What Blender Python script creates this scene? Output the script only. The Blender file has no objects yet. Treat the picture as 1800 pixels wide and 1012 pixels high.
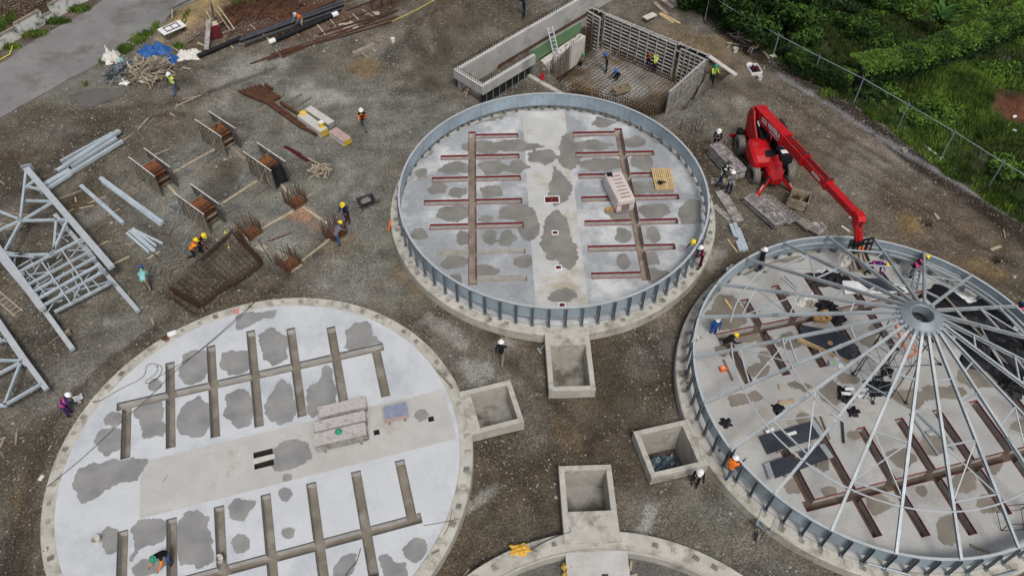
import bpy, bmesh, math, random
import numpy as np
from mathutils import Vector, Matrix
from mathutils.geometry import delaunay_2d_cdt
R = math.radians
PI = math.pi
rnd = random.Random(7)
scene = bpy.context.scene
COL = scene.collection

# ------------------------------------------------------------------ camera, sky, sun, exposure
F_PX, PITCH, CAM_H = 1379.1, R(50.2), 31.94       # drone camera: focal length in pixels of an 1800 px frame, tilt, height
cam_data = bpy.data.cameras.new('camera')
cam = bpy.data.objects.new('camera', cam_data); COL.objects.link(cam)
cam_data.sensor_width = 36.0
cam_data.lens = F_PX / 1800 * 36.0
cam_data.clip_start = 0.1; cam_data.clip_end = 3000
cam.location = (0, 0, CAM_H); cam.rotation_euler = (PI / 2 - PITCH, 0, 0)
scene.camera = cam
world = bpy.data.worlds.new('World'); scene.world = world; world.use_nodes = True
wn = world.node_tree.nodes; wn.clear()
w_out = wn.new('ShaderNodeOutputWorld'); w_bg = wn.new('ShaderNodeBackground'); w_sky = wn.new('ShaderNodeTexSky')
w_sky.sky_type = 'NISHITA'; w_sky.sun_disc = False
SUN_EL, SUN_AZ = R(58), R(163)
w_sky.sun_elevation = SUN_EL; w_sky.sun_rotation = SUN_AZ
w_sky.air_density = 1.0; w_sky.dust_density = 4.0; w_sky.ozone_density = 0.6
w_bg.inputs['Strength'].default_value = 0.085
w_hs = wn.new('ShaderNodeHueSaturation'); w_hs.inputs['Saturation'].default_value = .55      # cloud cover: paler sky
world.node_tree.links.new(w_sky.outputs[0], w_hs.inputs['Color']); world.node_tree.links.new(w_hs.outputs[0], w_bg.inputs['Color'])
world.node_tree.links.new(w_bg.outputs[0], w_out.inputs['Surface'])
sun_data = bpy.data.lights.new('sun', 'SUN'); sun_data.energy = 1.5; sun_data.angle = R(15); sun_data.color = (1.0, 0.97, 0.93)
sun = bpy.data.objects.new('sun', sun_data); COL.objects.link(sun)
sd = Vector((math.sin(SUN_AZ) * math.cos(SUN_EL), math.cos(SUN_AZ) * math.cos(SUN_EL), math.sin(SUN_EL)))
sun.rotation_euler = sd.to_track_quat('Z', 'Y').to_euler()
sun.location = (0, 30, 60)
scene.view_settings.view_transform = 'Standard'; scene.view_settings.look = 'None'
scene.view_settings.exposure = 0.30; scene.view_settings.gamma = 1.0
scene.view_settings.use_curve_mapping = False

# ------------------------------------------------------------------ helpers
def site(px, py, z=0.0):
    """ground position seen at a pixel of the 1800x1012 survey photograph, on the level z"""
    x = (px - 900) / F_PX; y = -(py - 506) / F_PX
    dy = math.cos(PITCH) + y * math.sin(PITCH); dz = -math.sin(PITCH) + y * math.cos(PITCH)
    t = (z - CAM_H) / dz
    return Vector((x * t, dy * t, z))

def height_at(px, py_foot, py_top, z0=0.0):
    Y = site(px, py_foot, z0).y
    y = -(py_top - 506) / F_PX
    dy = math.cos(PITCH) + y * math.sin(PITCH); dz = -math.sin(PITCH) + y * math.cos(PITCH)
    return CAM_H + dz / dy * Y - z0

MATS = {}
def mat(name, col, rough=0.8, metal=0.0, var=0.25, scale=3.0, fine=0.0, fscale=40.0, bump=0.0, bscale=60.0,
        stain=None, stain_amt=0.0, stain_scale=1.2, per_obj=0.0, spec=0.3, coat=0.0, attr=None, emit=0):
    """procedural material: base colour, large and fine tonal noise, optional stain colour, bump"""
    if name in MATS: return MATS[name]
    m = bpy.data.materials.new(name); m.use_nodes = True
    nt = m.node_tree; n = nt.nodes; L = nt.links
    b = n['Principled BSDF']
    b.inputs['Roughness'].default_value = rough; b.inputs['Metallic'].default_value = metal
    b.inputs['Specular IOR Level'].default_value = spec
    if coat: b.inputs['Coat Weight'].default_value = coat
    tc = n.new('ShaderNodeTexCoord')
    def noise(sc, det=5.0, rough_=0.6):
        t = n.new('ShaderNodeTexNoise'); t.inputs['Scale'].default_value = sc; t.inputs['Detail'].default_value = det
        t.inputs['Roughness'].default_value = rough_
        L.new(tc.outputs['Object'], t.inputs['Vector']); return t
    def mix(a, bcol, fac, mode='MIX'):
        x = n.new('ShaderNodeMix'); x.data_type = 'RGBA'; x.blend_type = mode
        for s, v in ((x.inputs['Factor'], fac), (x.inputs['A'], a), (x.inputs['B'], bcol)):
            if hasattr(v, 'is_linked') or hasattr(v, 'links'): L.new(v, s)
            else: s.default_value = v
        return x.outputs['Result']
    def ramp(v, lo, hi):
        r_ = n.new('ShaderNodeMapRange'); r_.inputs['From Min'].default_value = lo; r_.inputs['From Max'].default_value = hi
        L.new(v, r_.inputs['Value']); return r_.outputs['Result']
    c4 = tuple(col) + (1,)
    if attr:
        a = n.new('ShaderNodeAttribute'); a.attribute_name = attr; cur = a.outputs['Color']
    else: cur = c4
    if var:
        t = noise(scale)
        k = n.new('ShaderNodeMapRange'); k.inputs['From Min'].default_value = .3; k.inputs['From Max'].default_value = .7
        k.inputs['To Min'].default_value = 1 - var; k.inputs['To Max'].default_value = 1 + var
        L.new(t.outputs['Fac'], k.inputs['Value'])
        g = n.new('ShaderNodeCombineXYZ')
        for i in range(3): L.new(k.outputs['Result'], g.inputs[i])
        cur = mix(cur, g.outputs[0], 1.0, 'MULTIPLY')
    if fine:
        t = noise(fscale, 3.0)
        k = n.new('ShaderNodeMapRange'); k.inputs['From Min'].default_value = .3; k.inputs['From Max'].default_value = .7
        k.inputs['To Min'].default_value = 1 - fine; k.inputs['To Max'].default_value = 1 + fine
        L.new(t.outputs['Fac'], k.inputs['Value'])
        g = n.new('ShaderNodeCombineXYZ')
        for i in range(3): L.new(k.outputs['Result'], g.inputs[i])
        cur = mix(cur, g.outputs[0], 1.0, 'MULTIPLY')
    if stain:
        t = noise(stain_scale, 6.0, 0.65)
        cur = mix(cur, tuple(stain) + (1,), ramp(t.outputs['Fac'], 0.62 - stain_amt * .3, 0.8 - stain_amt * .3))
    if per_obj:
        oi = n.new('ShaderNodeObjectInfo')
        k = n.new('ShaderNodeMapRange'); k.inputs['To Min'].default_value = 1 - per_obj; k.inputs['To Max'].default_value = 1 + per_obj
        L.new(oi.outputs['Random'], k.inputs['Value'])
        g = n.new('ShaderNodeCombineXYZ')
        for i in range(3): L.new(k.outputs['Result'], g.inputs[i])
        cur = mix(cur, g.outputs[0], 1.0, 'MULTIPLY')
    if isinstance(cur, tuple): b.inputs['Base Color'].default_value = cur
    else: L.new(cur, b.inputs['Base Color'])
    if bump:
        t = noise(bscale, 4.0); bp = n.new('ShaderNodeBump'); bp.inputs['Strength'].default_value = bump; bp.inputs['Distance'].default_value = 0.02
        L.new(t.outputs['Fac'], bp.inputs['Height']); L.new(bp.outputs['Normal'], b.inputs['Normal'])
    MATS[name] = m
    return m

class MB:
    """collects boxes, bars, tubes and prisms; build() links them as one mesh object"""
    def __init__(s): s.v = []; s.f = []; s.m = []; s.mi = 0; s.T = None
    def add(s, vs, fs):
        o = len(s.v)
        for p in vs:
            p = Vector(p)
            s.v.append(s.T @ p if s.T else p)
        for f in fs: s.f.append(tuple(i + o for i in f)); s.m.append(s.mi)
        return s
    def hexa(s, c, ax, hs):
        c = Vector(c); X, Y, Z = [Vector(a) * h for a, h in zip(ax, hs)]
        vs = [c + sx * X + sy * Y + sz * Z for sz in (-1, 1) for sx, sy in ((-1, -1), (1, -1), (1, 1), (-1, 1))]
        return s.add(vs, [(0, 3, 2, 1), (4, 5, 6, 7), (0, 1, 5, 4), (1, 2, 6, 5), (2, 3, 7, 6), (3, 0, 4, 7)])
    def box(s, c, size, rz=0.0, tilt=0.0):
        M = Matrix.Rotation(rz, 3, 'Z') @ Matrix.Rotation(tilt, 3, 'X')
        return s.hexa(c, [M.col[0], M.col[1], M.col[2]], [q / 2 for q in size])
    def frame_axes(s, p0, p1, up):
        d = Vector(p1) - Vector(p0); L = d.length; d = d / L
        u = Vector(up)
        if abs(d.dot(u)) > .98: u = Vector((0, 1, 0)) if abs(d.y) < .9 else Vector((1, 0, 0))
        sd_ = d.cross(u).normalized(); u = sd_.cross(d)
        return d, sd_, u, L
    def bar(s, p0, p1, w, h, up=(0, 0, 1), off=(0, 0)):
        d, sx, u, L = s.frame_axes(p0, p1, up)
        c = (Vector(p0) + Vector(p1)) / 2 + sx * off[0] + u * off[1]
        return s.hexa(c, [sx, d, u], [w / 2, L / 2, h / 2])
    def ibeam(s, p0, p1, w, h, t=.02, up=(0, 0, 1)):
        s.bar(p0, p1, w, t, up, (0, h / 2 - t / 2)); s.bar(p0, p1, w, t, up, (0, -h / 2 + t / 2))
        return s.bar(p0, p1, t, h - 2 * t, up)
    def channel(s, p0, p1, w, h, t=.02, up=(0, 0, 1), side=1):
        s.bar(p0, p1, w, t, up, (0, h / 2 - t / 2)); s.bar(p0, p1, w, t, up, (0, -h / 2 + t / 2))
        return s.bar(p0, p1, t, h - 2 * t, up, (side * (w / 2 - t / 2), 0))
    def tube(s, p0, p1, r0, r1=None, n=8, caps=True):
        r1 = r0 if r1 is None else r1
        d, sx, u, L = s.frame_axes(p0, p1, (0, 0, 1))
        vs = []
        for p, r in ((Vector(p0), r0), (Vector(p1), r1)):
            for k in range(n):
                a = 2 * PI * k / n; vs.append(p + sx * (r * math.cos(a)) + u * (r * math.sin(a)))
        fs = [(k, (k + 1) % n, n + (k + 1) % n, n + k) for k in range(n)]
        if caps: fs += [tuple(range(n))[::-1], tuple(range(n, 2 * n))]
        return s.add(vs, fs)
    def path(s, pts, r, n=6):
        for a, b in zip(pts[:-1], pts[1:]): s.tube(a, b, r, r, n)
        return s
    def prism(s, poly, z0, z1):
        n = len(poly)
        vs = [(p[0], p[1], z0) for p in poly] + [(p[0], p[1], z1) for p in poly]
        return s.add(vs, [tuple(range(n))[::-1], tuple(range(n, 2 * n))] + [(k, (k + 1) % n, n + (k + 1) % n, n + k) for k in range(n)])
    def lathe(s, prof, c=(0, 0, 0), n=16, axis='Z', a0=0.0, a1=2 * PI):
        c = Vector(c); vs = []; full = abs(a1 - a0 - 2 * PI) < 1e-6
        m = n if full else n + 1
        for k in range(m):
            a = a0 + (a1 - a0) * k / n; ca, sa = math.cos(a), math.sin(a)
            for r, z in prof:
                p = {'Z': (r * ca, r * sa, z), 'X': (z, r * ca, r * sa), 'Y': (r * sa, z, r * ca)}[axis]
                vs.append(c + Vector(p))
        P_ = len(prof); fs = []
        for k in range(n):
            k2 = (k + 1) % m
            for j in range(P_ - 1): fs.append((k * P_ + j, k2 * P_ + j, k2 * P_ + j + 1, k * P_ + j + 1))
        return s.add(vs, fs)
    def blob(s, c, r, seed=0, jit=.25, sub=1, squash=1.0):
        """lumpy stone / bundle"""
        q = random.Random(seed); bm = bmesh.new(); bmesh.ops.create_icosphere(bm, subdivisions=sub, radius=1)
        rr = r if hasattr(r, '__len__') else (r, r, r * squash)
        vs = [Vector(c) + Vector((v.co.x * rr[0], v.co.y * rr[1], v.co.z * rr[2])) * (1 + q.uniform(-jit, jit)) for v in bm.verts]
        fs = [tuple(v.index for v in f.verts) for f in bm.faces]; bm.free()
        return s.add(vs, fs)
    def sheet(s, nx, ny, fn):
        vs = [fn(i / nx, j / ny) for j in range(ny + 1) for i in range(nx + 1)]
        return s.add(vs, [(j * (nx + 1) + i, j * (nx + 1) + i + 1, (j + 1) * (nx + 1) + i + 1, (j + 1) * (nx + 1) + i) for j in range(ny) for i in range(nx)])
    def build(s, name, mats, parent=None, world=True, smooth=False, thick=0.0):
        me = bpy.data.meshes.new(name)
        off = Vector((0, 0, 0))
        if parent is not None and world:
            q = parent
            while q is not None: off += q.location; q = q.parent
        me.from_pydata([v - off for v in s.v], [], s.f)
        for m in (mats if isinstance(mats, (list, tuple)) else [mats]): me.materials.append(m)
        if any(s.m): me.polygons.foreach_set('material_index', s.m)
        if smooth: me.polygons.foreach_set('use_smooth', [True] * len(s.f))
        me.update()
        o = bpy.data.objects.new(name, me); COL.objects.link(o)
        if parent is not None: o.parent = parent
        if thick:
            md = o.modifiers.new('thickness', 'SOLIDIFY'); md.thickness = thick; md.offset = -1
        return o

def tag(o, label, cat, group=None):
    o['label'] = label; o['category'] = cat
    if group: o['group'] = group
    return o
def thing(name, label, cat, loc=(0, 0, 0), rz=0.0, group=None):
    o = bpy.data.objects.new(name, None); COL.objects.link(o); o.empty_display_size = .3
    o.location = loc; o.rotation_euler = (0, 0, rz)
    return tag(o, label, cat, group)
def dup(root, loc, rz=0.0, label=None, group=None):
    r = root.copy(); COL.objects.link(r); r.location = loc; r.rotation_euler = (0, 0, rz)
    if label: r['label'] = label
    if group: r['group'] = group
    for ch in list(root.children):
        c = ch.copy(); COL.objects.link(c); c.parent = r
        for g in list(ch.children):
            d = g.copy(); COL.objects.link(d); d.parent = c
    return r
def piece(name, src, parent, M=None):
    """another object sharing src's mesh, placed by matrix M inside its parent"""
    o = bpy.data.objects.new(name, src.data if hasattr(src, 'data') else src); COL.objects.link(o)
    o.parent = parent
    if M is not None: o.matrix_local = M
    return o
def structure(o): o['kind'] = 'structure'; return o
def stuff(o): o['kind'] = 'stuff'; return o
def in_poly(px, py, poly):
    """vectorised point in polygon"""
    px = np.asarray(px); py = np.asarray(py); c = np.zeros(px.shape, bool); n = len(poly)
    for i in range(n):
        x0, y0 = poly[i][:2]; x1, y1 = poly[(i + 1) % n][:2]
        if y0 == y1: continue
        c ^= ((y0 > py) != (y1 > py)) & (px < (x1 - x0) * (py - y0) / (y1 - y0) + x0)
    return c
def poly_dist(px, py, poly, closed=True):
    d = np.full(np.shape(px), 1e9); n = len(poly)
    for i in range(n if closed else n - 1):
        a = np.array(poly[i][:2], float); b = np.array(poly[(i + 1) % n][:2], float); ab = b - a
        t = np.clip(((px - a[0]) * ab[0] + (py - a[1]) * ab[1]) / (ab @ ab), 0, 1)
        d = np.minimum(d, np.hypot(px - a[0] - t * ab[0], py - a[1] - t * ab[1]))
    return d
_g = np.random.RandomState(3).rand(256, 256)
def vnoise(x, y, sc):
    """smooth value noise 0..1, vectorised"""
    x = np.asarray(x, float) / sc + 57.3; y = np.asarray(y, float) / sc + 91.7
    xi = np.floor(x).astype(int); yi = np.floor(y).astype(int); fx = x - xi; fy = y - yi
    fx = fx * fx * (3 - 2 * fx); fy = fy * fy * (3 - 2 * fy)
    g = lambda a, b: _g[a % 256, b % 256]
    return (g(xi, yi) * (1 - fx) + g(xi + 1, yi) * fx) * (1 - fy) + (g(xi, yi + 1) * (1 - fx) + g(xi + 1, yi + 1) * fx) * fy
def fbm(x, y, sc, o=4):
    return sum(vnoise(x + 13.1 * k, y - 7.7 * k, sc / 2 ** k) * .5 ** (k + 1) for k in range(o)) / (1 - .5 ** o)
def ragged(poly, seed=0, levels=3, amt=.12):
    """fractal outline from a coarse polygon"""
    q = random.Random(seed); pts = [Vector(p[:2]) for p in poly]
    for l in range(levels):
        out = []
        for i, a in enumerate(pts):
            b = pts[(i + 1) % len(pts)]; d = b - a
            out += [a, (a + b) / 2 + Vector((-d.y, d.x)) * q.uniform(-amt, amt) * (1.6 if l else 1)]
        pts = out
    return pts

# ------------------------------------------------------------------ shared materials
M_galv = mat('galvanised_steel', (.30, .345, .37), .5, .3, var=.14, scale=1.6, fine=.10, fscale=14, per_obj=.06, spec=.5)
M_galv_w = mat('galvanised_white', (.45, .48, .495), .55, .15, var=.10, scale=2, fine=.06)
M_post = mat('stiffener_steel', (.17, .195, .21), .55, .2, var=.2, scale=2, per_obj=.12)
M_hub = mat('hub_steel', (.24, .275, .295), .5, .25, var=.2, scale=2, fine=.1)
M_truss = mat('bright_galvanised', (.46, .52, .56), .5, .2, var=.14, scale=1.6, fine=.10, fscale=14, per_obj=.08)
M_panel = mat('galvanised_sheet', (.33, .41, .47), .45, .25, var=.14, scale=.9, fine=.07, fscale=9, spec=.5, stain=(.26, .31, .34), stain_amt=.3, stain_scale=1.6, per_obj=.10)
M_dksteel = mat('dark_steel', (.055, .06, .07), .5, .5, var=.3)
M_rust = mat('rusty_steel', (.10, .045, .025), .9, .1, var=.4, scale=5, fine=.3)
M_rebar = mat('rusty_rebar', (.06, .034, .024), .9, .1, var=.4, scale=8)
M_rustor = mat('orange_rust', (.19, .075, .03), .9, .1, var=.5, scale=3, fine=.25, stain=(.06, .03, .02), stain_amt=.5)
M_wood = mat('sawn_timber', (.34, .285, .205), .85, 0, var=.3, scale=4, fine=.2, fscale=30, per_obj=.22, spec=.1)
M_woodgrey = mat('weathered_timber', (.22, .19, .15), .9, 0, var=.35, scale=4, fine=.25, per_obj=.3, spec=.1)
M_ply = mat('plywood', (.42, .36, .28), .8, 0, var=.25, scale=3, fine=.15, per_obj=.15, stain=(.25, .22, .19), stain_amt=.4)
M_yellowwood = mat('new_pallet_timber', (.55, .40, .20), .8, 0, var=.15, scale=5, fine=.15, per_obj=.15)
M_formgrey = mat('cement_smeared_form', (.33, .32, .30), .85, 0, var=.35, scale=5, fine=.3, fscale=25, stain=(.14, .11, .10), stain_amt=.5, stain_scale=3, per_obj=.12)
M_concrete = mat('concrete', (.44, .42, .37), .9, 0, var=.18, scale=.9, fine=.12, fscale=22, stain=(.22, .20, .17), stain_amt=.32, stain_scale=1.1, bump=.25, bscale=50)
M_red = mat('red_paint', (.46, .006, .010), .45, 0, var=.18, scale=1.6, fine=.08, spec=.3, stain=(.26, .07, .05), stain_amt=.28, stain_scale=1.8)
M_redframe = mat('red_oxide_frame', (.20, .022, .03), .8, 0, var=.45, scale=5, fine=.3)
M_black = mat('black_plastic', (.014, .014, .016), .6, 0, var=.3, spec=.2)
M_rubber = mat('muddy_rubber', (.19, .175, .15), .95, 0, var=.3, scale=6, fine=.3)
M_white = mat('white_paint', (.75, .75, .73), .6, 0, var=.1, fine=.06)
M_yellow = mat('yellow_plastic', (.75, .52, .03), .5, 0, var=.1)
M_orange = mat('orange_plastic', (.80, .16, .03), .55, 0, var=.12)
M_blue = mat('blue_tarpaulin', (.02, .10, .32), .55, 0, var=.25, scale=4)
M_film = mat('black_film', (.012, .012, .014), .55, 0, var=.3, scale=3, spec=.22)
M_sack = mat('white_woven_sack', (.62, .60, .55), .8, 0, var=.2, scale=4)
M_card = mat('brown_cardboard', (.42, .25, .11), .85, 0, var=.15, scale=5, per_obj=.15)
M_rope = mat('dark_cable', (.03, .03, .032), .7, 0, var=.2)
# ------------------------------------------------------------------ terrain
def S2(*pts, z=0.0): return [tuple(site(x, y, z)[:2]) for x, y in pts]
SILO = {'A': ((2.297, 32.29), R(2.0), .28), 'B': ((-10.916, 16.298), R(106.0), .0),
        'C': ((16.967, 19.924), R(-76.0), .2), 'D': ((3.704, 3.924), R(182.0), .0)}
SZ, RING_R, RING_I, SLAB_Z = .60, 9.2, 8.62, .635
def silo_pt(s, x, y, z=0.0):
    (cx, cy), a, _ = SILO[s]
    return Vector((cx + x * math.cos(a) - y * math.sin(a), cy + x * math.sin(a) + y * math.cos(a), z))
PIT_FLOOR = -2.5
TANK_PIT = [(5.9, 53.7), (13.85, 47.0), (10.1, 41.7), (8.5, 41.2), (4.3, 43.3), (3.0, 45.7), (2.2, 47.7)]
POOL = S2((935, 83), (930, 116), (1020, 57), (1024, 22), z=-.3)
REBAR_PIT = S2((293, 510), (408, 405), (466, 464), (348, 546))
BOX_PITS = {'A': ((-1.0, -12.45), (1.2, -9.62)), 'B': ((-1.35, -11.55), (1.0, -9.3)),
            'C': ((-.6, -11.7), (1.75, -9.2)), 'D': ((-1.05, -12.1), (1.25, -9.75))}
HOLES = [site(1627, 391), site(1747, 455)]
COLPIT = S2((335, 200), (430, 165), (520, 235), (610, 330), (560, 445), (460, 520), (250, 400), (180, 300))
GRASS = S2((1150, -60), (1205, 5), (1285, 52), (1352, 100), (1440, 155), (1530, 207), (1640, 292), (1720, 345), (1830, 420), (2300, 520), (2300, -300), (1150, -300))
DRAIN = S2((1366, 130), (1400, 150), (1475, 196), (1560, 250), (1640, 300), (1720, 348), (1830, 412))
ROAD = S2((-60, 240), (0, 208), (75, 166), (150, 126), (225, 88), (285, 50), (340, 8), (372, -25), (470, -110), (330, -110), (190, -3), (90, 55), (0, 113), (-60, 150))
SHIFT = [0]
def pit_rect(s):
    (x0, y0), (x1, y1) = BOX_PITS[s]
    return [silo_pt(s, x0, y0)[:2], silo_pt(s, x1, y0)[:2], silo_pt(s, x1, y1)[:2], silo_pt(s, x0, y1)[:2]]
def inset(p, d):
    c = np.mean(np.array(p), axis=0)
    return [tuple(c + (np.array(q) - c) * (1 - d / max(.01, np.hypot(*(np.array(q) - c))))) for q in p]
def sstep(d, a, b):
    t = np.clip((d - a) / (b - a), 0, 1); return t * t * (3 - 2 * t)
def signed(x, y, poly):
    d = poly_dist(x, y, poly); return np.where(in_poly(x, y, poly), -d, d)
def ground_z(x, y):
    x = np.atleast_1d(np.asarray(x, float)); y = np.atleast_1d(np.asarray(y, float))
    far = np.clip((np.hypot(x - 2, y - 32) - 60) / 30, 0, 1)
    road = sstep(signed(x, y, ROAD), 0, 2.0)
    z = (fbm(x, y, 6, 3) - .5) * .22 + (fbm(x + 9, y, .9, 3) - .5) * .11
    z = z * (.25 + .75 * road)
    # sunken column yard with its low earth bank
    d = signed(x, y, COLPIT) + (fbm(x, y, 1.6) - .5) * .8
    z += -.28 * (1 - sstep(d, -.5, .35)) + .16 * np.exp(-((d - .8) / .6) ** 2)
    # earth heaps behind the channel, and beside the excavation
    def heap(px, py, r, h, z0=0):
        c = site(px, py); q = np.hypot(x - c.x, y - c.y) / r
        return h * np.exp(-q * q * 1.6) * (.75 + .5 * fbm(x, y, 1.1))
    z += (heap(735, 85, 1.9, 1.0) + heap(800, 40, 3.0, 1.3) + heap(860, 20, 2.8, 1.4) + heap(765, 62, 1.4, .8) + heap(830, 62, 1.2, .5) + heap(700, 60, 1.2, .4)) * (.55 + .9 * fbm(x, y, .8))
    z += heap(338, 40, 2.6, .7) + heap(1262, 165, 1.6, .5) + heap(1225, 185, 1.2, .3) + heap(1250, 235, 1.8, .25)
    z += heap(1505, 275, 1.0, .2) + heap(1600, 388, 1.0, .22) + heap(1725, 465, 1.2, .22) + heap(1292, 425, .7, .3) + heap(1210, 390, 1.0, .0)
    # slope of spoil and verge along the drain and up to the fence
    dr = poly_dist(x, y, DRAIN, closed=False)
    gr = signed(x, y, GRASS)
    z += .22 * np.exp(-((gr - .35) / .45) ** 2) + (1 - sstep(gr, -6, 0)) * .35 - .07 * np.exp(-(dr / .3) ** 2)
    z += (1 - sstep(gr, -3, -.3)) * (fbm(x, y, 2.2) - .5) * .7
    # wheel ruts
    for pts, w, h in (([(10, 1012), (45, 880), (80, 760)], .35, .1), ([(35, 1012), (62, 900)], .3, .1), ([(1420, 200), (1640, 330), (1800, 430)], .35, .07),
                      ([(1400, 240), (1600, 350), (1790, 470)], .35, .07), ([(1350, 150), (1480, 240)], .3, .06)):
        d = poly_dist(x, y, S2(*pts), closed=False); z -= h * np.exp(-(d / w) ** 2) - .5 * h * np.exp(-((d - 2 * w) / w) ** 2)
    # wheel and foot print churn
    z += (1 - sstep(np.hypot(x + 26, y - 44), 12, 15)) * 0
    # excavation for the tank, the algae pool and the footing trench
    d = signed(x, y, TANK_PIT) + (fbm(x, y, 1.0) - .5) * .25
    z = np.where(d < .5, z * sstep(d, -.2, .5) + PIT_FLOOR * (1 - sstep(d, -.25, .25)), z)
    d = signed(x, y, POOL)
    z = np.where(d < .4, np.minimum(z, -.75 * (1 - sstep(d, -.1, .3))), z)
    # gap beside the leaning right-hand form
    c0 = np.array([13.6, 47.0]); c1 = np.array([10.4, 43.1]); t = poly_dist(x, y, [c0 + (.75, -.6), c1 + (.75, -.6)], closed=False) + (fbm(x, y, .8) - .5) * .3
    z = np.where(t < 1.0, z - 1.7 * (1 - sstep(t, .25, .85)), z)
    d = signed(x, y, REBAR_PIT) + (fbm(x, y, .7) - .5) * .2
    z -= .75 * (1 - sstep(d, -.05, .3)); z += .14 * np.exp(-((d - .8) / .45) ** 2)
    for s in BOX_PITS:
        d = signed(x, y, inset(pit_rect(s), .2)); z = np.where(d < .0, -1.9, z)
    for s, ((cx, cy), a, o) in SILO.items():          # compacted fill under each slab
        q = np.hypot(x - cx, y - cy); z = np.where(q < 8.9, z * .2, z)
    for c in HOLES:
        q = np.hypot(x - c.x, y - c.y); z -= .9 * (1 - sstep(q, .18, .34))
    z = z * (1 - far)
    return z
def G(x, y=None):
    if y is None: x, y = x[0], x[1]
    return float(ground_z(x, y)[0])
def on_ground(px, py, dz=0.0):
    """point of the terrain seen at a pixel of the photograph"""
    p = site(px, py)
    for _ in range(3): p = site(px, py, max(-2.6, min(1.2, G(p.x, p.y))))
    return Vector((p.x, p.y, G(p.x, p.y) + dz))

def axis(lo, hi, step, far):
    a = list(np.arange(lo, hi + step / 2, step)); g = step
    while a[-1] < far: g *= 1.45; a.append(a[-1] + g)
    g = step; b = []; v = lo
    while v > -far: g *= 1.45; v -= g; b.append(v)
    return np.array(b[::-1] + a)
GX = axis(-46, 48, .16, 900); GY = axis(6, 72, .16, 900)
XX, YY = np.meshgrid(GX, GY); ZZ = ground_z(XX.ravel(), YY.ravel())
nx, ny = len(GX), len(GY)
me = bpy.data.meshes.new('ground')
idx = np.arange(nx * ny).reshape(ny, nx)
quads = np.stack([idx[:-1, :-1], idx[:-1, 1:], idx[1:, 1:], idx[1:, :-1]], -1).reshape(-1, 4)
me.vertices.add(nx * ny); me.vertices.foreach_set('co', np.stack([XX.ravel(), YY.ravel(), ZZ], -1).ravel())
me.loops.add(len(quads) * 4); me.loops.foreach_set('vertex_index', quads.ravel())
me.polygons.add(len(quads)); me.polygons.foreach_set('loop_start', np.arange(len(quads)) * 4)
me.polygons.foreach_set('loop_total', np.full(len(quads), 4)); me.polygons.foreach_set('use_smooth', np.ones(len(quads), bool))
me.update(calc_edges=True)
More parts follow.
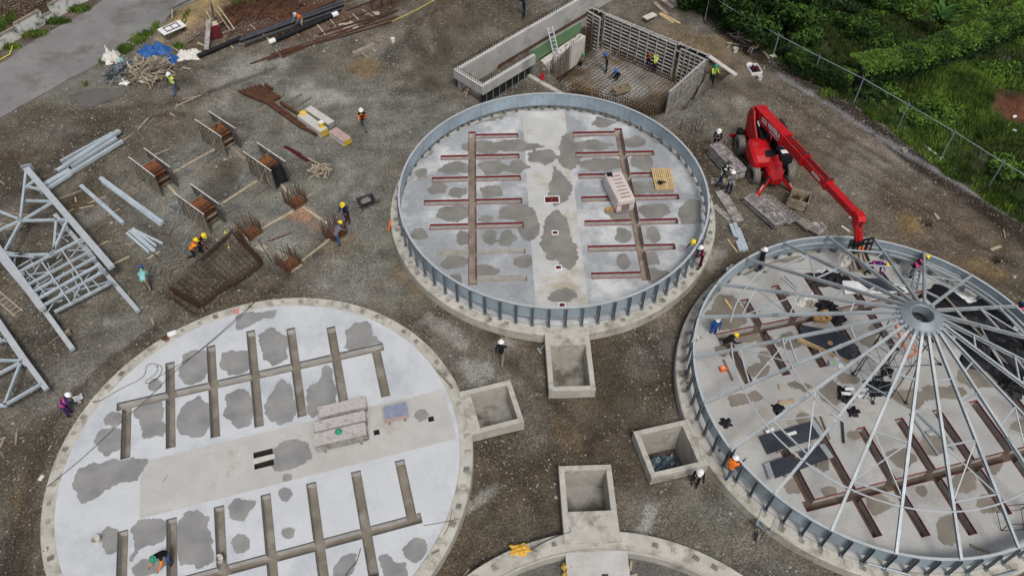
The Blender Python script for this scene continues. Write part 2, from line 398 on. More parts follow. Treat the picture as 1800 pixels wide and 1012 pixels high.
# soil colours: kinds of earth laid out over the site, plus painted rebar shadow in the excavation
SOIL = dict(gravel=(.18, .178, .155), brown=(.092, .075, .051), dark=(.052, .042, .031), sand=(.36, .26, .12), pale=(.34, .33, .305), ochre=(.19, .13, .06),
            rust=(.105, .05, .033), road=(.2, .195, .19), track=(.125, .094, .064), clay=(.12, .045, .025), berm=(.034, .026, .02), drain=(.20, .195, .20), rut=(.06, .048, .035), leaf=(.062, .04, .024), turf=(.028, .036, .012), rustdust=(.40, .20, .10))
BLOBS = [('gravel', 520, 260, 300, 130, .75), ('gravel', 430, 340, 190, 120, .7), ('gravel', 650, 420, 120, 140, .7), ('gravel', 620, 110, 260, 70, .55),
  ('gravel', 290, 590, 130, 70, .45), ('gravel', 160, 690, 90, 60, .3), ('gravel', 80, 120, 60, 60, .3), ('gravel', 150, 130, 90, 50, .5), ('gravel', 860, 650, 120, 60, .35),
  ('gravel', 1240, 190, 110, 60, .6), ('gravel', 1320, 380, 120, 60, .45), ('gravel', 1040, 320, 40, 40, 0), ('gravel', 1130, 900, 130, 50, .4), ('gravel', 700, 250, 60, 60, .4),
  ('dark', 60, 330, 110, 90, .45), ('dark', 120, 420, 120, 90, .4), ('dark', 60, 640, 90, 80, .55), ('dark', 80, 250, 120, 60, .35), ('dark', 210, 235, 110, 40, .3),
  ('dark', 1090, 640, 80, 70, .5), ('dark', 920, 790, 70, 80, .45), ('dark', 1130, 780, 120, 60, .35), ('dark', 40, 880, 50, 140, .4), ('dark', 1150, 590, 60, 40, .5), ('dark', 1330, 960, 110, 50, .3),
  ('dark', 735, 85, 50, 40, .65), ('dark', 850, 25, 60, 45, .6), ('dark', 790, 110, 70, 30, .5), ('dark', 330, 520, 60, 40, .2),
  ('pale', 590, 168, 40, 18, .7), ('pale', 540, 150, 35, 18, .45), ('pale', 460, 105, 60, 14, .5), ('pale', 690, 35, 30, 12, .5), ('pale', 595, 60, 22, 8, .7), ('pale', 830, 645, 32, 30, .75),
  ('pale', 800, 625, 25, 18, .5), ('pale', 833, 888, 16, 22, .7), ('pale', 1125, 925, 45, 18, .7), ('pale', 790, 575, 22, 14, .6), ('pale', 880, 595, 30, 14, .5), ('pale', 1240, 35, 30, 25, .5), ('pale', 1318, 188, 16, 12, .6),
  ('pale', 170, 375, 30, 25, .35), ('pale', 400, 130, 40, 20, .4), ('pale', 330, 160, 40, 14, .25), ('pale', 1262, 455, 25, 18, .6), ('pale', 1560, 265, 30, 16, .4), ('pale', 1740, 395, 30, 12, .3),
  ('ochre', 650, 115, 40, 16, .75), ('ochre', 735, 480, 40, 45, .5), ('ochre', 1200, 75, 80, 30, .6), ('ochre', 1290, 110, 60, 30, .4), ('ochre', 580, 440, 60, 20, .4), ('ochre', 690, 65, 60, 18, .5), ('ochre', 790, 20, 40, 18, .4),
  ('ochre', 990, 760, 40, 25, .3), ('ochre', 160, 350, 30, 16, .4), ('ochre', 120, 470, 20, 16, .3), ('ochre', 400, 290, 40, 14, .35), ('ochre', 700, 480, 35, 25, .3), ('ochre', 50, 900, 18, 60, .4),
  ('rust', 480, 10, 130, 32, .85), ('rust', 560, 45, 110, 24, .6), ('rust', 420, 40, 60, 30, .6), ('rust', 640, 25, 60, 18, .45), ('rust', 360, 65, 40, 30, .5), ('rust', 1045, 15, 40, 16, .4),
  ('track', 1480, 300, 170, 110, .7), ('track', 1650, 430, 150, 70, .7), ('track', 1360, 190, 90, 50, .5), ('track', 700, 50, 110, 30, .5), ('track', 260, 215, 130, 25, .35),
  ('sand', 330, 38, 42, 34, 1.0), ('sand', 345, 15, 30, 22, .9), ('sand', 300, 62, 20, 16, .7), ('sand', 378, 22, 34, 28, .9), ('rustdust', 512, 378, 26, 12, .8), ('rustdust', 530, 400, 14, 8, .5), ('clay', 1790, 195, 36, 30, .95), ('leaf', 60, 25, 110, 35, 1.0), ('leaf', 20, 60, 40, 20, .7)]
def soil_colours(x, y):
    c = np.tile(np.array(SOIL['brown']), (len(x), 1))
    wx = (fbm(x, y, 3.0) - .5) * 3.2; wy = (fbm(x + 31, y + 17, 3.0) - .5) * 3.2
    m = np.clip((fbm(x, y, 5.0, 4) - .38) * 3.0, 0, 1) * .55
    c = c * (1 - m[:, None]) + np.array(SOIL['gravel']) * m[:, None]
    for k, px, py, rx, ry, st in BLOBS:
        p = site(px, py); ex = abs(site(px + rx, py).x - p.x); ey = abs(site(px, py - ry).y - site(px, py + ry).y) / 2
        q = ((x + wx - p.x) / ex) ** 2 + ((y + wy - p.y) / ey) ** 2
        w = np.clip(1.35 - q * .9, 0, 1) * st * (.7 + .6 * fbm(x * 1.3, y * 1.3, 1.2, 3)); w = np.clip(w, 0, 1)
        c = c * (1 - w[:, None]) + np.array(SOIL[k]) * w[:, None]
    def lay(mask, k):
        nonlocal c
        c = c * (1 - mask[:, None]) + np.array(SOIL[k]) * mask[:, None]
    lay(np.clip((fbm(x + 40, y - 12, 2.6, 4) - .53) * 5, 0, 1) * .55, 'dark'); lay(np.clip((fbm(x - 25, y + 33, 3.4, 4) - .56) * 5, 0, 1) * .22, 'pale'); lay(np.clip((fbm(x + 77, y + 5, 1.3, 4) - .56) * 6, 0, 1) * .3, 'track')
    gr = signed(x, y, GRASS)
    lay((1 - sstep(gr + (fbm(x, y, 1.2) - .5) * 1.2, -.6, .3)) * .95, 'turf')
    dr = poly_dist(x, y, DRAIN, closed=False)
    lay(sstep(.75 - np.abs(gr - .62) + (fbm(x, y, .8) - .5) * .5, 0, .35) * .95 * (x > 14), 'berm')
    lay(np.clip(1 - (dr - .13 + (fbm(x, y, .7) - .5) * .22) * 9, 0, 1) * .85 * (x > 15.5), 'drain')
    for pts, w in (([(10, 1012), (45, 880), (80, 760)], .3), ([(35, 1012), (62, 900)], .25), ([(1420, 200), (1640, 330), (1800, 430)], .2), ([(1400, 240), (1600, 350), (1790, 470)], .2), ([(1350, 150), (1480, 240)], .2), ([(1420, 225), (1560, 305), (1700, 385)], .12), ([(1640, 410), (1800, 520)], .2), ([(1540, 330), (1700, 425)], .12), ([(60, 780), (180, 640), (300, 560)], .3), ([(830, 760), (940, 860), (960, 930)], .4), ([(900, 640), (1010, 740), (1130, 760)], .4), ([(1110, 560), (1170, 640), (1160, 720)], .35), ([(120, 200), (330, 180), (480, 120)], .3), ([(150, 215), (340, 200)], .25)):
        d = poly_dist(x, y, S2(*pts), closed=False); lay(np.exp(-((d + (fbm(x, y, .6) - .5) * .2) / w) ** 2) * (.5 + .4 * fbm(x, y, 1.2)), 'rut')
    d = signed(x, y, REBAR_PIT); lay((1 - sstep(d, -.1, .3)) * .55, 'brown')
    d = signed(x, y, TANK_PIT); lay((1 - sstep(d, -.2, .3)) * .9, 'pale'); lay((1 - sstep(d, -.2, .3)) * .85 * np.clip((fbm(x, y, 2.2) - .4) * 5, 0, 1), 'ochre')
    lay((1 - sstep(d, -.2, .3)) * .12, 'rust'); lay((1 - sstep(d, -.2, .3)) * .6 * np.clip((fbm(x + 5, y + 9, 1.6) - .52) * 6, 0, 1), 'dark'); lay((1 - sstep(d, -.5, -.2)) * .8 * np.clip((fbm(x - 8, y + 3, 1.9) - .47) * 7, 0, 1), 'pale')  # dark blotches paint the rebar's shadows into the floor colour
    h = site(1790, 197); lay(np.clip(1.6 - np.hypot((x - h.x) / 1.5, (y - h.y) / 1.3) + (fbm(x, y, .7) - .5), 0, 1) * .95, 'clay')
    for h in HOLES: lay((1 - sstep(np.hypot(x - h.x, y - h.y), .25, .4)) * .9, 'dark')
    for px, py in ((1592, 392), (1720, 468), (1600, 400), (1745, 480)):
        h = site(px, py); lay(np.clip(1 - np.hypot(x - h.x, y - h.y) / .9 + (fbm(x, y, .5) - .5), 0, 1) * .8, 'ochre')
    return c
cc = soil_colours(XX.ravel(), YY.ravel())
ca = me.color_attributes.new('soil', 'FLOAT_COLOR', 'POINT')
ca.data.foreach_set('color', np.concatenate([cc, np.ones((len(cc), 1))], 1).ravel())
M_ground = mat('site_earth', (1, 1, 1), .95, 0, var=.38, scale=.75, fine=.5, fscale=10, attr='soil', spec=.15, bump=.9, bscale=14)
def speckle(m, scale, dens, col, amt):
    """pale chips bedded in the earth"""
    nt = m.node_tree; n = nt.nodes; L = nt.links; b = n['Principled BSDF']
    src = b.inputs['Base Color'].links[0].from_socket
    tc = n.new('ShaderNodeTexCoord'); v = n.new('ShaderNodeTexVoronoi'); v.inputs['Scale'].default_value = scale
    L.new(tc.outputs['Object'], v.inputs['Vector'])
    nz = n.new('ShaderNodeTexNoise'); nz.inputs['Scale'].default_value = .55; nz.inputs['Detail'].default_value = 4; L.new(tc.outputs['Object'], nz.inputs['Vector'])
    s = n.new('ShaderNodeSeparateColor'); L.new(v.outputs['Color'], s.inputs[0])
    a = n.new('ShaderNodeMath'); a.operation = 'ADD'; L.new(s.outputs[0], a.inputs[0])
    k = n.new('ShaderNodeMapRange'); k.inputs['From Min'].default_value = .3; k.inputs['From Max'].default_value = .7; k.inputs['To Min'].default_value = -.18; k.inputs['To Max'].default_value = .12
    L.new(nz.outputs['Fac'], k.inputs['Value']); L.new(k.outputs[0], a.inputs[1])
    g = n.new('ShaderNodeMath'); g.operation = 'GREATER_THAN'; g.inputs[1].default_value = 1 - dens; L.new(a.outputs[0], g.inputs[0])
    d = n.new('ShaderNodeMath'); d.operation = 'LESS_THAN'; d.inputs[1].default_value = .42; L.new(v.outputs['Distance'], d.inputs[0])
    mu = n.new('ShaderNodeMath'); mu.operation = 'MULTIPLY'; L.new(g.outputs[0], mu.inputs[0]); L.new(d.outputs[0], mu.inputs[1])
    m2 = n.new('ShaderNodeMath'); m2.operation = 'MULTIPLY'; m2.inputs[1].default_value = amt; L.new(mu.outputs[0], m2.inputs[0])
    x = n.new('ShaderNodeMix'); x.data_type = 'RGBA'; L.new(m2.outputs[0], x.inputs['Factor']); L.new(src, x.inputs['A']); x.inputs['B'].default_value = tuple(col) + (1,)
    L.new(x.outputs['Result'], b.inputs['Base Color'])
def relief(m, scale, dist, strength):
    """a second, coarser bump under the fine one"""
    nt = m.node_tree; n = nt.nodes; L = nt.links; fineb = n['Principled BSDF'].inputs['Normal'].links[0].from_node
    tc = n.new('ShaderNodeTexCoord'); t = n.new('ShaderNodeTexNoise'); t.inputs['Scale'].default_value = scale; t.inputs['Detail'].default_value = 6; t.inputs['Roughness'].default_value = .65; L.new(tc.outputs['Object'], t.inputs['Vector'])
    b = n.new('ShaderNodeBump'); b.inputs['Strength'].default_value = strength; b.inputs['Distance'].default_value = dist; L.new(t.outputs['Fac'], b.inputs['Height']); L.new(b.outputs['Normal'], fineb.inputs['Normal'])
relief(M_ground, 2.2, .16, .9)
speckle(M_ground, 17, .045, (.34, .325, .29), .7)
speckle(M_ground, 26, .12, (.24, .225, .195), .5)
speckle(M_ground, 12, .14, (.035, .03, .023), .55)
me.materials.append(M_ground)
ground = bpy.data.objects.new('ground', me); COL.objects.link(ground); structure(ground)

def draped(name, poly, mats, dz, step=.45, seed=1, amt=.05, levels=3, kind='structure'):
    """a thin sheet lying on the terrain inside a ragged outline"""
    out = ragged(poly, seed, levels, amt); n = len(out)
    xs = [p.x for p in out]; ys = [p.y for p in out]
    gx, gy = np.meshgrid(np.arange(min(xs), max(xs), step), np.arange(min(ys), max(ys), step))
    gx = gx.ravel(); gy = gy.ravel(); pol = [tuple(p) for p in out]
    k = in_poly(gx, gy, pol) & (poly_dist(gx, gy, pol) > step * .4)
    vs = out + [Vector((a, b)) for a, b in zip(gx[k], gy[k])]
    r = delaunay_2d_cdt(vs, [(i, (i + 1) % n) for i in range(n)], [], 1, 1e-5)
    co = np.array([tuple(v) for v in r[0]]); z = ground_z(co[:, 0], co[:, 1]) + dz
    m = MB(); m.add([(a, b, c) for (a, b), c in zip(co, z)], [tuple(f) for f in r[2]])
    o = m.build(name, mats, smooth=True); o['kind'] = kind
    return o
M_road = mat('worn_asphalt', (.215, .208, .205), .9, 0, var=.16, scale=.35, fine=.14, fscale=18, stain=(.12, .105, .085), stain_amt=.35, stain_scale=.3, bump=.3, bscale=40)
road = draped('road', ROAD, M_road, .035, .5, 5, .035)
M_water = mat('muddy_water', (.125, .115, .10), .15, 0, var=.15, scale=1.0, spec=.5)
puddle = draped('puddle', S2((133, 172), (150, 160), (185, 156), (222, 160), (215, 172), (190, 180), (160, 190), (138, 188)), M_water, .0, .3, 8, .1)
for v in puddle.data.vertices: v.co.z = G(*site(175, 172)[:2]) + .05
M_algae = mat('green_algae_water', (.085, .155, .075), .12, 0, var=.10, scale=1.5, spec=.4)
m = MB(); m.add([(x, y, -.3) for x, y in POOL], [(0, 1, 2, 3)]); structure(m.build('green_water', M_algae))

# loose stone lying on the earth
def scatter_stones(name, n, smin, smax, region, mats_, seed, pw=2.5):
    q = np.random.RandomState(seed); bx = region
    x = q.uniform(bx[0], bx[2], n * 3); y = q.uniform(bx[1], bx[3], n * 3)
    keep = (fbm(x, y, 4.0, 4) + .25 * q.rand(len(x)) > .52)
    for s, ((cx, cy), a, o) in SILO.items(): keep &= np.hypot(x - cx, y - cy) > 9.25
    keep &= signed(x, y, GRASS) > .1; keep &= signed(x, y, ROAD) > .1; keep &= signed(x, y, TANK_PIT) > .2
    for s in BOX_PITS: keep &= signed(x, y, pit_rect(s)) > .05
    x = x[keep][:n]; y = y[keep][:n]; n = len(x); z = ground_z(x, y)
    r = smin + (smax - smin) * q.rand(n) ** pw
    base = np.array([(1, 0, 0), (0, 1, 0), (-1, 0, 0), (0, -1, 0), (0, 0, .75), (.6, .6, .35), (-.6, -.6, .35)])
    base = np.array([(1, 0, -.3), (.25, .95, -.3), (-.85, .55, -.3), (-.8, -.6, -.3), (.35, -.9, -.3), (.35, .25, .6), (-.45, -.15, .5)])
    tris = np.array([(0, 1, 5), (1, 2, 5), (2, 6, 5), (2, 3, 6), (3, 4, 6), (4, 5, 6), (4, 0, 5)])
    ang = q.rand(n) * 2 * PI; sx = r * (.7 + .6 * q.rand(n)); sy = r * (.7 + .6 * q.rand(n)); sz = r * (.5 + .5 * q.rand(n))
    bx_ = base[None, :, 0] * sx[:, None]; by_ = base[None, :, 1] * sy[:, None]
    V = np.stack([x[:, None] + bx_ * np.cos(ang)[:, None] - by_ * np.sin(ang)[:, None],
                  y[:, None] + bx_ * np.sin(ang)[:, None] + by_ * np.cos(ang)[:, None], z[:, None] + base[None, :, 2] * sz[:, None] + .01], -1).reshape(-1, 3)
    T = (tris[None] + 7 * np.arange(n)[:, None, None]).reshape(-1, 3)
    return tri_mesh(name, V, T, mats_, np.repeat(q.choice(len(mats_), n, p=[.55, .3, .15][:len(mats_)]), 7))
def tri_mesh(name, V, T, mats_, mi=None):
    me = bpy.data.meshes.new(name); k = T.shape[1]
    me.vertices.add(len(V)); me.vertices.foreach_set('co', np.ascontiguousarray(V, dtype=np.float32).ravel())
    me.loops.add(T.size); me.loops.foreach_set('vertex_index', T.ravel().astype(np.int32))
    me.polygons.add(len(T)); me.polygons.foreach_set('loop_start', np.arange(len(T)) * k); me.polygons.foreach_set('loop_total', np.full(len(T), k))
    for m in mats_: me.materials.append(m)
    if mi is not None: me.polygons.foreach_set('material_index', mi.astype(np.int32))
    me.update(calc_edges=True)
    o = bpy.data.objects.new(name, me); COL.objects.link(o); return o
M_st1 = mat('grey_stone', (.24, .23, .21), .95, var=.25, scale=2); M_st2 = mat('pale_stone', (.33, .315, .28), .95, var=.2, scale=2); M_st3 = mat('brown_stone', (.15, .12, .09), .95, var=.25, scale=2)
stuff(scatter_stones('gravel', 60000, .012, .05, (-40, 8, 40, 64), [M_st1, M_st2, M_st3], 11))
stuff(scatter_stones('rubble', 480, .05, .14, (-40, 8, 40, 64), [M_st1, M_st2, M_st3], 12, 3))
# ------------------------------------------------------------------ silo foundations
M_slabB = mat('smooth_screed', (.53, .545, .555), .75, 0, var=.07, scale=.55, fine=.04, fscale=12, stain=(.41, .435, .46), stain_amt=.38, stain_scale=.42)
M_dampB = mat('damp_screed', (.255, .255, .255), .6, 0, var=.10, scale=1.0, fine=.05, fscale=16)
M_bandB = mat('rough_screed_band', (.455, .445, .42), .85, 0, var=.10, scale=.7, fine=.08, fscale=14, stain=(.33, .31, .27), stain_amt=.12, stain_scale=.6)
M_slabA = mat('mottled_screed', (.315, .33, .34), .7, 0, var=.18, scale=.8, fine=.07, fscale=10, stain=(.58, .585, .58), stain_amt=.40, stain_scale=.42)
M_dampA = mat('damp_mottled_screed', (.205, .20, .185), .6, 0, var=.14, scale=1.3, fine=.05)
M_bandA = mat('pale_stained_band', (.49, .49, .475), .8, 0, var=.16, scale=.6, fine=.06, stain=(.38, .335, .26), stain_amt=.42, stain_scale=.55)
M_slabC = mat('dusty_screed', (.415, .412, .395), .8, 0, var=.10, scale=.8, fine=.06, fscale=10, stain=(.32, .30, .265), stain_amt=.3, stain_scale=.6)
M_dampC = mat('damp_dusty_screed', (.23, .21, .18), .7, 0, var=.14, scale=1.3, fine=.06)
M_bandC = mat('dusty_band', (.42, .41, .385), .85, 0, var=.12, scale=.8, fine=.06, stain=(.33, .29, .24), stain_amt=.25, stain_scale=.6)
M_trench = mat('trench_wall_concrete', (.50, .485, .45), .9, 0, var=.2, scale=2.5, fine=.12)
M_trfloor = mat('trench_floor_dirt', (.27, .225, .18), .95, 0, var=.28, scale=1.6, fine=.2, stain=(.13, .11, .09), stain_amt=.3, stain_scale=.9)
M_ring = mat('ring_beam_concrete', (.46, .44, .385), .9, 0, var=.16, scale=1.0, fine=.1, fscale=18, stain=(.25, .23, .19), stain_amt=.42, stain_scale=1.5, bump=.25)
M_pocket = mat('grouted_pocket', (.29, .27, .225), .95, 0, var=.45, scale=5, fine=.35, per_obj=.45)
M_lip = mat('zinc_edge_angle', (.16, .16, .16), .6, .3, var=.2, scale=4)
M_hole_shade = mat('drain_shaft_shade', (.05, .047, .042), .95, 0, var=.3)  # dark colour paints deep-shaft shade over wet, dirty concrete

M_trfloorC = mat('muddy_trench_floor', (.13, .10, .075), .9, 0, var=.35, scale=1.6, fine=.2, stain=(.05, .04, .03), stain_amt=.3, stain_scale=.9)
M_trenchB = mat('pale_trench_wall', (.50, .49, .465), .9, 0, var=.15, scale=2.5, fine=.1)
M_trfloorB = mat('pale_trench_floor', (.235, .205, .17), .95, 0, var=.25, scale=1.4, fine=.15, stain=(.36, .34, .31), stain_amt=.3, stain_scale=.7)
def damp_blend(name, dry, damp, lo=.38, hi=.62, wob=.5):
    """one floor material: dry screed where the point attribute 'damp' is 0, damp screed where it is 1, ragged feathered edge between"""
    m = dry.copy(); m.name = name; nt = m.node_tree; n = nt.nodes; L = nt.links; b = n['Principled BSDF']; src = b.inputs['Base Color'].links[0].from_socket
    tc = n.new('ShaderNodeTexCoord'); a = n.new('ShaderNodeAttribute'); a.attribute_name = 'damp'
    t = n.new('ShaderNodeTexNoise'); t.inputs['Scale'].default_value = 2.6; t.inputs['Detail'].default_value = 8; t.inputs['Roughness'].default_value = .7; L.new(tc.outputs['Object'], t.inputs['Vector'])
    k = n.new('ShaderNodeMath'); k.operation = 'MULTIPLY_ADD'; L.new(t.outputs['Fac'], k.inputs[0]); k.inputs[1].default_value = wob * 2; L.new(a.outputs['Fac'], k.inputs[2])
    r = n.new('ShaderNodeMapRange'); r.inputs['From Min'].default_value = lo + wob; r.inputs['From Max'].default_value = hi + wob; L.new(k.outputs[0], r.inputs['Value'])
    t2 = n.new('ShaderNodeTexNoise'); t2.inputs['Scale'].default_value = 1.1; t2.inputs['Detail'].default_value = 6; L.new(tc.outputs['Object'], t2.inputs['Vector'])
    c1 = damp['dcol']; g = n.new('ShaderNodeMix'); g.data_type = 'RGBA'; q = n.new('ShaderNodeMapRange'); q.inputs['From Min'].default_value = .32; q.inputs['From Max'].default_value = .68; L.new(t2.outputs['Fac'], q.inputs['Value']); L.new(q.outputs[0], g.inputs['Factor'])
    g.inputs['A'].default_value = (c1[0] * .82, c1[1] * .82, c1[2] * .82, 1); g.inputs['B'].default_value = (c1[0] * 1.22, c1[1] * 1.2, c1[2] * 1.16, 1)
    x = n.new('ShaderNodeMix'); x.data_type = 'RGBA'; L.new(r.outputs[0], x.inputs['Factor']); L.new(src, x.inputs['A']); L.new(g.outputs['Result'], x.inputs['B']); L.new(x.outputs['Result'], b.inputs['Base Color'])
    return m
M_dampB['dcol'] = (.24, .24, .238); M_dampA['dcol'] = (.20, .195, .18); M_dampC['dcol'] = (.205, .185, .155)
def trench_rects(o, keep=None):
    """the same pattern of aeration trenches in every silo: two spines, seven rows of ribs"""
    r = []
    for sx in (-1, 1):
        r.append(('spine', sx * 4.55 - .225, o - 6.12, sx * 4.55 + .225, o + 6.3))
        for k in range(7):
            y = o + 6.05 - 1.93 * k - .2
            xi, xo = 1.7, (4.55, 6.45, 6.92, 7.32, 6.92, 6.45, 4.55)[k]
            a, b = (xi, xo) if sx > 0 else (-xo, -xi)
            r.append(('rib', a, y - .21, b, y + .21))
    return r

def silo_slab(s, label, name_mats, stains, frame_mat, frame_skip=(), band_end=8.6, holes=(), detail=True):
    (cx, cy), ang, o = SILO[s]
    root = thing('silo_foundation', label, 'silo foundation', (cx, cy, 0), ang, 'round silo foundations')
    M_s, M_d, M_b = name_mats; halo = .16 if s == 'B' else .2; tm = (M_trenchB, M_trfloorB) if s == 'B' else (M_trench, M_trfloor if s == 'A' else M_trfloorC)
    M_s, M_b = damp_blend(M_s.name + '_floor', M_s, M_d, wob=.55), damp_blend(M_b.name + '_floor', M_b, M_d, wob=.55)
    rects = trench_rects(o)
    inv = Matrix.Rotation(-ang, 2)
    loc = lambda p: inv @ (Vector(p[:2]) - Vector((cx, cy)))
    vs, es = [], []
    def loop(pts, closed=True):
        b = len(vs); vs.extend(Vector(p) for p in pts)
        es.extend((b + i, b + (i + 1) % len(pts)) for i in range(len(pts)))
    N = 132
    loop([(RING_I * math.cos(2 * PI * k / N), RING_I * math.sin(2 * PI * k / N)) for k in range(N)])
    for _, x0, y0, x1, y1 in rects: loop([(x0, y0), (x1, y0), (x1, y1), (x0, y1)])
    band = [(-1.35, -8.4 + .0), (1.35, -8.4), (1.35, band_end), (-1.35, band_end)]
    loop(band)
    spots = []
    for i, poly in enumerate(stains):
        if len(poly) <= 5:
            bx, by = [p[0] for p in poly], [p[1] for p in poly]; poly = ell(sum(bx) / len(bx), sum(by) / len(by), (max(bx) - min(bx)) / 2 + 1, (max(by) - min(by)) / 2 + 1, 10, j=.22)
        pts = ragged([loc(site(x, y, SLAB_Z)) for x, y in poly], seed=i * 7 + ord(s), levels=4, amt=.13)
        pts = [p if p.length < RING_I - .08 else p * ((RING_I - .08) / p.length) for p in pts]
        spots.append([tuple(p) for p in pts]); loop(pts)
        cq = sum(pts, Vector((0, 0))) / len(pts); out = []
        for i_, p in enumerate(pts):
            e = pts[(i_ + 2) % len(pts)] - pts[i_ - 2]; nn = Vector((e.y, -e.x)); nn = nn.normalized() if nn.length > 1e-6 else (p - cq).normalized()
            if nn.dot(p - cq) < -.2 * (p - cq).length: nn = -nn
            w_ = p + nn * halo; out.append(w_ if w_.length < RING_I - .04 else w_ * ((RING_I - .04) / w_.length))
        loop(out)
    for h in holes: loop([(h[0] - h[2], h[1] - h[3]), (h[0] + h[2], h[1] - h[3]), (h[0] + h[2], h[1] + h[3]), (h[0] - h[2], h[1] + h[3])])
    co, ed, fa, *_ = delaunay_2d_cdt(vs, es, [], 0, 1e-4)
    co = np.array([tuple(c) for c in co]); fa = [f for f in fa]
    cen = np.array([co[list(f)].mean(0) for f in fa]); X, Y = cen[:, 0], cen[:, 1]
    kind = np.zeros(len(fa), int)
    kind[(np.abs(X) < 1.35) & (Y > -8.4) & (Y < band_end)] = 2
    damp = np.zeros(len(co))
    for sp in spots: damp[in_poly(co[:, 0], co[:, 1], sp) | (poly_dist(co[:, 0], co[:, 1], sp) < 2e-3)] = 1
    for h in holes: kind[(np.abs(X - h[0]) < h[2]) & (np.abs(Y - h[1]) < h[3])] = 4
    for _, x0, y0, x1, y1 in rects: kind[(X > x0) & (X < x1) & (Y > y0) & (Y < y1)] = 3
    kind[np.hypot(X, Y) > RING_I] = -1
    TD = SLAB_Z - .46
    top = MB(); dl = []; trs = {-1: MB(), 1: MB()}; hols = [MB() for h in holes]
    def bag(k, x, y): return trs[-1 if x < 0 else 1] if k == 3 else min(zip(holes, hols), key=lambda q: abs(q[0][0] - x) + abs(q[0][1] - y))[1]
    side = {}
    for f, k in zip(fa, kind):
        if k < 0: continue
        if k < 3:
            top.mi = int(k) // 2; top.add([(co[i][0], co[i][1], SLAB_Z) for i in f], [tuple(range(len(f)))]); dl += [damp[i] for i in f]
        else:
            z = TD if k == 3 else SLAB_Z - .55
            t_ = bag(k, *co[f[0]]); t_.mi = 1
            t_.add([(co[i][0], co[i][1], z) for i in f], [tuple(range(len(f)))])
        for a, b in zip(f, list(f[1:]) + [f[0]]): side.setdefault((min(a, b), max(a, b)), []).append((a, b, k))
    for e, l in side.items():
        if len(l) == 2 and (l[0][2] >= 3) != (l[1][2] >= 3):
            a, b, k = l[0] if l[0][2] >= 3 else l[1]
            t_ = bag(k, *co[a]); t_.mi = 0; z = TD if k == 3 else SLAB_Z - .55
            t_.add([(*co[a], z), (*co[a], SLAB_Z), (*co[b], SLAB_Z), (*co[b], z)], [(3, 2, 1, 0)])
        if len(l) == 1:
            a, b, k = l[0]; top.mi = 0
            top.add([(*co[a], SLAB_Z), (*co[a], .3), (*co[b], .3), (*co[b], SLAB_Z)], [(0, 1, 2, 3)]); dl += [0] * 4
    so = top.build('slab', [M_s, M_b], root, False)
    at_ = so.data.attributes.new('damp', 'FLOAT', 'POINT'); at_.data.foreach_set('value', np.array(dl, dtype=np.float32))
    for t_ in trs.values(): t_.build('aeration_trench', tm, root, False)
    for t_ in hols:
        if t_.v: t_.build('drain_hole', [M_hole_shade, M_hole_shade], root, False)
    # steel angles round the trench mouths
    def inside(x, y, skip):
        return any(i != skip and r[1] < x < r[3] and r[2] < y < r[4] for i, r in enumerate(rects))
    for i, (kd, x0, y0, x1, y1) in enumerate(rects):
        if i in frame_skip: continue
        fm = MB(); w = .022
        for (ax, ay, bx, by, ox, oy) in ((x0, y0, x1, y0, 0, 1), (x1, y1, x0, y1, 0, -1), (x0, y1, x0, y0, 1, 0), (x1, y0, x1, y1, -1, 0)):
            L_ = math.hypot(bx - ax, by - ay); n = max(1, int(L_ / .075)); run = None
            for q in range(n + 1):
                t = (q + .5) / n; px, py = ax + (bx - ax) * t, ay + (by - ay) * t
                ok = q < n and not inside(px, py, i)
                if ok and run is None: run = q / n
                if not ok and run is not None:
                    t1 = q / n
                    p0 = Vector((ax + (bx - ax) * run + ox * .008, ay + (by - ay) * run + oy * .008, SLAB_Z - .036)); p1 = Vector((ax + (bx - ax) * t1 + ox * .008, ay + (by - ay) * t1 + oy * .008, SLAB_Z - .036))
                    fm.bar(p0, p1, w, (.12 if s == 'A' else .085) + .0007 * i); run = None
        if fm.v: fm.build('trench_frame', frame_mat, root, False)
    # ring beam with chamfered outer edge
    rb = MB(); prof = [(RING_I - .001, .2), (RING_I, SZ - .02), (RING_I + .03, SZ), (RING_R - .05, SZ), (RING_R, SZ - .05), (RING_R + .01, -.6)]
    rb.lathe(prof, n=132); rb.build('ring_beam', M_ring, root, False, smooth=False)
    return root

def pockets(root, s, r, n=66, a0=0.0, skip=(), size=.23, seed=0):
    q = random.Random(seed); src = None
    for k in range(n):
        a = a0 + 2 * PI * k / n
        if any(lo <= (math.degrees(a) + math.degrees(SILO[s][1])) % 360 <= hi for lo, hi in skip): continue
        if s == 'B' and q.random() < .15: continue
        M = Matrix.Translation((r * math.cos(a) + q.uniform(-.04, .04), r * math.sin(a) + q.uniform(-.04, .04), SZ)) @ Matrix.Rotation(a + q.uniform(-.15, .15), 4, 'Z') @ Matrix.Diagonal((q.uniform(.8, 1.25), q.uniform(.8, 1.25), 1, 1))
        if src is None:
            m = MB(); m.box((0, 0, .004), (size, size, .012)); m.box((-.03, .05, .012), (size * .5, .07, .03)); m.box((.04, -.06, .012), (.09, size * .45, .034))
            src = m.build('column_pocket', M_pocket, root, False); src.matrix_local = M
        else: piece('column_pocket', src, root, M)

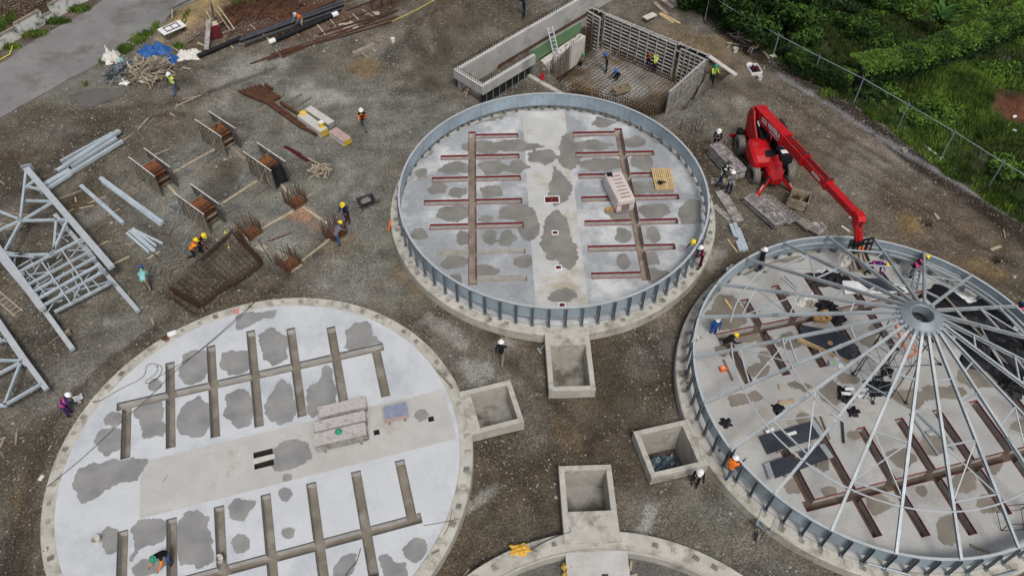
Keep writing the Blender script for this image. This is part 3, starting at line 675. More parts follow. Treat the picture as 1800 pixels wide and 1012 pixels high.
def box_pit(s, label, deck_y, h=.62, floor=-1.3, wall=.24):
    (cx, cy), ang, _ = SILO[s]; (x0, y0), (x1, y1) = BOX_PITS[s]
    c = silo_pt(s, (x0 + x1) / 2, (y0 + y1) / 2); root = thing('concrete_pit', label, 'concrete pit', (c.x, c.y, 0), ang, 'outlet pits beside the silos')
    lx, ly = (x1 - x0) / 2, (y1 - y0) / 2; mx, my = (x0 + x1) / 2, (y0 + y1) / 2
    for (a, b, w, d) in ((0, -ly + wall / 2, 2 * lx, wall), (0, ly - wall / 2, 2 * lx, wall), (-lx + wall / 2, 0, wall, 2 * ly - 2 * wall), (lx - wall / 2, 0, wall, 2 * ly - 2 * wall)):
        m = MB(); m.box((a, b, (h + floor) / 2 - .1), (w, d, h - floor + .2)); m.build('pit_wall', M_concrete, root, False)
    m = MB(); m.box((0, 0, floor - .05), (2 * lx - 2 * wall, 2 * ly - 2 * wall, .1)); m.build('pit_floor', M_pitdark if s == 'C' else M_pitfloor, root, False)
    d0 = y1 + .004; d1 = deck_y                                        # short deck that joins it to the ring beam
    m = MB(); m.box((0, (d0 + d1) / 2 - my, .29), (2 * lx, d1 - d0, .70)); m.build('deck', M_concrete, root, False)
    return root
M_pitfloor = mat('pit_floor', (.30, .29, .27), .6, 0, var=.2, scale=1.2, fine=.12, stain=(.12, .105, .085), stain_amt=.6, stain_scale=.9)
M_pitdark = mat('wet_pit_floor', (.07, .06, .048), .5, 0, var=.35, scale=1.5, fine=.2)

def ell(cx, cy, rx, ry, n=9, seed=0, j=.3, rot=0):
    q = random.Random(int(cx * 7 + cy)); out = []
    for k in range(n):
        a = 2 * PI * k / n; r = 1 + q.uniform(-j, j); x, y = rx * r * math.cos(a), ry * r * math.sin(a)
        out.append((cx + x * math.cos(rot) - y * math.sin(rot), cy + x * math.sin(rot) + y * math.cos(rot)))
    return out
STAIN_B = [[(318, 655), (322, 625), (335, 618), (360, 617), (366, 640), (360, 662), (335, 674), (325, 670)], [(388, 640), (392, 622), (410, 618), (435, 618), (440, 640), (430, 653), (405, 657)],
  [(456, 590), (475, 577), (490, 585), (507, 598), (500, 615), (503, 630), (480, 642), (465, 625), (460, 605)], [(610, 580), (625, 568), (645, 566), (652, 590), (669, 602), (640, 607), (620, 615), (608, 610), (613, 595)],
  [(416, 555), (440, 548), (470, 548), (485, 546), (480, 556), (455, 562), (430, 574), (418, 578)], [(263, 675), (276, 668), (280, 676), (268, 681)], [(237, 725), (250, 708), (275, 706), (288, 718), (280, 738), (292, 750), (285, 765), (255, 768), (248, 745)],
  [(315, 735), (330, 708), (350, 698), (365, 710), (369, 740), (355, 764), (325, 762), (314, 750)], [(395, 728), (402, 710), (400, 695), (420, 685), (435, 690), (445, 720), (436, 746), (420, 750), (405, 735)],
  [(465, 712), (480, 690), (495, 668), (510, 680), (512, 700), (520, 715), (512, 738), (490, 744), (475, 735)], [(541, 698), (545, 680), (562, 672), (572, 645), (583, 648), (582, 668), (590, 680), (588, 705), (570, 712), (550, 732), (541, 720)],
  [(186, 735), (195, 726), (210, 727), (214, 738), (200, 748), (188, 745)], [(168, 775), (180, 755), (210, 755), (213, 785), (190, 799), (178, 792)],
  [(130, 848), (140, 825), (165, 815), (200, 807), (240, 808), (258, 808), (250, 822), (240, 842), (200, 850), (165, 875), (145, 882), (140, 865)],
  [(232, 930), (245, 915), (270, 913), (292, 918), (288, 945), (270, 955), (240, 965), (230, 985)], [(180, 938), (205, 928), (208, 960), (185, 965)], [(235, 998), (260, 985), (288, 975), (292, 990), (265, 1005), (240, 1012)],
  [(315, 925), (325, 905), (345, 898), (365, 908), (362, 930), (372, 950), (372, 985), (350, 996), (320, 990), (313, 960)], [(404, 890), (415, 878), (430, 880), (447, 882), (440, 893), (428, 912), (412, 910)], [(410, 955), (418, 941), (432, 945), (436, 960), (420, 966)],
  [(492, 870), (500, 858), (510, 868), (503, 879)], [(499, 935), (508, 930), (514, 938), (505, 943)], [(500, 838), (508, 834), (508, 842), (502, 844)], [(590, 995), (605, 978), (625, 975), (620, 1000), (608, 1020), (592, 1020)],
  [(710, 965), (725, 950), (745, 950), (745, 972), (730, 985), (715, 978)], [(667, 980), (680, 975), (690, 990), (712, 990), (712, 1020), (680, 1020)], [(480, 790), (510, 775), (540, 780), (545, 805), (515, 820), (485, 825)], [(733, 730), (742, 721), (752, 725), (745, 736), (735, 736)]]
rootB = silo_slab('B', 'bare round silo floor with bright smooth screed, grey damp patches and no steel wall', (M_slabB, M_dampB, M_bandB), STAIN_B, M_lip, band_end=5.2,
                  holes=((.30, .0, .14, .42), (-.24, .0, .16, .42), (-.05, -5.0, .13, .13), (-.05, -7.5, .13, .13)))
pockets(rootB, 'B', 8.92, seed=2)
STAIN_A = [ell(855, 202, 28, 8), ell(855, 258, 40, 10), ell(905, 258, 40, 9), ell(800, 295, 25, 10), ell(870, 295, 25, 10), ell(908, 294, 18, 10), ell(745, 268, 14, 5), ell(740, 305, 10, 8, 8), ell(770, 330, 14, 10), ell(805, 338, 14, 7), ell(865, 335, 20, 11),
  ell(800, 375, 26, 14), ell(855, 385, 10, 5), ell(912, 375, 30, 16), ell(738, 412, 14, 8), ell(815, 418, 9, 12), ell(862, 418, 10, 11), ell(890, 420, 14, 12), ell(925, 390, 20, 26), ell(800, 460, 22, 12), ell(850, 475, 24, 10),
  ell(920, 460, 14, 11), ell(955, 275, 20, 14), ell(1000, 270, 20, 30), ell(985, 330, 16, 30), ell(975, 415, 22, 40), ell(1000, 450, 12, 30), ell(1062, 215, 18, 10), ell(1040, 255, 30, 8), ell(1060, 290, 40, 9), ell(1115, 250, 20, 9), ell(1130, 285, 16, 12),
  ell(1110, 335, 30, 12), ell(1160, 330, 25, 10), ell(1090, 375, 22, 9), ell(1150, 372, 26, 12), ell(1212, 372, 20, 20), ell(1097, 415, 13, 13), ell(1147, 413, 10, 11), ell(1095, 460, 10, 12), ell(1145, 455, 12, 11), ell(1160, 485, 22, 12), ell(990, 520, 20, 12), ell(800, 490, 10, 9), ell(1165, 240, 10, 5)]
rootA = silo_slab('A', 'round silo floor inside an empty galvanised wall ring, farthest of the four', (M_slabA, M_dampA, M_bandA), STAIN_A, M_redframe, frame_skip=(6, 7), band_end=8.5,
                  holes=((0, .36, .42, .26), (0, -2.26, .15, .13), (0, -4.81, .15, .13), (0, -7.35, .15, .13)))
pockets(rootA, 'A', 8.9, a0=R(.2), seed=5, skip=((256, 284),))
STAIN_C = [ell(1280, 548, 34, 26), ell(1300, 590, 20, 10), ell(1345, 600, 14, 8), ell(1320, 592, 18, 8), ell(1385, 600, 22, 12), ell(1335, 652, 16, 12), ell(1345, 628, 10, 8), ell(1298, 702, 20, 9), ell(1323, 697, 16, 7), ell(1395, 675, 8, 5), ell(1412, 680, 10, 4),
  ell(1460, 690, 22, 18), ell(1410, 735, 10, 8), ell(1392, 855, 12, 10), ell(1458, 863, 10, 6), ell(1445, 815, 10, 8), ell(1500, 765, 8, 6), ell(1545, 885, 22, 16), ell(1585, 805, 20, 14), ell(1640, 780, 25, 16), ell(1620, 862, 8, 6), ell(1695, 845, 18, 16),
  ell(1668, 935, 16, 22), ell(1738, 885, 18, 14), ell(1745, 815, 12, 14), ell(1600, 700, 30, 14), ell(1660, 690, 40, 10), ell(1720, 660, 30, 22), ell(1310, 470, 14, 6), ell(1375, 455, 30, 6), ell(1490, 665, 20, 8), ell(1270, 615, 10, 8), ell(1530, 600, 14, 10), ell(1540, 580, 10, 8), ell(1795, 750, 16, 12)]
rootC = silo_slab('C', 'round silo floor under the spoked roof frame, strewn with materials', (M_slabC, M_dampC, M_bandC), STAIN_C, M_redframe, band_end=8.5, holes=((0, -4.9, .2, .2), (0, .4, .25, .25)))
pockets(rootC, 'C', 8.9, a0=R(.0), seed=6)
box_pit('A', 'square concrete pit under the near edge of the empty walled silo', -9.05, floor=-.75)
box_pit('B', 'square concrete pit at the right end of the bare silo floor', -9.05, floor=-.8)
box_pit('C', 'dark concrete pit with a crumpled tarpaulin inside, left of the roofed silo', -9.05, floor=-1.5)
box_pit('D', 'concrete pit in front of the unfinished silo at the bottom', -8.62, floor=-.95)

# the fourth silo: ring only, gravel still inside, its band slab just started
(cx, cy), ang, _ = SILO['D']
rootD = thing('silo_foundation', 'unfinished silo ring with gravel inside and a short concrete band, at the bottom', 'silo foundation', (cx, cy, 0), ang, 'round silo foundations')
m = MB(); m.lathe([(8.35, -.3), (8.35, SZ - .05), (8.38, SZ - .03), (RING_R - .06, SZ - .03), (RING_R - .02, SZ - .08), (RING_R, -.6)], n=132); m.build('ring_beam', M_ring, rootD, False)
m = MB(); m.lathe([(8.25, -.3), (8.25, SZ + .03), (8.348, SZ + .03), (8.348, -.3)], n=132); m.build('inner_curb', M_concrete, rootD, False)
m = MB(); m.box((0, -6.7, .36), (2.5, 3.1, .58)); m.box((0, -4.6, .34), (2.5, 1.1, .54)); band = m.build('slab', M_bandA, rootD, False)
m = MB(); m.box((-.25, -7.2, .655), (.26, .26, .012)); m.build('drain_hole', M_hole_shade, rootD, False)  # flat plate, its dark colour painted for the hole's shade
M_fill = mat('gravel_fill', (.13, .125, .115), .95, 0, var=.3, scale=1.5, fine=.45, fscale=14, bump=1.0, bscale=18)
m = MB(); m.lathe([(0, .12), (2, .14), (4, .10), (6, .15), (8.24, .12)], n=48); m.build('gravel_fill', M_fill, rootD, False)
pockets(rootD, 'D', 8.8, a0=R(3), seed=9, skip=((80, 100),))
# steel grates lying over the drain openings of the empty silo
def grate(px_x, px_y, w, d, n, label):
    c = silo_pt('A', px_x, px_y, SLAB_Z + .006); t = thing('floor_grate', label, 'floor grate', c, SILO['A'][1], 'steel grates over the floor drains')
    fr = MB(); fr.box((0, -d / 2, .012), (w + .05, .05, .03)); fr.box((0, d / 2, .012), (w + .05, .05, .03)); fr.box((-w / 2, 0, .012), (.05, d - .05, .03)); fr.box((w / 2, 0, .012), (.05, d - .05, .03))
    fr.build('grate_frame', M_white, t, False)
    b = MB()
    for k in range(1, n): b.box((-w / 2 + w * k / n, 0, .01), (.022, d - .05, .02))
    nd = max(3, int(n * d / w))
    for k in range(1, nd): b.box((0, -d / 2 + d * k / nd, .008), (w - .05, .02, .018))
    b.build('grate_bar', M_redframe, t, False)
    return t
grate(0, .36, .84, .52, 9, 'large steel grate in the middle of the empty silo floor, a stick across it')
grate(0, -2.26, .32, .28, 4, 'small steel grate nearest to the large grate in the empty silo floor')
grate(0, -4.81, .32, .28, 4, 'small steel grate between two other small ones in the empty silo floor')
grate(0, -7.35, .32, .28, 4, 'small steel grate just inside the near wall of the empty silo')

# galvanised wall rings
def silo_wall(s, label, a_seam, r=8.55, z0=SZ, zp=1.06, z1=1.93, front_deg=None):
    (cx, cy), ang, _ = SILO[s]
    root = thing('silo_wall_ring', label, 'silo wall', (cx, cy, 0), 0, 'galvanised silo wall rings')
    NP = 22; base = None
    for k in range(NP):
        if base is None:
            m = MB(); st = 6
            for j in range(st):
                b0 = 2 * PI / NP * j / st + .001; b1 = 2 * PI / NP * (j + 1) / st - (.001 if j == st - 1 else 0)
                q = [(r * math.cos(b), r * math.sin(b)) for b in (b0, b1)]; w = [((r + .006) * math.cos(b), (r + .006) * math.sin(b)) for b in (b0, b1)]
                m.add([(*q[0], zp), (*q[1], zp), (*q[1], z1), (*q[0], z1)], [(0, 1, 2, 3)]); m.add([(*w[0], zp), (*w[1], zp), (*w[1], z1), (*w[0], z1)], [(3, 2, 1, 0)])
                m.add([(*q[0], z1), (*q[1], z1), (*w[1], z1), (*w[0], z1)], [(0, 1, 2, 3)]); m.add([(*q[0], zp), (*q[1], zp), (*w[1], zp), (*w[0], zp)], [(3, 2, 1, 0)])
            base = m.build('wall_sheet', M_panel, root, False); base.matrix_local = Matrix.Rotation(a_seam, 4, 'Z')
        else: piece('wall_sheet', base, root, Matrix.Rotation(a_seam + 2 * PI * k / NP, 4, 'Z'))
    m = MB()                                            # rolled rim along the top
    m.lathe([(r - .035, z1 + .004), (r - .035, z1 + .04), (r + .075, z1 + .04), (r + .075, z1 + .004)], n=132); rim = m.build('top_rim', M_galv_w, root, False)
    post = None
    for k in range(NP * 3):
        a = a_seam + 2 * PI * k / (NP * 3)
        if post is None:
            m = MB(); x = r + .085
            m.box((x + .03, -.055, (z0 + z1) / 2), (.10, .012, z1 - z0)); m.box((x + .03, .055, (z0 + z1) / 2), (.10, .012, z1 - z0)); m.box((x - .015, 0, (z0 + z1) / 2), (.012, .098, z1 - z0))
            m.box((x + .04, 0, z0 + .012), (.22, .2, .02))
            post = m.build('stiffener_post', M_post, root, False); post.matrix_local = Matrix.Rotation(a, 4, 'Z')
        else: piece('stiffener_post', post, root, Matrix.Rotation(a, 4, 'Z'))
    seam = None
    for k in range(NP):
        if seam is None:
            m = MB(); m.box((r - .012, 0, (zp + z1) / 2), (.012, .11, z1 - zp)); seam = m.build('seam_plate', M_galv, root, False); seam.matrix_local = Matrix.Rotation(a_seam, 4, 'Z')
        else: piece('seam_plate', seam, root, Matrix.Rotation(a_seam + 2 * PI * k / NP, 4, 'Z'))
    return root
silo_wall('A', 'galvanised wall ring standing open around the empty silo floor', R(86.9))
silo_wall('C', 'galvanised wall ring carrying the spoked roof frame', R(223.4))
# ------------------------------------------------------------------ spoked roof frame over the right-hand silo
M_rafter = mat('rafter_steel', (.385, .415, .43), .55, .15, var=.16, scale=1.3, fine=.10, fscale=14, per_obj=.10)
def roof_frame():
    (cx, cy), _, _ = SILO['C']
    root = thing('roof_frame', 'spoked galvanised roof frame rising to a round hub over the right-hand silo', 'roof frame', (cx, cy, 0))
    zr = lambda r: 2.0 + (8.5 - r) * .535
    pt = lambda a, r, dz=0.0: Vector((r * math.cos(a), r * math.sin(a), zr(r) + dz))
    A0 = R(223.4); NP = 22; DA = 2 * PI / NP
    m = MB(); m.lathe([(.44, 5.9), (.44, 6.36), (.47, 6.38), (.50, 6.37), (.82, 6.20), (.82, 6.06), (.79, 6.06), (.54, 6.24), (.48, 5.9), (.44, 5.9)], n=44)
    m.build('hub_cone', M_hub, root, False, smooth=False)
    src = None
    for k in range(NP):                                   # sockets round the hub
        Mx = Matrix.Rotation(A0 + k * DA, 4, 'Z')
        if src is None:
            m = MB(); m.tube((.58, 0, 6.20), (.90, 0, 6.04), .085, .115, 10, False)
            m.lathe([(.0, 0), (.10, 0)], (.86, 0, 6.05), 8, 'X')
            src = m.build('hub_socket', M_hub, root, False); src.matrix_local = Mx
        else: piece('hub_socket', src, root, Mx)
    raf = spl = None
    for k in range(NP):
        Mx = Matrix.Rotation(A0 + k * DA, 4, 'Z')
        if raf is None:
            m = MB(); p0 = Vector((8.58, 0, zr(8.58))); p1 = Vector((.80, 0, zr(.80)))
            m.channel(p0, p1, .11, .14, .014, (0, 0, 1), 1)
            raf = m.build('rafter', M_rafter, root, False); raf.matrix_local = Mx
            m = MB(); q = Vector((5.35, 0, zr(5.35))); d = (p1 - p0).normalized(); m.bar(q - d * .16, q + d * .16, .125, .15, (0, 0, 1))
            spl = m.build('splice_plate', M_galv, root, False); spl.matrix_local = Mx
        else:
            piece('rafter', raf, root, Mx); piece('splice_plate', spl, root, Mx)
    srcs = {}
    for k in range(0, NP, 2):                             # every second bay is braced
        Mx = Matrix.Rotation(A0 - DA + k * DA, 4, 'Z')
        for nm, (ra, rb) in {'outer_strut': (6.72, 6.72), 'inner_strut': (4.8, 4.8), 'diagonal_a': (6.72, 4.8), 'diagonal_b': (4.8, 6.72), 'hub_strut': (2.55, 2.55)}.items():
            if k in (10, 14) and nm == 'diagonal_b': continue
            plain = 'brace' if 'diag' in nm else 'strut'
            if nm not in srcs:
                m = MB(); m.bar(pt(0, ra), pt(DA, rb), .055 if 'diag' not in nm else .04, .075 if 'diag' not in nm else .045)
                srcs[nm] = m.build(plain, M_galv_w, root, False); srcs[nm].matrix_local = Mx
            else: piece(plain, srcs[nm], root, Mx)
    for k in range(1, NP, 2):                             # odd bays: single short stubs
        if k % 4 == 1:
            m = MB(); a = A0 - DA + k * DA; m.bar(pt(a, 3.4), pt(a + DA, 3.4), .05, .06); m.build('strut', M_galv, root, False)
    def hoop(r, a0, a1, sag=0.0):
        n = int(abs(a1 - a0) / 3); ps = [pt(R(a0 + (a1 - a0) * i / n), r, .11 - sag * math.sin(PI * i / n)) for i in range(n + 1)]
        m = MB(); m.path(ps, .036, 6); m.build('hoop_tube', M_galv_w, root, False)
    hoop(7.05, 171.5, 224); hoop(7.05, 224.6, 256); hoop(7.05, 256.6, 303); hoop(7.15, 128, 161.5); hoop(5.06, 174, 227); hoop(7.05, -30, 20)
    for (a0, a1, r, z) in ((-8, 84, 8.36, 1.62), (-8, 70, 8.30, 1.42), (85, 118, 8.36, 1.7)):          # eave rails inside the far wall
        n = int((a1 - a0) / 3); m = MB(); ps = [Vector((r * math.cos(R(a0 + (a1 - a0) * i / n)), r * math.sin(R(a0 + (a1 - a0) * i / n)), z)) for i in range(n + 1)]
        for a, b in zip(ps[:-1], ps[1:]): m.bar(a, b, .05, .09)
        m.build('eave_rail', M_galv_w, root, False)
    return root
roof_frame()

def tower_under_hub():
    c = silo_pt('C', -.1, .0, SLAB_Z); root = thing('scaffold_tower', 'thin pipe scaffold tower with splayed legs under the roof hub', 'scaffold', c)
    zt = 6.0; q = .62
    for sx in (-1, 1):
        for sy in (-1, 1):
            m = MB(); m.tube((c.x + sx * q, c.y + sy * q, SLAB_Z), (c.x + sx * q, c.y + sy * q, zt), .024, None, 6); m.build('standard', M_dksteel, root)
    zs = [1.2, 2.2, 3.2, 4.2, 5.2, 5.9]
    for i, z in enumerate(zs):
        m = MB()
        for a, b in (((-1, -1), (1, -1)), ((1, -1), (1, 1)), ((1, 1), (-1, 1)), ((-1, 1), (-1, -1))):
            m.tube((c.x + a[0] * q, c.y + a[1] * q, z), (c.x + b[0] * q, c.y + b[1] * q, z), .018, None, 5)
            if i: m.tube((c.x + a[0] * q, c.y + a[1] * q, zs[i - 1]), (c.x + b[0] * q, c.y + b[1] * q, z), .014, None, 5)
        stuff(m.build('ledger', M_galv, root))
    for px, py in ((1499, 657), (1534, 708), (1592, 708), (1652, 640), (1480, 610)):
        f = site(px, py, SLAB_Z); m = MB(); top = Vector((c.x + (q if f.x > c.x else -q), c.y + (q if f.y > c.y else -q), 4.2))
        m.tube(f, top, .026, None, 6); m.tube(f, Vector((top.x, top.y, 1.4)), .02, None, 5); m.box((f.x, f.y, f.z + .02), (.16, .16, .03)); m.build('raking_leg', M_dksteel, root)
    return root
tower_under_hub()

# ------------------------------------------------------------------ text helper
def lettering(name, body, size, Mw, material, parent, depth=.006, spacing=1.0, bold=0.0):
    cu = bpy.data.curves.new(name, 'FONT'); cu.body = body; cu.size = size; cu.extrude = depth / 2; cu.align_x = 'CENTER'; cu.align_y = 'CENTER'; cu.space_character = spacing; cu.offset = bold; cu.resolution_u = 2
    tmp = bpy.data.objects.new(name, cu); COL.objects.link(tmp)
    dg = bpy.context.evaluated_depsgraph_get(); me = bpy.data.meshes.new_from_object(tmp.evaluated_get(dg))
    COL.objects.unlink(tmp); bpy.data.objects.remove(tmp)
    me.materials.clear(); me.materials.append(material); me.transform(Mw)
    o = bpy.data.objects.new(name, me); COL.objects.link(o); o.parent = parent
    return o
def face_matrix(c, right, up):
    r = Vector(right).normalized(); u = Vector(up); u = (u - r * u.dot(r)).normalized(); n = r.cross(u)
    M = Matrix((r, u, n)).transposed().to_4x4(); M.translation = c; return M

# ------------------------------------------------------------------ red telehandler
def telehandler():
    base = Vector((15.3, 36.45, 0)); base.z = G(base) ; rz = R(-173.1)
    root = thing('telehandler', 'red rotating telehandler with its long boom reaching over the right-hand silo', 'telehandler', base, rz)
    B = lambda m, n, mt, p=root, **k: m.build(n, mt, p, False, **k)
    # tapering hull: list of sections (y, half width, z low, z high)
    def hull(secs, x0=0.0):
        m = MB(); vs = []; fs = []
        for y, hw, zl, zh, ch in secs:
            vs += [(x0 - hw, y, zl), (x0 + hw, y, zl), (x0 + hw, y, zh - ch), (x0 + hw - ch, y, zh), (x0 - hw + ch, y, zh), (x0 - hw, y, zh - ch)]
        for i in range(len(secs) - 1):
            for k in range(6): fs.append((6 * i + k, 6 * i + (k + 1) % 6, 6 * i + 6 + (k + 1) % 6, 6 * i + 6 + k))
        fs += [tuple(range(6))[::-1], tuple(range(6 * len(secs) - 6, 6 * len(secs)))]
        return m.add(vs, fs)
    B(hull([(-2.3, .42, .45, .9, .05), (-1.9, .5, .4, 1.1, .05), (1.5, .5, .4, 1.15, .06), (1.95, .48, .5, 1.12, .1), (2.35, .28, .5, .9, .1)], .1), 'chassis', M_red)
    B(hull([(.95, .42, 1.1, 1.55, .06), (1.35, .48, 1.1, 1.42, .06), (1.8, .40, 1.0, 1.22, .08), (2.15, .26, .8, 1.0, .08)], .1), 'nose_cover', M_red)
    m = MB(); m.lathe([(.0, 1.1), (.85, 1.1), (.85, 1.3), (.0, 1.3)], (.1, -.1, 0), 28); B(m, 'slew_ring', M_dksteel)
    B(hull([(-2.1, .3, 1.35, 1.9, .1), (-1.7, .34, 1.3, 2.1, .1), (-.2, .34, 1.3, 2.1, .1)], .15), 'turret_frame', M_dksteel)
    # engine hood on the left, rounded
    m = hull([(-.05, .52, 1.3, 2.05, .1), (.25, .6, 1.2, 2.12, .14), (.8, .62, 1.15, 2.02, .16), (1.25, .58, 1.15, 1.82, .18), (1.55, .44, 1.2, 1.55, .14)], .84); hood = B(m, 'engine_hood', M_red)
    m = MB(); m.box((.42, 1.2, 1.93), (.55, .42, .03), 0, R(-14)); B(m, 'hood_grille', M_black, hood)
    for s in (-1, 1):                                    # tall side cheeks that carry the boom pin
        x = .40 + s * .42
        m = MB(); q = [(-1.75, 1.3), (-.1, 1.3), (.0, 1.95), (-.9, 2.55), (-1.35, 3.05), (-1.75, 3.05), (-2.0, 2.4)]
        m.add([(x - .045, y, z) for y, z in q] + [(x + .045, y, z) for y, z in q], [tuple(range(7)), tuple(range(13, 6, -1))] + [(k, k + 7, (k + 1) % 7 + 7, (k + 1) % 7) for k in range(7)]); B(m, 'turret_cheek', M_red)
    m = MB(); m.tube((-.1, -1.5, 2.8), (.9, -1.5, 2.8), .12, None, 12); B(m, 'boom_pin', M_dksteel)
    # cab: dark glazed box beside the boom
    cab = B(hull([(-1.15, .40, 1.2, 2.45, .1), (.1, .42, 1.2, 2.5, .12), (.55, .40, 1.2, 2.1, .12)], -.62), 'cab', M_dkcab)
    m = MB(); m.box((-.62, .335, 2.24), (.66, .02, .52), 0, R(-41)); B(m, 'windscreen', M_glass, cab)
    m = MB(); m.box((-.62, -.5, 2.51), (.62, 1.0, .03)); B(m, 'cab_roof', M_black, cab)
    m = MB(); m.box((-.62, 1.02, 1.38), (.72, .78, .56)); m.box((-.62, 1.0, 1.68), (.6, .66, .05)); bb = B(m, 'battery_box', M_black)
    m = MB(); m.box((-.60, .92, 1.714), (.42, .30, .012)); B(m, 'box_label', M_white, bb)
    m = MB(); m.blob((-.55, .5, 1.8), .16, 3); B(m, 'hydraulic_valve', M_bluepaint)
    for x in (.25, .58):
        m = MB(); m.tube((x, -1.3, 2.35), (x, .25, 2.1), .07, None, 10); B(m, 'lift_cylinder', M_black)
    m = MB(); m.tube((.66, -.9, 2.62), (.66, -.55, 2.52), .05, None, 8); B(m, 'cylinder_rod', M_galv_w)
    # telescopic boom
    P0 = Vector((.40, -1.72, 2.78)); P1 = Vector((-.90, 9.0, 4.22)); D = (P1 - P0).normalized(); LB = (P1 - P0).length
    side = D.cross(Vector((0, 0, 1))).normalized(); up = side.cross(D)
    at = lambda t: P0 + D * t
    def section(nm, t0, t1, w, h, collar=True):
        m = MB(); m.bar(at(t0), at(t1), w, h, up)
        o = B(m, nm, M_red)
        if collar:
            m = MB(); m.bar(at(t1 - .16), at(t1 + .005), w + .07, h + .07, up); B(m, 'collar', M_red, o)
        return o
    s1 = section('boom_section', 0, 3.45, .60, .66); s2 = section('boom_section', 3.3, 5.6, .50, .53); s3 = section('boom_section', 5.4, 8.0, .42, .44); s4 = section('boom_section', 7.8, LB + .12, .36, .36, False)
    m = MB()
    for o_, t0, t1, h in ((.09, 3.2, 5.5, .30), (-.09, 3.2, 5.5, .30), (.07, 5.3, 7.95, .255), (-.07, 5.3, 7.95, .255)):
        m.bar(at(t0) + up * (h + .0) + side * o_, at(t1) + up * h + side * o_, .06, .05, up)
    B(m, 'hose_track', M_dkred)
    for t, w in ((5.5, .3), (7.9, .26)):
        m = MB(); m.tube(at(t) + up * (w + .06) - side * .2, at(t) + up * (w + .06) + side * .2, .07, None, 10); B(m, 'roller', M_dkred)
    # lettering on the boom flank that faces the yard
    sg = 1 if side.x > 0 else -1
    fl = side * sg
    right = -D if (D.cross(up)).dot(fl) > 0 else D
    n_ = fl; right = D; upv = up
    if right.cross(upv).dot(n_) < 0: right = -D
    lettering('boom_lettering', 'RIVERA', .44, face_matrix(at(2.52) + fl * (.30 + .006) + up * .08, right, upv), M_white, s1, bold=.012)
    m = MB(); m.bar(at(2.05) + fl * .303 - up * .18, at(3.1) + fl * .303 - up * .18, .008, .035, up); B(m, 'letter_underline', M_white, s1)
    for dz in (.13, -.03):
        m = MB(); m.bar(at(1.05) + fl * .303 + up * dz, at(1.65) + fl * .303 + up * dz, .008, .075, up); B(m, 'decal_stripe', M_white, s1)
    lettering('boom_lettering', 'RIVERA', .26, face_matrix(at(7.05) + fl * .217, right, upv), M_white, s3, bold=.008)
    # jib head and fork carriage
    T = at(LB)
    m = MB(); m.add([(T.x + sx * .2, T.y + y, T.z + z) for sx in (-1, 1) for y, z in ((-.32, .2), (.12, .24), (.30, .05), (.24, -.42), (-.16, -.40))],
                    [tuple(range(5)), tuple(range(9, 4, -1))] + [(k, k + 5, (k + 1) % 5 + 5, (k + 1) % 5) for k in range(5)]); jh = B(m, 'jib_head', M_red)
    for dz, dy in ((-.02, .30), (-.22, .30)):
        m = MB(); m.tube((T.x, T.y + dy - .04, T.z + dz), (T.x, T.y + dy + .012, T.z + dz), .07, None, 12); B(m, 'pin_hole', M_black, jh)
    jb = Vector((-1.22, 9.22, 2.88)); m = MB(); m.bar((T.x, T.y + .04, T.z - .3), jb, .34, .3, (0, 1, 0)); m.bar((T.x - .1, T.y + .22, T.z - .5), (jb.x, jb.y + .17, jb.z + .1), .2, .06, (0, 1, 0)); B(m, 'jib', M_red)
    fk = MB(); cxk, w = -1.38, 1.24; zt, zb, y0 = 2.92, 2.15, 9.30
    for z in (zt, (zt + zb) / 2 + .1, zb): fk.bar((cxk - w / 2, y0 + (zt - z) * .18, z), (cxk + w / 2, y0 + (zt - z) * .18, z), .07, .09)
    fc = B(fk, 'fork_carriage', M_black)
    for i in range(6):
        x = cxk - w / 2 + w * i / 5; m = MB(); m.bar((x, y0, zt), (x, y0 + (zt - zb) * .18, zb), .05, .05); B(m, 'carriage_bar', M_black, fc)
    for x in (cxk - .32, cxk + .32):
        m = MB(); m.bar((x, y0 + .2, zb), (x, y0 + 1.25, zb - .08), .12, .045); m.bar((x, y0 + .16, zb), (x, y0 + .06, zt - .1), .12, .06, (0, 1, 0)); B(m, 'fork', M_black, fc)
    m = MB(); m.blob((cxk + .1, y0 - .1, 2.55), (.4, .15, .22), 5); B(m, 'carriage_block', M_black, fc)
    # wheels
    def wheel(x, y, steer=0.0):
        Mx = Matrix.Translation((x, y, .58)) @ Matrix.Rotation(steer, 4, 'Z')
        t = MB(); t.T = Mx
        t.lathe([(.33, -.19), (.50, -.21), (.565, -.16), (.575, 0), (.565, .16), (.50, .21), (.33, .19), (.31, 0), (.33, -.19)], n=28, axis='X')
        for k in range(18):
            a = 2 * PI * k / 18
            for s in (-1, 1):
                aa = a + (PI / 18 if s > 0 else 0); d = Vector((0, math.cos(aa), math.sin(aa))); tg = Vector((s * .8, -math.sin(aa), math.cos(aa))).normalized()
                t.hexa(Vector((s * .1, 0, 0)) + d * .575, [tg, tg.cross(d).normalized(), d], [.13, .035, .03])
        ty = B(t, 'tyre', M_rubber)
        r_ = MB(); r_.T = Mx; r_.lathe([(.0, -.05), (.16, -.08), (.2, .02), (.325, .04), (.325, -.17)], n=20, axis='X'); r_.lathe([(.0, .05), (.16, .08), (.2, -.02), (.325, -.04), (.325, .17)], n=20, axis='X'); B(r_, 'rim', M_dksteel, ty)
    for x, y, s in ((1.16, 1.36, R(6)), (-.98, 1.36, R(-3)), (1.16, -1.24, R(-6)), (-.98, -1.24, 0)):
        wheel(x, y, s)
        m = MB(); m.tube((.1, y, .58), (x - math.copysign(.2, x), y, .58), .1, None, 10); B(m, 'axle', M_dksteel)
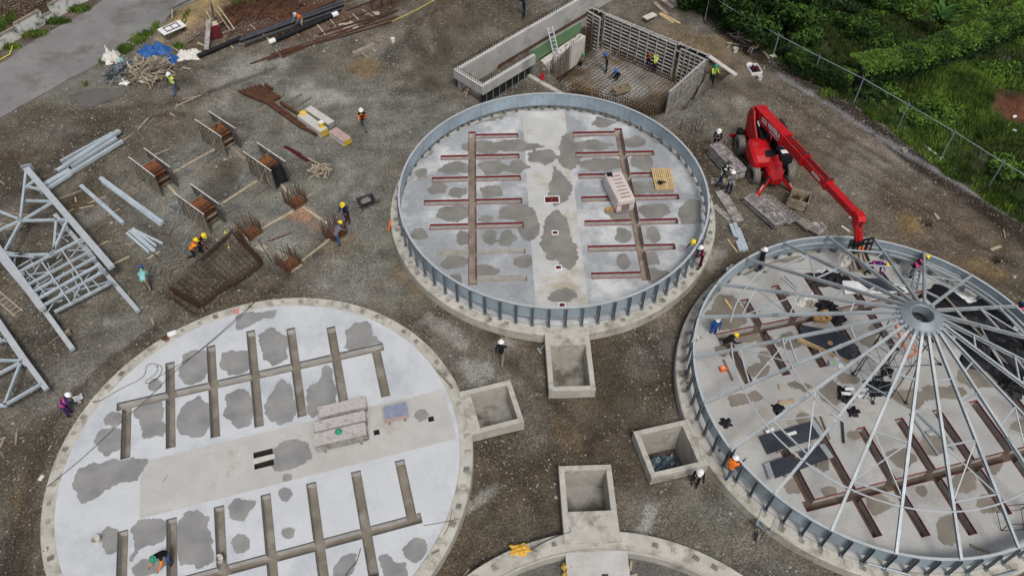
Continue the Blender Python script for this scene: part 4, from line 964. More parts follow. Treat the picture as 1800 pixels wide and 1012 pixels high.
    # stabiliser legs
    for sy in (1, -1):
        for sx in (1, -1):
            p0 = Vector((.1 + sx * .42, sy * 2.12, .78)); p1 = Vector((.15 + sx * 1.12, sy * 2.72, .10))
            m = MB(); m.bar(p0, p1, .2, .17, (0, 0, 1)); lg = B(m, 'stabiliser_leg', M_red)
            m = MB(); m.box((p1.x, p1.y, .045), (.42, .36, .07), sx * .5); m.bar(p1 + Vector((0, 0, .1)), p1 - Vector((0, 0, .05)), .16, .16); B(m, 'foot_pad', M_red, lg)
            m = MB(); q0 = p0 + Vector((sx * .02, 0, .2)); q1 = p0.lerp(p1, .82) + Vector((0, 0, .14)); m.tube(q0, q0.lerp(q1, .6), .065, None, 8); B(m, 'leg_cylinder', M_black, lg)
            m = MB(); m.tube(q0.lerp(q1, .58), q1, .032, None, 8); B(m, 'leg_rod', M_galv_w, lg)
    m = MB(); m.box((1.02, -1.95, .95), (.3, .5, .4)); B(m, 'fuel_tank', M_black)
    return root
M_dkcab = mat('cab_frame', (.02, .02, .022), .5, 0, var=.2)
M_glass = mat('tinted_glass', (.025, .03, .035), .08, 0, var=0, spec=.8)
M_bluepaint = mat('blue_paint', (.03, .07, .25), .5, 0, var=.2)
M_dkred = mat('dark_red_paint', (.08, .012, .014), .55, 0, var=.25)
telehandler()
# ------------------------------------------------------------------ tank under construction: channel, excavation, forms, rebar
def along(p0, p1, t): return Vector(p0).lerp(Vector(p1), t)
def flat(v, z): return Vector((v[0], v[1], z))
CH0 = site(797, 122, 1.6); CHD = (Vector((4.54, 52.44, 0)) - Vector((-3.84, 43.91, 0))).normalized(); CHN = Vector((CHD.y, -CHD.x, 0))
M_wallc = mat('cast_wall_concrete', (.40, .395, .375), .88, 0, var=.14, scale=.8, fine=.07, stain=(.24, .235, .215), stain_amt=.35, stain_scale=.7, bump=.15)
M_blackply = mat('black_film_plywood', (.022, .022, .024), .55, 0, var=.4, scale=2)
def channel_wall():
    root = thing('concrete_channel', 'raised concrete channel with starter bars along its tops, behind the empty silo', 'concrete channel', flat(CH0, 0))
    def wall(nm, a, b, z0, z1, t=.28, m_=M_wallc):
        m = MB(); m.bar(flat(a, (z0 + z1) / 2), flat(b, (z0 + z1) / 2), t, z1 - z0); return m.build(nm, m_, root)
    W = 2.75; a0 = flat(CH0, 0) + CHN * .14
    far0 = a0; far1 = a0 + CHD * 20
    L0 = 3.6
    for k in range(8):                                   # pours of the far wall, joints left between them
        wall('wall_pour', a0 + CHD * (2.5 * k + .012 + (.3 if k == 0 else 0)), a0 + CHD * (2.5 * (k + 1)), -.9, 1.6 + .012 * ((k * 7) % 3 - 1))
    near0 = a0 + CHN * (W - .28); wall('near_wall', near0 + CHD * .0, near0 + CHD * 4.95, .95, 1.6)
    wall('end_wall', a0 + CHD * .14 - CHN * .14, near0 + CHD * .14 - CHN * .142, .95, 1.602)
    m = MB(); m.bar(flat(a0 + CHN * 1.23 + CHD * .3, -.4), flat(a0 + CHN * 1.23 + CHD * 4.95, -.4), 2.17, .2); m.build('channel_floor', M_wallc, root)
    m = MB(); m.bar(flat(near0 - CHN * .15 + CHD * .1, -.05), flat(near0 - CHN * .15 + CHD * 4.9, -.05), .05, 1.98); m.build('black_form', M_blackply, root)
    for k in range(8):
        p = near0 + CHD * (.5 + .6 * k) - CHN * .05; m = MB(); m.tube(flat(p, -.9), flat(p, .94), .025, None, 6); m.build('prop', M_galv, root)
    bars = MB(); strip = MB()
    def starters(a, b, n, off, h=.42):
        for i in range(n):
            p = along(a, b, (i + .5) / n) + CHN * off; bars.tube(flat(p, 1.6), flat(p, 1.6 + h), .014, None, 4, False); strip.box((p.x, p.y, 1.616), (.07, .2, .03), math.atan2(CHD.y, CHD.x))
    starters(far0, far1, 90, -.03); starters(near0, near0 + CHD * 4.9, 24, 0); starters(a0 + CHN * .1, near0, 12, 0)
    stuff(bars.build('starter_bar', M_rebar, root)); stuff(strip.build('bar_collar', M_white, root))
    for h in (.62, .95):
        m = MB(); m.tube(flat(far0 - CHN * .25, 1.2 + h - .4), flat(far1 - CHN * .25, 1.2 + h - .4), .018, None, 5); m.build('long_bar', M_rebar, root)
    m = MB()
    for i in range(34): p = far0 + CHD * (.3 + .55 * i) - CHN * .25; m.tube(flat(p, .0), flat(p, 1.8), .014, None, 4)
    stuff(m.build('tie_bar', M_rebar, root))
    for k in range(6):                                    # rusty bars lapped along the foot of the far wall
        p = a0 + CHN * (.22 + .03 * k); m = MB(); m.tube(flat(p + CHD * 3.6, .02 + .075 * k), flat(p + CHD * 14, .02 + .075 * k), .016, None, 5); m.build('lapped_bar', M_rust, root)
    return root
channel_wall()
# concrete strip between the pool and the excavation, and the curb in front of it
M_strip = mat('pale_blinding', (.52, .50, .45), .9, 0, var=.14, scale=1.5, fine=.1, stain=(.3, .27, .22), stain_amt=.3)
def curb(label, pts, w, z0, z1, m_):
    a, b = pts; t = thing('concrete_curb', label, 'concrete curb', flat(a, 0))
    m = MB(); m.bar(flat(a, (z0 + z1) / 2), flat(b, (z0 + z1) / 2), w, z1 - z0); m.build('curb', m_, t); return t
s0 = site(931, 121, -.25); s1 = site(1020, 60, -.25)
d_ = (s1 - s0).normalized(); n_ = Vector((d_.y, -d_.x, 0))
curb('pale concrete strip between the green water and the rebar grid', (s0 + n_ * .22, s1 + n_ * .22), .55, -2.2, -.22, M_strip)
c0 = site(922, 128, .1); c1 = site(1000, 172, .1)
curb('low concrete kerb with a red bucket on it, at the near corner of the excavation', (c0, c1), .32, -.5, .12, M_concrete)

def rebar_grid(label, a, b, z0, z1, sp=.19, spz=.22, lean=.0, r=.019, extra=0):
    t = thing('rebar_grid', label, 'rebar grid', flat(a, z0), group='rebar grids in the excavation')
    a = flat(a, 0); b = flat(b, 0); L_ = (b - a).length; n = int(L_ / sp); q = random.Random(n); m = MB(); d = (b - a) / L_; nn = Vector((d.y, -d.x, 0))
    for lay in range(1 + extra):
        o = nn * (.28 * lay)
        for i in range(n + 1):
            p = a + d * (L_ * i / n) + o; h = z1 + q.uniform(-.12, .3); m.tube(flat(p, z0), flat(p + nn * lean + d * q.uniform(-.05, .05), h), r, None, 4, False)
    stuff(m.build('vertical_bar', M_rebar, t)); m = MB(); k = int((z1 - z0) / spz)
    for lay in range(1 + extra):
        o = nn * (.28 * lay)
        for i in range(1, k + 1): f = i / k; m.tube(flat(a + o + nn * lean * f, z0 + (z1 - z0) * f), flat(b + o + nn * lean * f, z0 + (z1 - z0) * f + q.uniform(-.03, .03)), r, None, 4, False)
    stuff(m.build('horizontal_bar', M_rebar, t)); return t
F_ = PIT_FLOOR
rebar_grid('tall upright rebar grid beside the pale concrete strip', (2.75, 47.55), (6.25, 53.0), F_, -.25, extra=1)
rebar_grid('upright rebar grid across the near end, behind the red bucket', (2.5, 46.7), (3.6, 45.7), F_, -.1, sp=.16)
rebar_grid('long low rebar grid along the near side, just behind the silo wall', (3.7, 45.9), (9.6, 43.1), F_, -1.25, sp=.15, extra=1)
rebar_grid('rebar starter row standing in the middle of the pit floor', (4.3, 46.9), (9.9, 44.3), F_, -1.75, sp=.18)
rebar_grid('dense rebar grid standing inside the leaning right-hand form', (10.1, 43.5), (12.7, 46.5), F_, -.9, sp=.15, extra=1)
rebar_grid('low rebar row below the big back form', (7.6, 51.6), (12.0, 48.0), F_, -2.0, sp=.17)
# floor mat
def floor_mat():
    t = thing('rebar_grid', 'rebar mat lying flat over the floor of the excavation', 'rebar grid', (7.5, 48, F_), group='rebar grids in the excavation')
    u = Vector((.766, -.643, 0)); v = Vector((.643, .766, 0)); o = Vector((7.9, 47.9, F_ + .07)); m = MB()
    for i in range(-13, 14):
        m.tube(o + v * (.3 * i * .92) - u * 4.0, o + v * (.3 * i * .92) + u * 3.9, .014, None, 4, False)
    for i in range(-13, 14):
        m.tube(o + u * (.3 * i) - v * 3.7 + Vector((0, 0, .02)), o + u * (.3 * i) + v * 3.6 + Vector((0, 0, .02)), .014, None, 4, False)
    stuff(m.build('mat_bar', M_rebar, t))
floor_mat()
# form panels
M_formrib = mat('form_steel_rib', (.42, .405, .38), .8, .1, var=.3, scale=3, fine=.2, per_obj=.15)
M_formsheet = mat('form_face', (.10, .09, .085), .8, 0, var=.6, scale=1.4, fine=.3, stain=(.025, .025, .025), stain_amt=.6, stain_scale=.9)
M_formbrown = mat('form_face_brown', (.17, .135, .095), .85, 0, var=.4, scale=1.5, fine=.25)
def form_panel(label, a, b, z0, z1, nv, nh, sheet, depth=.12, group='wall forms of the tank'):
    t = thing('wall_form', label, 'wall form', flat(along(a, b, .5), z0), group=group); a = flat(a, 0); b = flat(b, 0); d = (b - a).normalized(); n = Vector((-d.y, d.x, 0))
    n = -n if n.y > 0 else n                              # towards the pit
    m = MB(); m.bar(flat(a, (z0 + z1) / 2) - n * .02, flat(b, (z0 + z1) / 2) - n * .02, .03, z1 - z0); m.build('form_sheet', sheet, t)
    o = n * (depth / 2)
    for z in (z0 + .03, z1 - .03):
        m = MB(); m.bar(flat(a, z) + o, flat(b, z) + o, depth, .07); m.build('frame_rail', M_formrib, t)
    for e in (a, b):
        m = MB(); m.bar(flat(e, z0) + o, flat(e, z1) + o, .08, depth + .004, n); m.build('frame_stile', M_formrib, t)
    for i in range(1, nh):
        z = z0 + (z1 - z0) * i / nh; m = MB(); m.bar(flat(a, z) + o * .8, flat(b, z) + o * .8, depth * .8, .045); m.build('rib', M_formrib, t)
    for i in range(1, nv):
        p = along(a, b, i / nv); m = MB(); m.bar(flat(p, z0) + o * 1.2, flat(p, z1) + o * 1.2, .05, depth * .9, n); m.build('stud', M_formrib, t)
    return t
B0, B1, B2, B3 = Vector((6.92, 52.55, 0)), Vector((11.64, 48.64, 0)), Vector((11.95, 48.30, 0)), Vector((13.45, 47.0, 0))
g0 = site(1022, 12, .4); g1 = site(1056, 31, .4)
form_panel('brown slatted wall form at the far left corner of the pit', g0, g1, -2.4, .4, 3, 9, M_formbrown)
form_panel('largest grey wall form along the back of the pit, two workers before it', B0, B1, F_, .4, 8, 10, M_formsheet)
form_panel('short grey wall form in the back right corner of the pit', B2, B3, F_, .3, 5, 9, M_formsheet)
bo = Vector((.64, .77, 0)) * .42
form_panel('outer half of the back wall form, with its top frame bedded against the earth', g0 + bo, B3 + bo, -2.2, .42, 12, 4, M_formsheet)
tf = thing('spacer_frame', 'row of spacers bridging the tops of the back wall forms', 'spacer frame', flat(B0, .4))
for i in range(15):
    p = along(g0, B3, i / 14); m = MB(); m.bar(flat(p, .47), flat(p + bo, .47), .06, .06); m.build('spacer', M_formrib, tf)
# right-hand form of horizontal planks
r0, r1 = Vector((13.42, 46.85, 0)), Vector((10.42, 43.2, 0))
rt = thing('plank_form', 'form of long horizontal planks closing the right side of the pit', 'wall form', flat(along(r0, r1, .5), -1), group='wall forms of the tank')
dn = Vector((.77, -.64, 0))
for k in range(9):
    z = -2.15 + .28 * k; m = MB(); m.bar(flat(r0, z) + dn * .0, flat(r1, z - .02 * (k % 2)), .07, .2 + .03 * (k % 2)); m.build('plank', M_formgrey, rt)
for i in range(7):
    p = along(r0, r1, (i + .3) / 7); m = MB(); m.bar(flat(p, -2.3) - dn * .09, flat(p, .28) - dn * .09, .08, .09, dn); m.build('stud', M_woodgrey, rt)
m = MB(); m.bar(flat(r0, .36), flat(r1, .33), .13, .08); m.build('top_rail', M_formrib, rt)
# raking props on the pit floor
for i, (px, py, qx, qy) in enumerate(((1098, 66, 1080, 103), (1122, 82, 1110, 108), (1063, 50, 1052, 82), (1064, 68, 1056, 84), (1155, 98, 1150, 108), (1185, 86, 1168, 118), (1148, 78, 1140, 112), (1116, 106, 1102, 118))):
    top = site(px, py, -.9); ft = site(qx, qy, F_); m = MB(); m.tube(top, ft, .032, None, 6); m.box((ft.x, ft.y, F_ + .02), (.18, .18, .03))
    tag(m.build('raking_prop', M_galv if i != 2 else M_dkred), ('red' if i == 2 else 'grey') + ' raking prop against the back form, ' + ('first', 'second', 'third', 'fourth', 'fifth', 'sixth', 'seventh', 'shortest')[i] + ' listed of the row', 'prop', 'raking props of the tank forms')
# ------------------------------------------------------------------ yard: column forms, rebar, steel stock, timber
YA = R(-39.5)
def column_form():
    t = thing('column_form', 'x', 'column form', (0, 0, 0), 0, 'column forms in the sunken yard')
    B = lambda m, n, mt, p=t, **k: m.build(n, mt, p, False, **k)
    for s in (-1, 1):
        y = s * .52
        m = MB(); m.box((0, y, .78), (2.62, .035, 1.56)); pn = B(m, 'form_board', M_formply)
        m = MB(); m.box((0, y, 1.585), (2.64, .05, .045)); B(m, 'top_edge', M_sack, pn)
        for k in range(7):
            x = -1.15 + 2.3 * k / 6; m = MB(); m.box((x, y + s * .055, .72), (.07, .07, 1.4)); B(m, 'batten', M_woodgrey, pn)
        for x in (-.75, .7):
            ft = Vector((x + .05, s * 2.0, .03)); m = MB(); m.tube((x, y + s * .1, 1.25), ft, .022, None, 6); m.tube((x, y + s * .1, .2), ft + Vector((0, 0, .02)), .022, None, 6); m.box(ft, (.16, .16, .04)); B(m, 'push_pull_prop', M_prop)
    m = MB(); m.box((.18, 0, .62), (.82, .86, 1.24)); core = B(m, 'column_box', M_rust)
    m = MB(); m.box((.0, 0, 1.275), (.7, .84, .05)); pl = B(m, 'template_plate', M_rustor, core)
    for x, y, r in ((-.12, .16, .085), (-.02, .0, .085), (-.16, -.12, .05), (.12, -.16, .045), (.16, .2, .045), (.2, .02, .04), (.2, -.28, .03)):
        m = MB(); m.lathe([(0, 1.304), (r, 1.304), (r, 1.30)], (x, y, 0), 10); B(m, 'bolt_hole', M_black, pl)
    for z in (1.05, .55, .15):
        m = MB(); m.box((.66, 0, z), (.09, .98, .09)); B(m, 'waler', M_rustor if z == 1.05 else M_woodgrey, core)
    m = MB(); m.box((-.36, 0, 1.28), (.07, .98, .08)); B(m, 'waler', M_woodgrey, core)
    return t
M_prop = mat('dull_prop_steel', (.20, .20, .20), .6, .2, var=.25)
M_formply = mat('mortar_splashed_plywood', (.11, .10, .092), .85, 0, var=.35, scale=2.2, fine=.2, stain=(.36, .35, .33), stain_amt=.3, stain_scale=1.6)
cf = column_form(); first = True
for (x, y), lab in (((-18.27, 38.63), 'column form between two splashed boards, farthest from the silos'), ((-21.28, 35.12), 'column form between dark boards, at the left of the sunken yard'),
                    ((-14.64, 35.59), 'column form with a black sheet hung in its open end'), ((-17.69, 32.03), 'column form nearest the rebar footing, bright orange plate on top')):
    z = G(x, y) + .0
    if first: cf.location = (x, y, z); cf.rotation_euler = (0, 0, YA); cf['label'] = lab; first = False
    else: dup(cf, (x, y, z), YA + R(1.5 * rnd.uniform(-1, 1)), lab)
c = Vector((-14.64, 35.59, 0)); m = MB(); uu = Vector((math.cos(YA), math.sin(YA), 0)); vv = Vector((-uu.y, uu.x, 0))
m.sheet(6, 6, lambda a, b: c + uu * (.78 + .35 * b + .04 * math.sin(9 * a)) + vv * (-.45 + .9 * a) + Vector((0, 0, 1.0 - 1.15 * b + .05 * math.sin(7 * a + 5 * b))))
tag(m.build('plastic_sheet', M_film, thick=.01), 'black plastic sheet hung in the open end of a column form', 'plastic sheet')

def gbar(name, px, m_, w, h, label, cat, group=None, dz=0.0, parent=None, lift=0.0):
    a = on_ground(px[0], px[1]); b = on_ground(px[2], px[3]); mb = MB()
    a.z += h / 2 + dz + lift; b.z += h / 2 + dz
    mb.bar(a, b, w, h); o = mb.build(name, m_, parent)
    return tag(o, label, cat, group) if label else o
# pale levelling boards on the ground between the column bases
for i, (q, lab) in enumerate((((377, 263, 300, 306), 'long pale board from the farthest column form down to the left one'), ((404, 256, 431, 281), 'pale board joining the farthest column form to the right one'),
    ((289, 319, 309, 341), 'pale board joining the left column form to the nearest one'), ((388, 360, 452, 318), 'long pale board rising from the nearest column form to the right one'), ((489, 319, 509, 342), 'pale board from the right column form to a rebar stub'),
    ((537, 349, 563, 332), 'short pale board beyond the rebar stub at the yard corner'), ((532, 364, 575, 393), 'pale board between two rebar stubs, running to the bending worker'), ((516, 371, 456, 405), 'board dusted with orange powder beside a rebar stub'),
    ((585, 417, 528, 461), 'pale board from the bending worker to the front rebar stub'), ((513, 478, 531, 466), 'short stick lying at the front of the front rebar stub'))):
    gbar('ground_board', q, M_wood, .16, .04, lab, 'board', 'levelling boards of the column yard')
gbar('wide_board', (452, 432, 505, 455), M_ply, .42, .04, 'wide pale board between the front rebar stub and its neighbour', 'board')

def rebar_stub(px, py, label, h=1.0, w=.95, q=None):
    c = on_ground(px, py); q = random.Random(int(px)); t = thing('rebar_stub', label, 'rebar cage', c, YA, 'rebar stubs of future columns')
    m = MB()
    for k in range(7):
        for s in (-1, 1):
            for (x, y) in ((-w / 2 + w * k / 6, s * w / 2), (s * w / 2, -w / 2 + w * k / 6)):
                m.tube((x, y, -.2), (x + q.uniform(-.06, .06), y + q.uniform(-.06, .06), h * q.uniform(.8, 1.15)), .017, None, 5)
    stuff(m.build('upright_bar', M_rust, t, False)); m = MB()
    for z in (.15, .3, .45, .6):
        for s in (-1, 1):
            m.tube((-w / 2, s * w / 2, z), (w / 2, s * w / 2, z), .012, None, 4); m.tube((s * w / 2, -w / 2, z), (s * w / 2, w / 2, z), .012, None, 4)
    m.build('stirrup', M_rust, t, False)
    m = MB(); m.box((0, 0, .02), (w * .9, w * .9, .06)); m.blob((0, 0, .03), (.4, .35, .12), int(px), .3); m.build('rust_stained_base', M_rustor, t, False)
    return t
rebar_stub(521, 356, 'square stub of rusty bars at the far corner of the board square'); rebar_stub(590, 412, 'square stub of rusty bars that the worker in a grey shirt bends over')
rebar_stub(509, 466, 'square stub of rusty bars nearest the bare silo floor'); rebar_stub(441, 410, 'square stub of rusty bars with grey plastic caps, by the footing trench')

# footing cage in its trench
def footing():
    p = [site(x, y, -.55) for x, y in ((300, 512), (410, 412), (458, 463), (350, 540))]; t = thing('footing_cage', 'rusty rebar cage of a footing set in its trench', 'rebar cage', p[0]); q = random.Random(4)
    for e, (a, b) in enumerate(((0, 1), (1, 2), (2, 3), (3, 0))):
        m = MB()
        for z in (-.64, -.5, -.36, -.2):
            for o in (0, .09):
                m.tube(flat(p[a], z + q.uniform(-.03, .03)) + Vector((o, o, 0)), flat(p[b], z + q.uniform(-.03, .03)) + Vector((o, o, 0)), .024, None, 4)
        n = 16
        for i in range(n): s = along(p[a], p[b], (i + .5) / n); m.tube(flat(s, -.7), flat(s, -.16 + q.uniform(0, .1)), .016, None, 4)
        stuff(m.build('edge_bar', M_rebar, t))
    m = MB()
    for i in range(15):
        f = (i + .5) / 15; m.tube(flat(along(p[0], p[1], f), -.2 + q.uniform(-.08, .12)), flat(along(p[3], p[2], f), -.25), .016, None, 4)
    for i in range(8):
        f = (i + .5) / 8; m.tube(flat(along(p[0], p[3], f), -.68), flat(along(p[1], p[2], f), -.68), .013, None, 4)
    stuff(m.build('cross_bar', M_rebar, t))
    return t
footing()
# bars lying beside it
for k in range(7):
    gbar('rebar', (262 + 9 * k, 478 - 1 + 3 * k, 296 + 4 * k + 5, 432 + 6 * k - 4), M_rebar, .035, .035, 'rusty bar of the loose bundle left of the footing, ' + ('first', 'second', 'third', 'fourth', 'fifth', 'sixth', 'last')[k] + ' from the truss', 'rebar', 'loose rebar left of the footing trench')
for q, lab in (((270, 447, 356, 543), 'long rusty bar laid across the left end of the footing trench'), ((300, 430, 330, 500), 'rusty bar slanting over the near left of the footing'), ((410, 420, 460, 470), 'rusty bar along the right end of the footing'), ((455, 425, 478, 462), 'thin timber leaning by the capped rebar stub')):
    gbar('rebar', q, M_rebar, .04, .04, lab, 'rebar', dz=.12)
gbar('formwork_plank', (415, 402, 440, 432), M_ply, .06, .32, 'thin plywood edge standing by the capped rebar stub', 'plank', dz=.05); gbar('red_pipe', (450, 433, 511, 410), M_dkred, .05, .05, 'red pipe lying on the gravel by the front rebar stubs', 'pipe')
m = MB(); a = on_ground(398, 413); m.bar(a + Vector((0, 0, .1)), on_ground(404, 440) + Vector((0, 0, .1)), .07, .03); tag(m.build('level_staff', M_yellow), 'orange and yellow levelling staff standing by the footing', 'levelling staff')

# galvanised steel stock
def steel(px, label, w=.2, h=.16, n=1, gap=.24, group=None, lift=0, dz=.1):
    a = on_ground(px[0], px[1]); b = on_ground(px[2], px[3]); d = (b - a).normalized(); s = Vector((d.y, -d.x, 0))
    o = MB(); za = h / 2 + dz
    o.channel(flat(a, a.z + za), flat(b, b.z + za), w, h, .02); return tag(o.build('steel_channel', M_truss), label, 'steel channel', group)
GS = 'galvanised channels stocked on the left'
for q, lab, w, h, dz in (((109, 288, 200, 238), 'thin galvanised channel on the upper left edge of the long pile', .16, .16, .1), ((103, 304, 150, 276), 'short galvanised channel in the middle of the long pile', .22, .16, .1), ((118, 300, 214, 238), 'galvanised channel in the top layer of the long pile', .3, .18, .28),
   ((126, 296, 206, 246), 'galvanised channel lying below the top one in the long pile', .3, .18, .08), ((120, 313, 218, 253), 'longest galvanised channel on the lower right edge of the pile', .2, .2, .12), ((66, 338, 126, 303), 'wide galvanised channel at the near end of the pile, under the truss', .32, .16, .12),
   ((74, 344, 128, 309), 'galvanised channel beside the wide one at the near end of the pile', .22, .16, .1), ((145, 331, 219, 397), 'single galvanised channel lying between the pile and the pallet', .22, .18, .1), ((179, 318, 288, 397), 'long white galvanised channel beside a small pallet', .24, .18, .12), ((181, 322, 284, 399), 'second channel nested under the long white one', .14, .16, .02)):
    steel(q, lab, w, h, group=GS, dz=dz)
for k, q in enumerate(((224, 412, 263, 446), (229, 409, 272, 446), (233, 408, 274, 443), (236, 406, 276, 436), (234, 405, 287, 431))):
    steel(q, 'short galvanised channel of the fan-shaped bundle, ' + ('nearest the truss', 'second from the truss', 'in the middle', 'second from the right', 'at the right')[k], .13, .12, group='fan-shaped bundle of channels', dz=.05 + .05 * (k % 2))
LT = [((210, 420, 236, 406), 'by the fan bundle head'), ((226, 432, 238, 428), 'under the fan bundle'), ((259, 456, 281, 443), 'under the tail of the fan bundle'), ((140, 367, 165, 362), 'flat between pile and single channel'), ((164, 408, 191, 389), 'left of the single channel'), ((156, 358, 186, 346), 'across the single channel'),
      ((189, 380, 211, 368), 'under the single channel'), ((196, 396, 221, 378), 'below the single channel tail'), ((133, 348, 134, 355), 'upright short by the pile'), ((105, 350, 143, 336), 'dark near the truss'), ((119, 374, 130, 368), 'by the truss chord'), ((171, 434, 191, 424), 'dark right of the truss'), ((197, 466, 228, 451), 'right of the truss foot'),
      ((20, 505, 33, 493), 'left of the truss'), ((86, 605, 124, 577), 'under the truss end beam'), ((267, 558, 270, 572), 'on the mud by the silo'), ((309, 188, 353, 168), 'below the debris pile'), ((320, 175, 346, 171), 'beside it below the debris pile'), ((310, 184, 322, 187), 'short by the yard bank'), ((303, 190, 310, 193), 'tiny by the yard bank'), ((299, 200, 308, 205), 'pale on the yard bank'),
      ((243, 228, 262, 207), 'dark pair left'), ((254, 229, 272, 208), 'dark pair right'), ((195, 234, 207, 232), 'at the pile head'), ((211, 251, 233, 237), 'past the pile head'), ((0, 318, 8, 325), 'at the left edge'), ((354, 541, 358, 548), 'at the near end of the footing'), ((265, 276, 300, 262), 'by the left form'),
      ((375, 401, 388, 390), 'upper yellow by the nearest form'), ((390, 407, 406, 393), 'lower yellow by the nearest form'), ((1, 786, 9, 768), 'left edge of the mud, lower'), ((28, 782, 30, 760), 'left edge of the mud, upper'), ((0, 792, 8, 805), 'dark at the left edge of the mud'), ((86, 792, 91, 783), 'beside the bare silo ring'), ((106, 770, 116, 760), 'just left of the silo ring'), ((285, 330, 290, 333), 'stub by the left form')]
for q, where in LT: gbar('timber_offcut', q, M_wood if sum(q) % 3 else M_woodgrey, .09, .06, 'loose timber offcut, ' + where, 'timber', 'loose timber offcuts about the yard')

def pallet(px, py, rz, label, sx=1.1, sy=1.0, n=6, m_=None, z=None, group='wooden pallets', nd=3):
    c = on_ground(px, py) if z is None else site(px, py, z); m_ = m_ or M_woodgrey
    t = thing('pallet', label, 'pallet', c, rz, group)
    for k in range(nd):
        m = MB(); m.box((0, -sy / 2 + .05 + (sy - .1) * k / (nd - 1), .055), (sx, .09, .1)); m.build('bearer', m_, t, False)
    for k in range(n):
        m = MB(); m.box((-sx / 2 + .05 + (sx - .1) * k / (n - 1), 0, .118), (.10 if n < 9 else sx / n * .78, sy, .022)); m.build('deck_board', m_, t, False)
    return t
pallet(26, 392, R(82), 'weathered pallet lying under the left truss', 1.3, 1.3, 8); pallet(225, 338, R(60), 'small weathered pallet beside the long white channel', .75, 1.2, 5); pallet(1165, 316, R(2), 'new yellow pallet on the empty silo floor, black tools on it', 1.15, 1.75, 10, M_yellowwood, SLAB_Z, nd=3)

# large galvanised trusses lying on the ground
def truss():
    t = thing('steel_truss', 'large galvanised tower truss lying on its side at the left', 'steel truss', on_ground(110, 500)); Z = 1.05
    def mem(nm, x0, y0, x1, y1, w, h, z0=Z, z1=None, m_=M_truss):
        m = MB(); m.bar(site(x0, y0, z0), site(x1, y1, z1 if z1 is not None else z0), w, h); m_ = M_truss if m_ is M_galv else m_; return m.build(nm, m_, t)
    mem('main_chord', 47, 297, 196, 470, .34, .2, m_=M_galv_w); mem('main_chord', -30, 400, 75, 543, .34, .2, m_=M_galv_w)
    mem('lower_chord', 97, 378, 243, 547, .22, .2, .4, .35, M_galv_w); mem('lower_chord', 74, 540, 128, 614, .24, .2, .5, .3, M_galv_w); mem('lower_chord', -20, 430, 76, 545, .2, .18, .4)
    m = MB(); p = site(48, 294, Z); m.box((p.x, p.y, Z), (.6, .12, .4), R(20)); m.build('head_plate', M_galv, t)
    for q in ((46, 300, 36, 386), (37, 387, -5, 370), (37, 387, -8, 408), (37, 388, 5, 447), (37, 388, 120, 386), (42, 386, 95, 354), (47, 328, 74, 334), (46, 353, 88, 354), (60, 318, 44, 330), (118, 388, 92, 446), (92, 447, 8, 449), (99, 385, 95, 440), (95, 442, 88, 452), (4, 443, 60, 452)):
        mem('web_member', *q, .12, .12)
    for k, q in enumerate(((33, 478, 144, 420), (50, 500, 160, 441), (58, 513, 168, 452), (67, 525, 176, 464), (76, 537, 184, 476))): mem('cross_member', *q, .11, .12, Z + .05 * (k % 2) - .02, m_=M_galv)
    mem('cross_member', 96, 548, 194, 498, .12, .12, .45)
    mem('cross_member', 90, 452, 40, 448, .1, .1, .6)
    for q in ((109, 440, 160, 517), (74, 461, 126, 536)): mem('long_brace', *q, .07, .08, Z + .1, m_=M_galv)
    for q in ((40, 484, 85, 478), (48, 498, 72, 462), (55, 510, 88, 488), (60, 512, 100, 505), (100, 455, 120, 430), (120, 458, 142, 430), (118, 440, 150, 440), (128, 455, 165, 460), (130, 470, 168, 455), (95, 530, 120, 500), (78, 533, 110, 528), (85, 546, 108, 512), (130, 520, 165, 470), (128, 512, 190, 495), (150, 505, 180, 470), (130, 478, 170, 472), (70, 490, 95, 470), (66, 526, 94, 486), (30, 470, 55, 455), (25, 455, 25, 480)):
        mem('lacing', *q, .045, .05, .75)
    for q in ((45, 476, 70, 500), (88, 470, 110, 455), (100, 500, 112, 478), (140, 505, 128, 530), (160, 490, 176, 505), (64, 500, 84, 520), (110, 500, 140, 520), (40, 495, 60, 480), (150, 430, 165, 450), (84, 462, 96, 500), (125, 475, 135, 500)): mem('lacing', *q, .045, .05, .95)
    for q in ((28, 445, 26, 466), (54, 455, 60, 470), (100, 410, 120, 425), (103, 420, 118, 400), (112, 415, 128, 412), (55, 455, 100, 448)): mem('lacing', *q, .05, .06, .55)
    for px, py in ((36, 387), (92, 448), (146, 424), (38, 482), (180, 475), (62, 520), (192, 498)):
        m = MB(); p = site(px, py, Z); m.box((p.x, p.y, p.z + .07), (.34, .26, .02), R(-35)); m.build('gusset_plate', M_galv, t)
    for px, py in ((222, 527), (117, 590), (30, 500), (160, 470)):
        p = on_ground(px, py); m = MB(); m.box((p.x, p.y, p.z + .13), (.5, .2, .26), R(50)); m.build('packing_block', M_woodgrey, t)
    return t
truss()
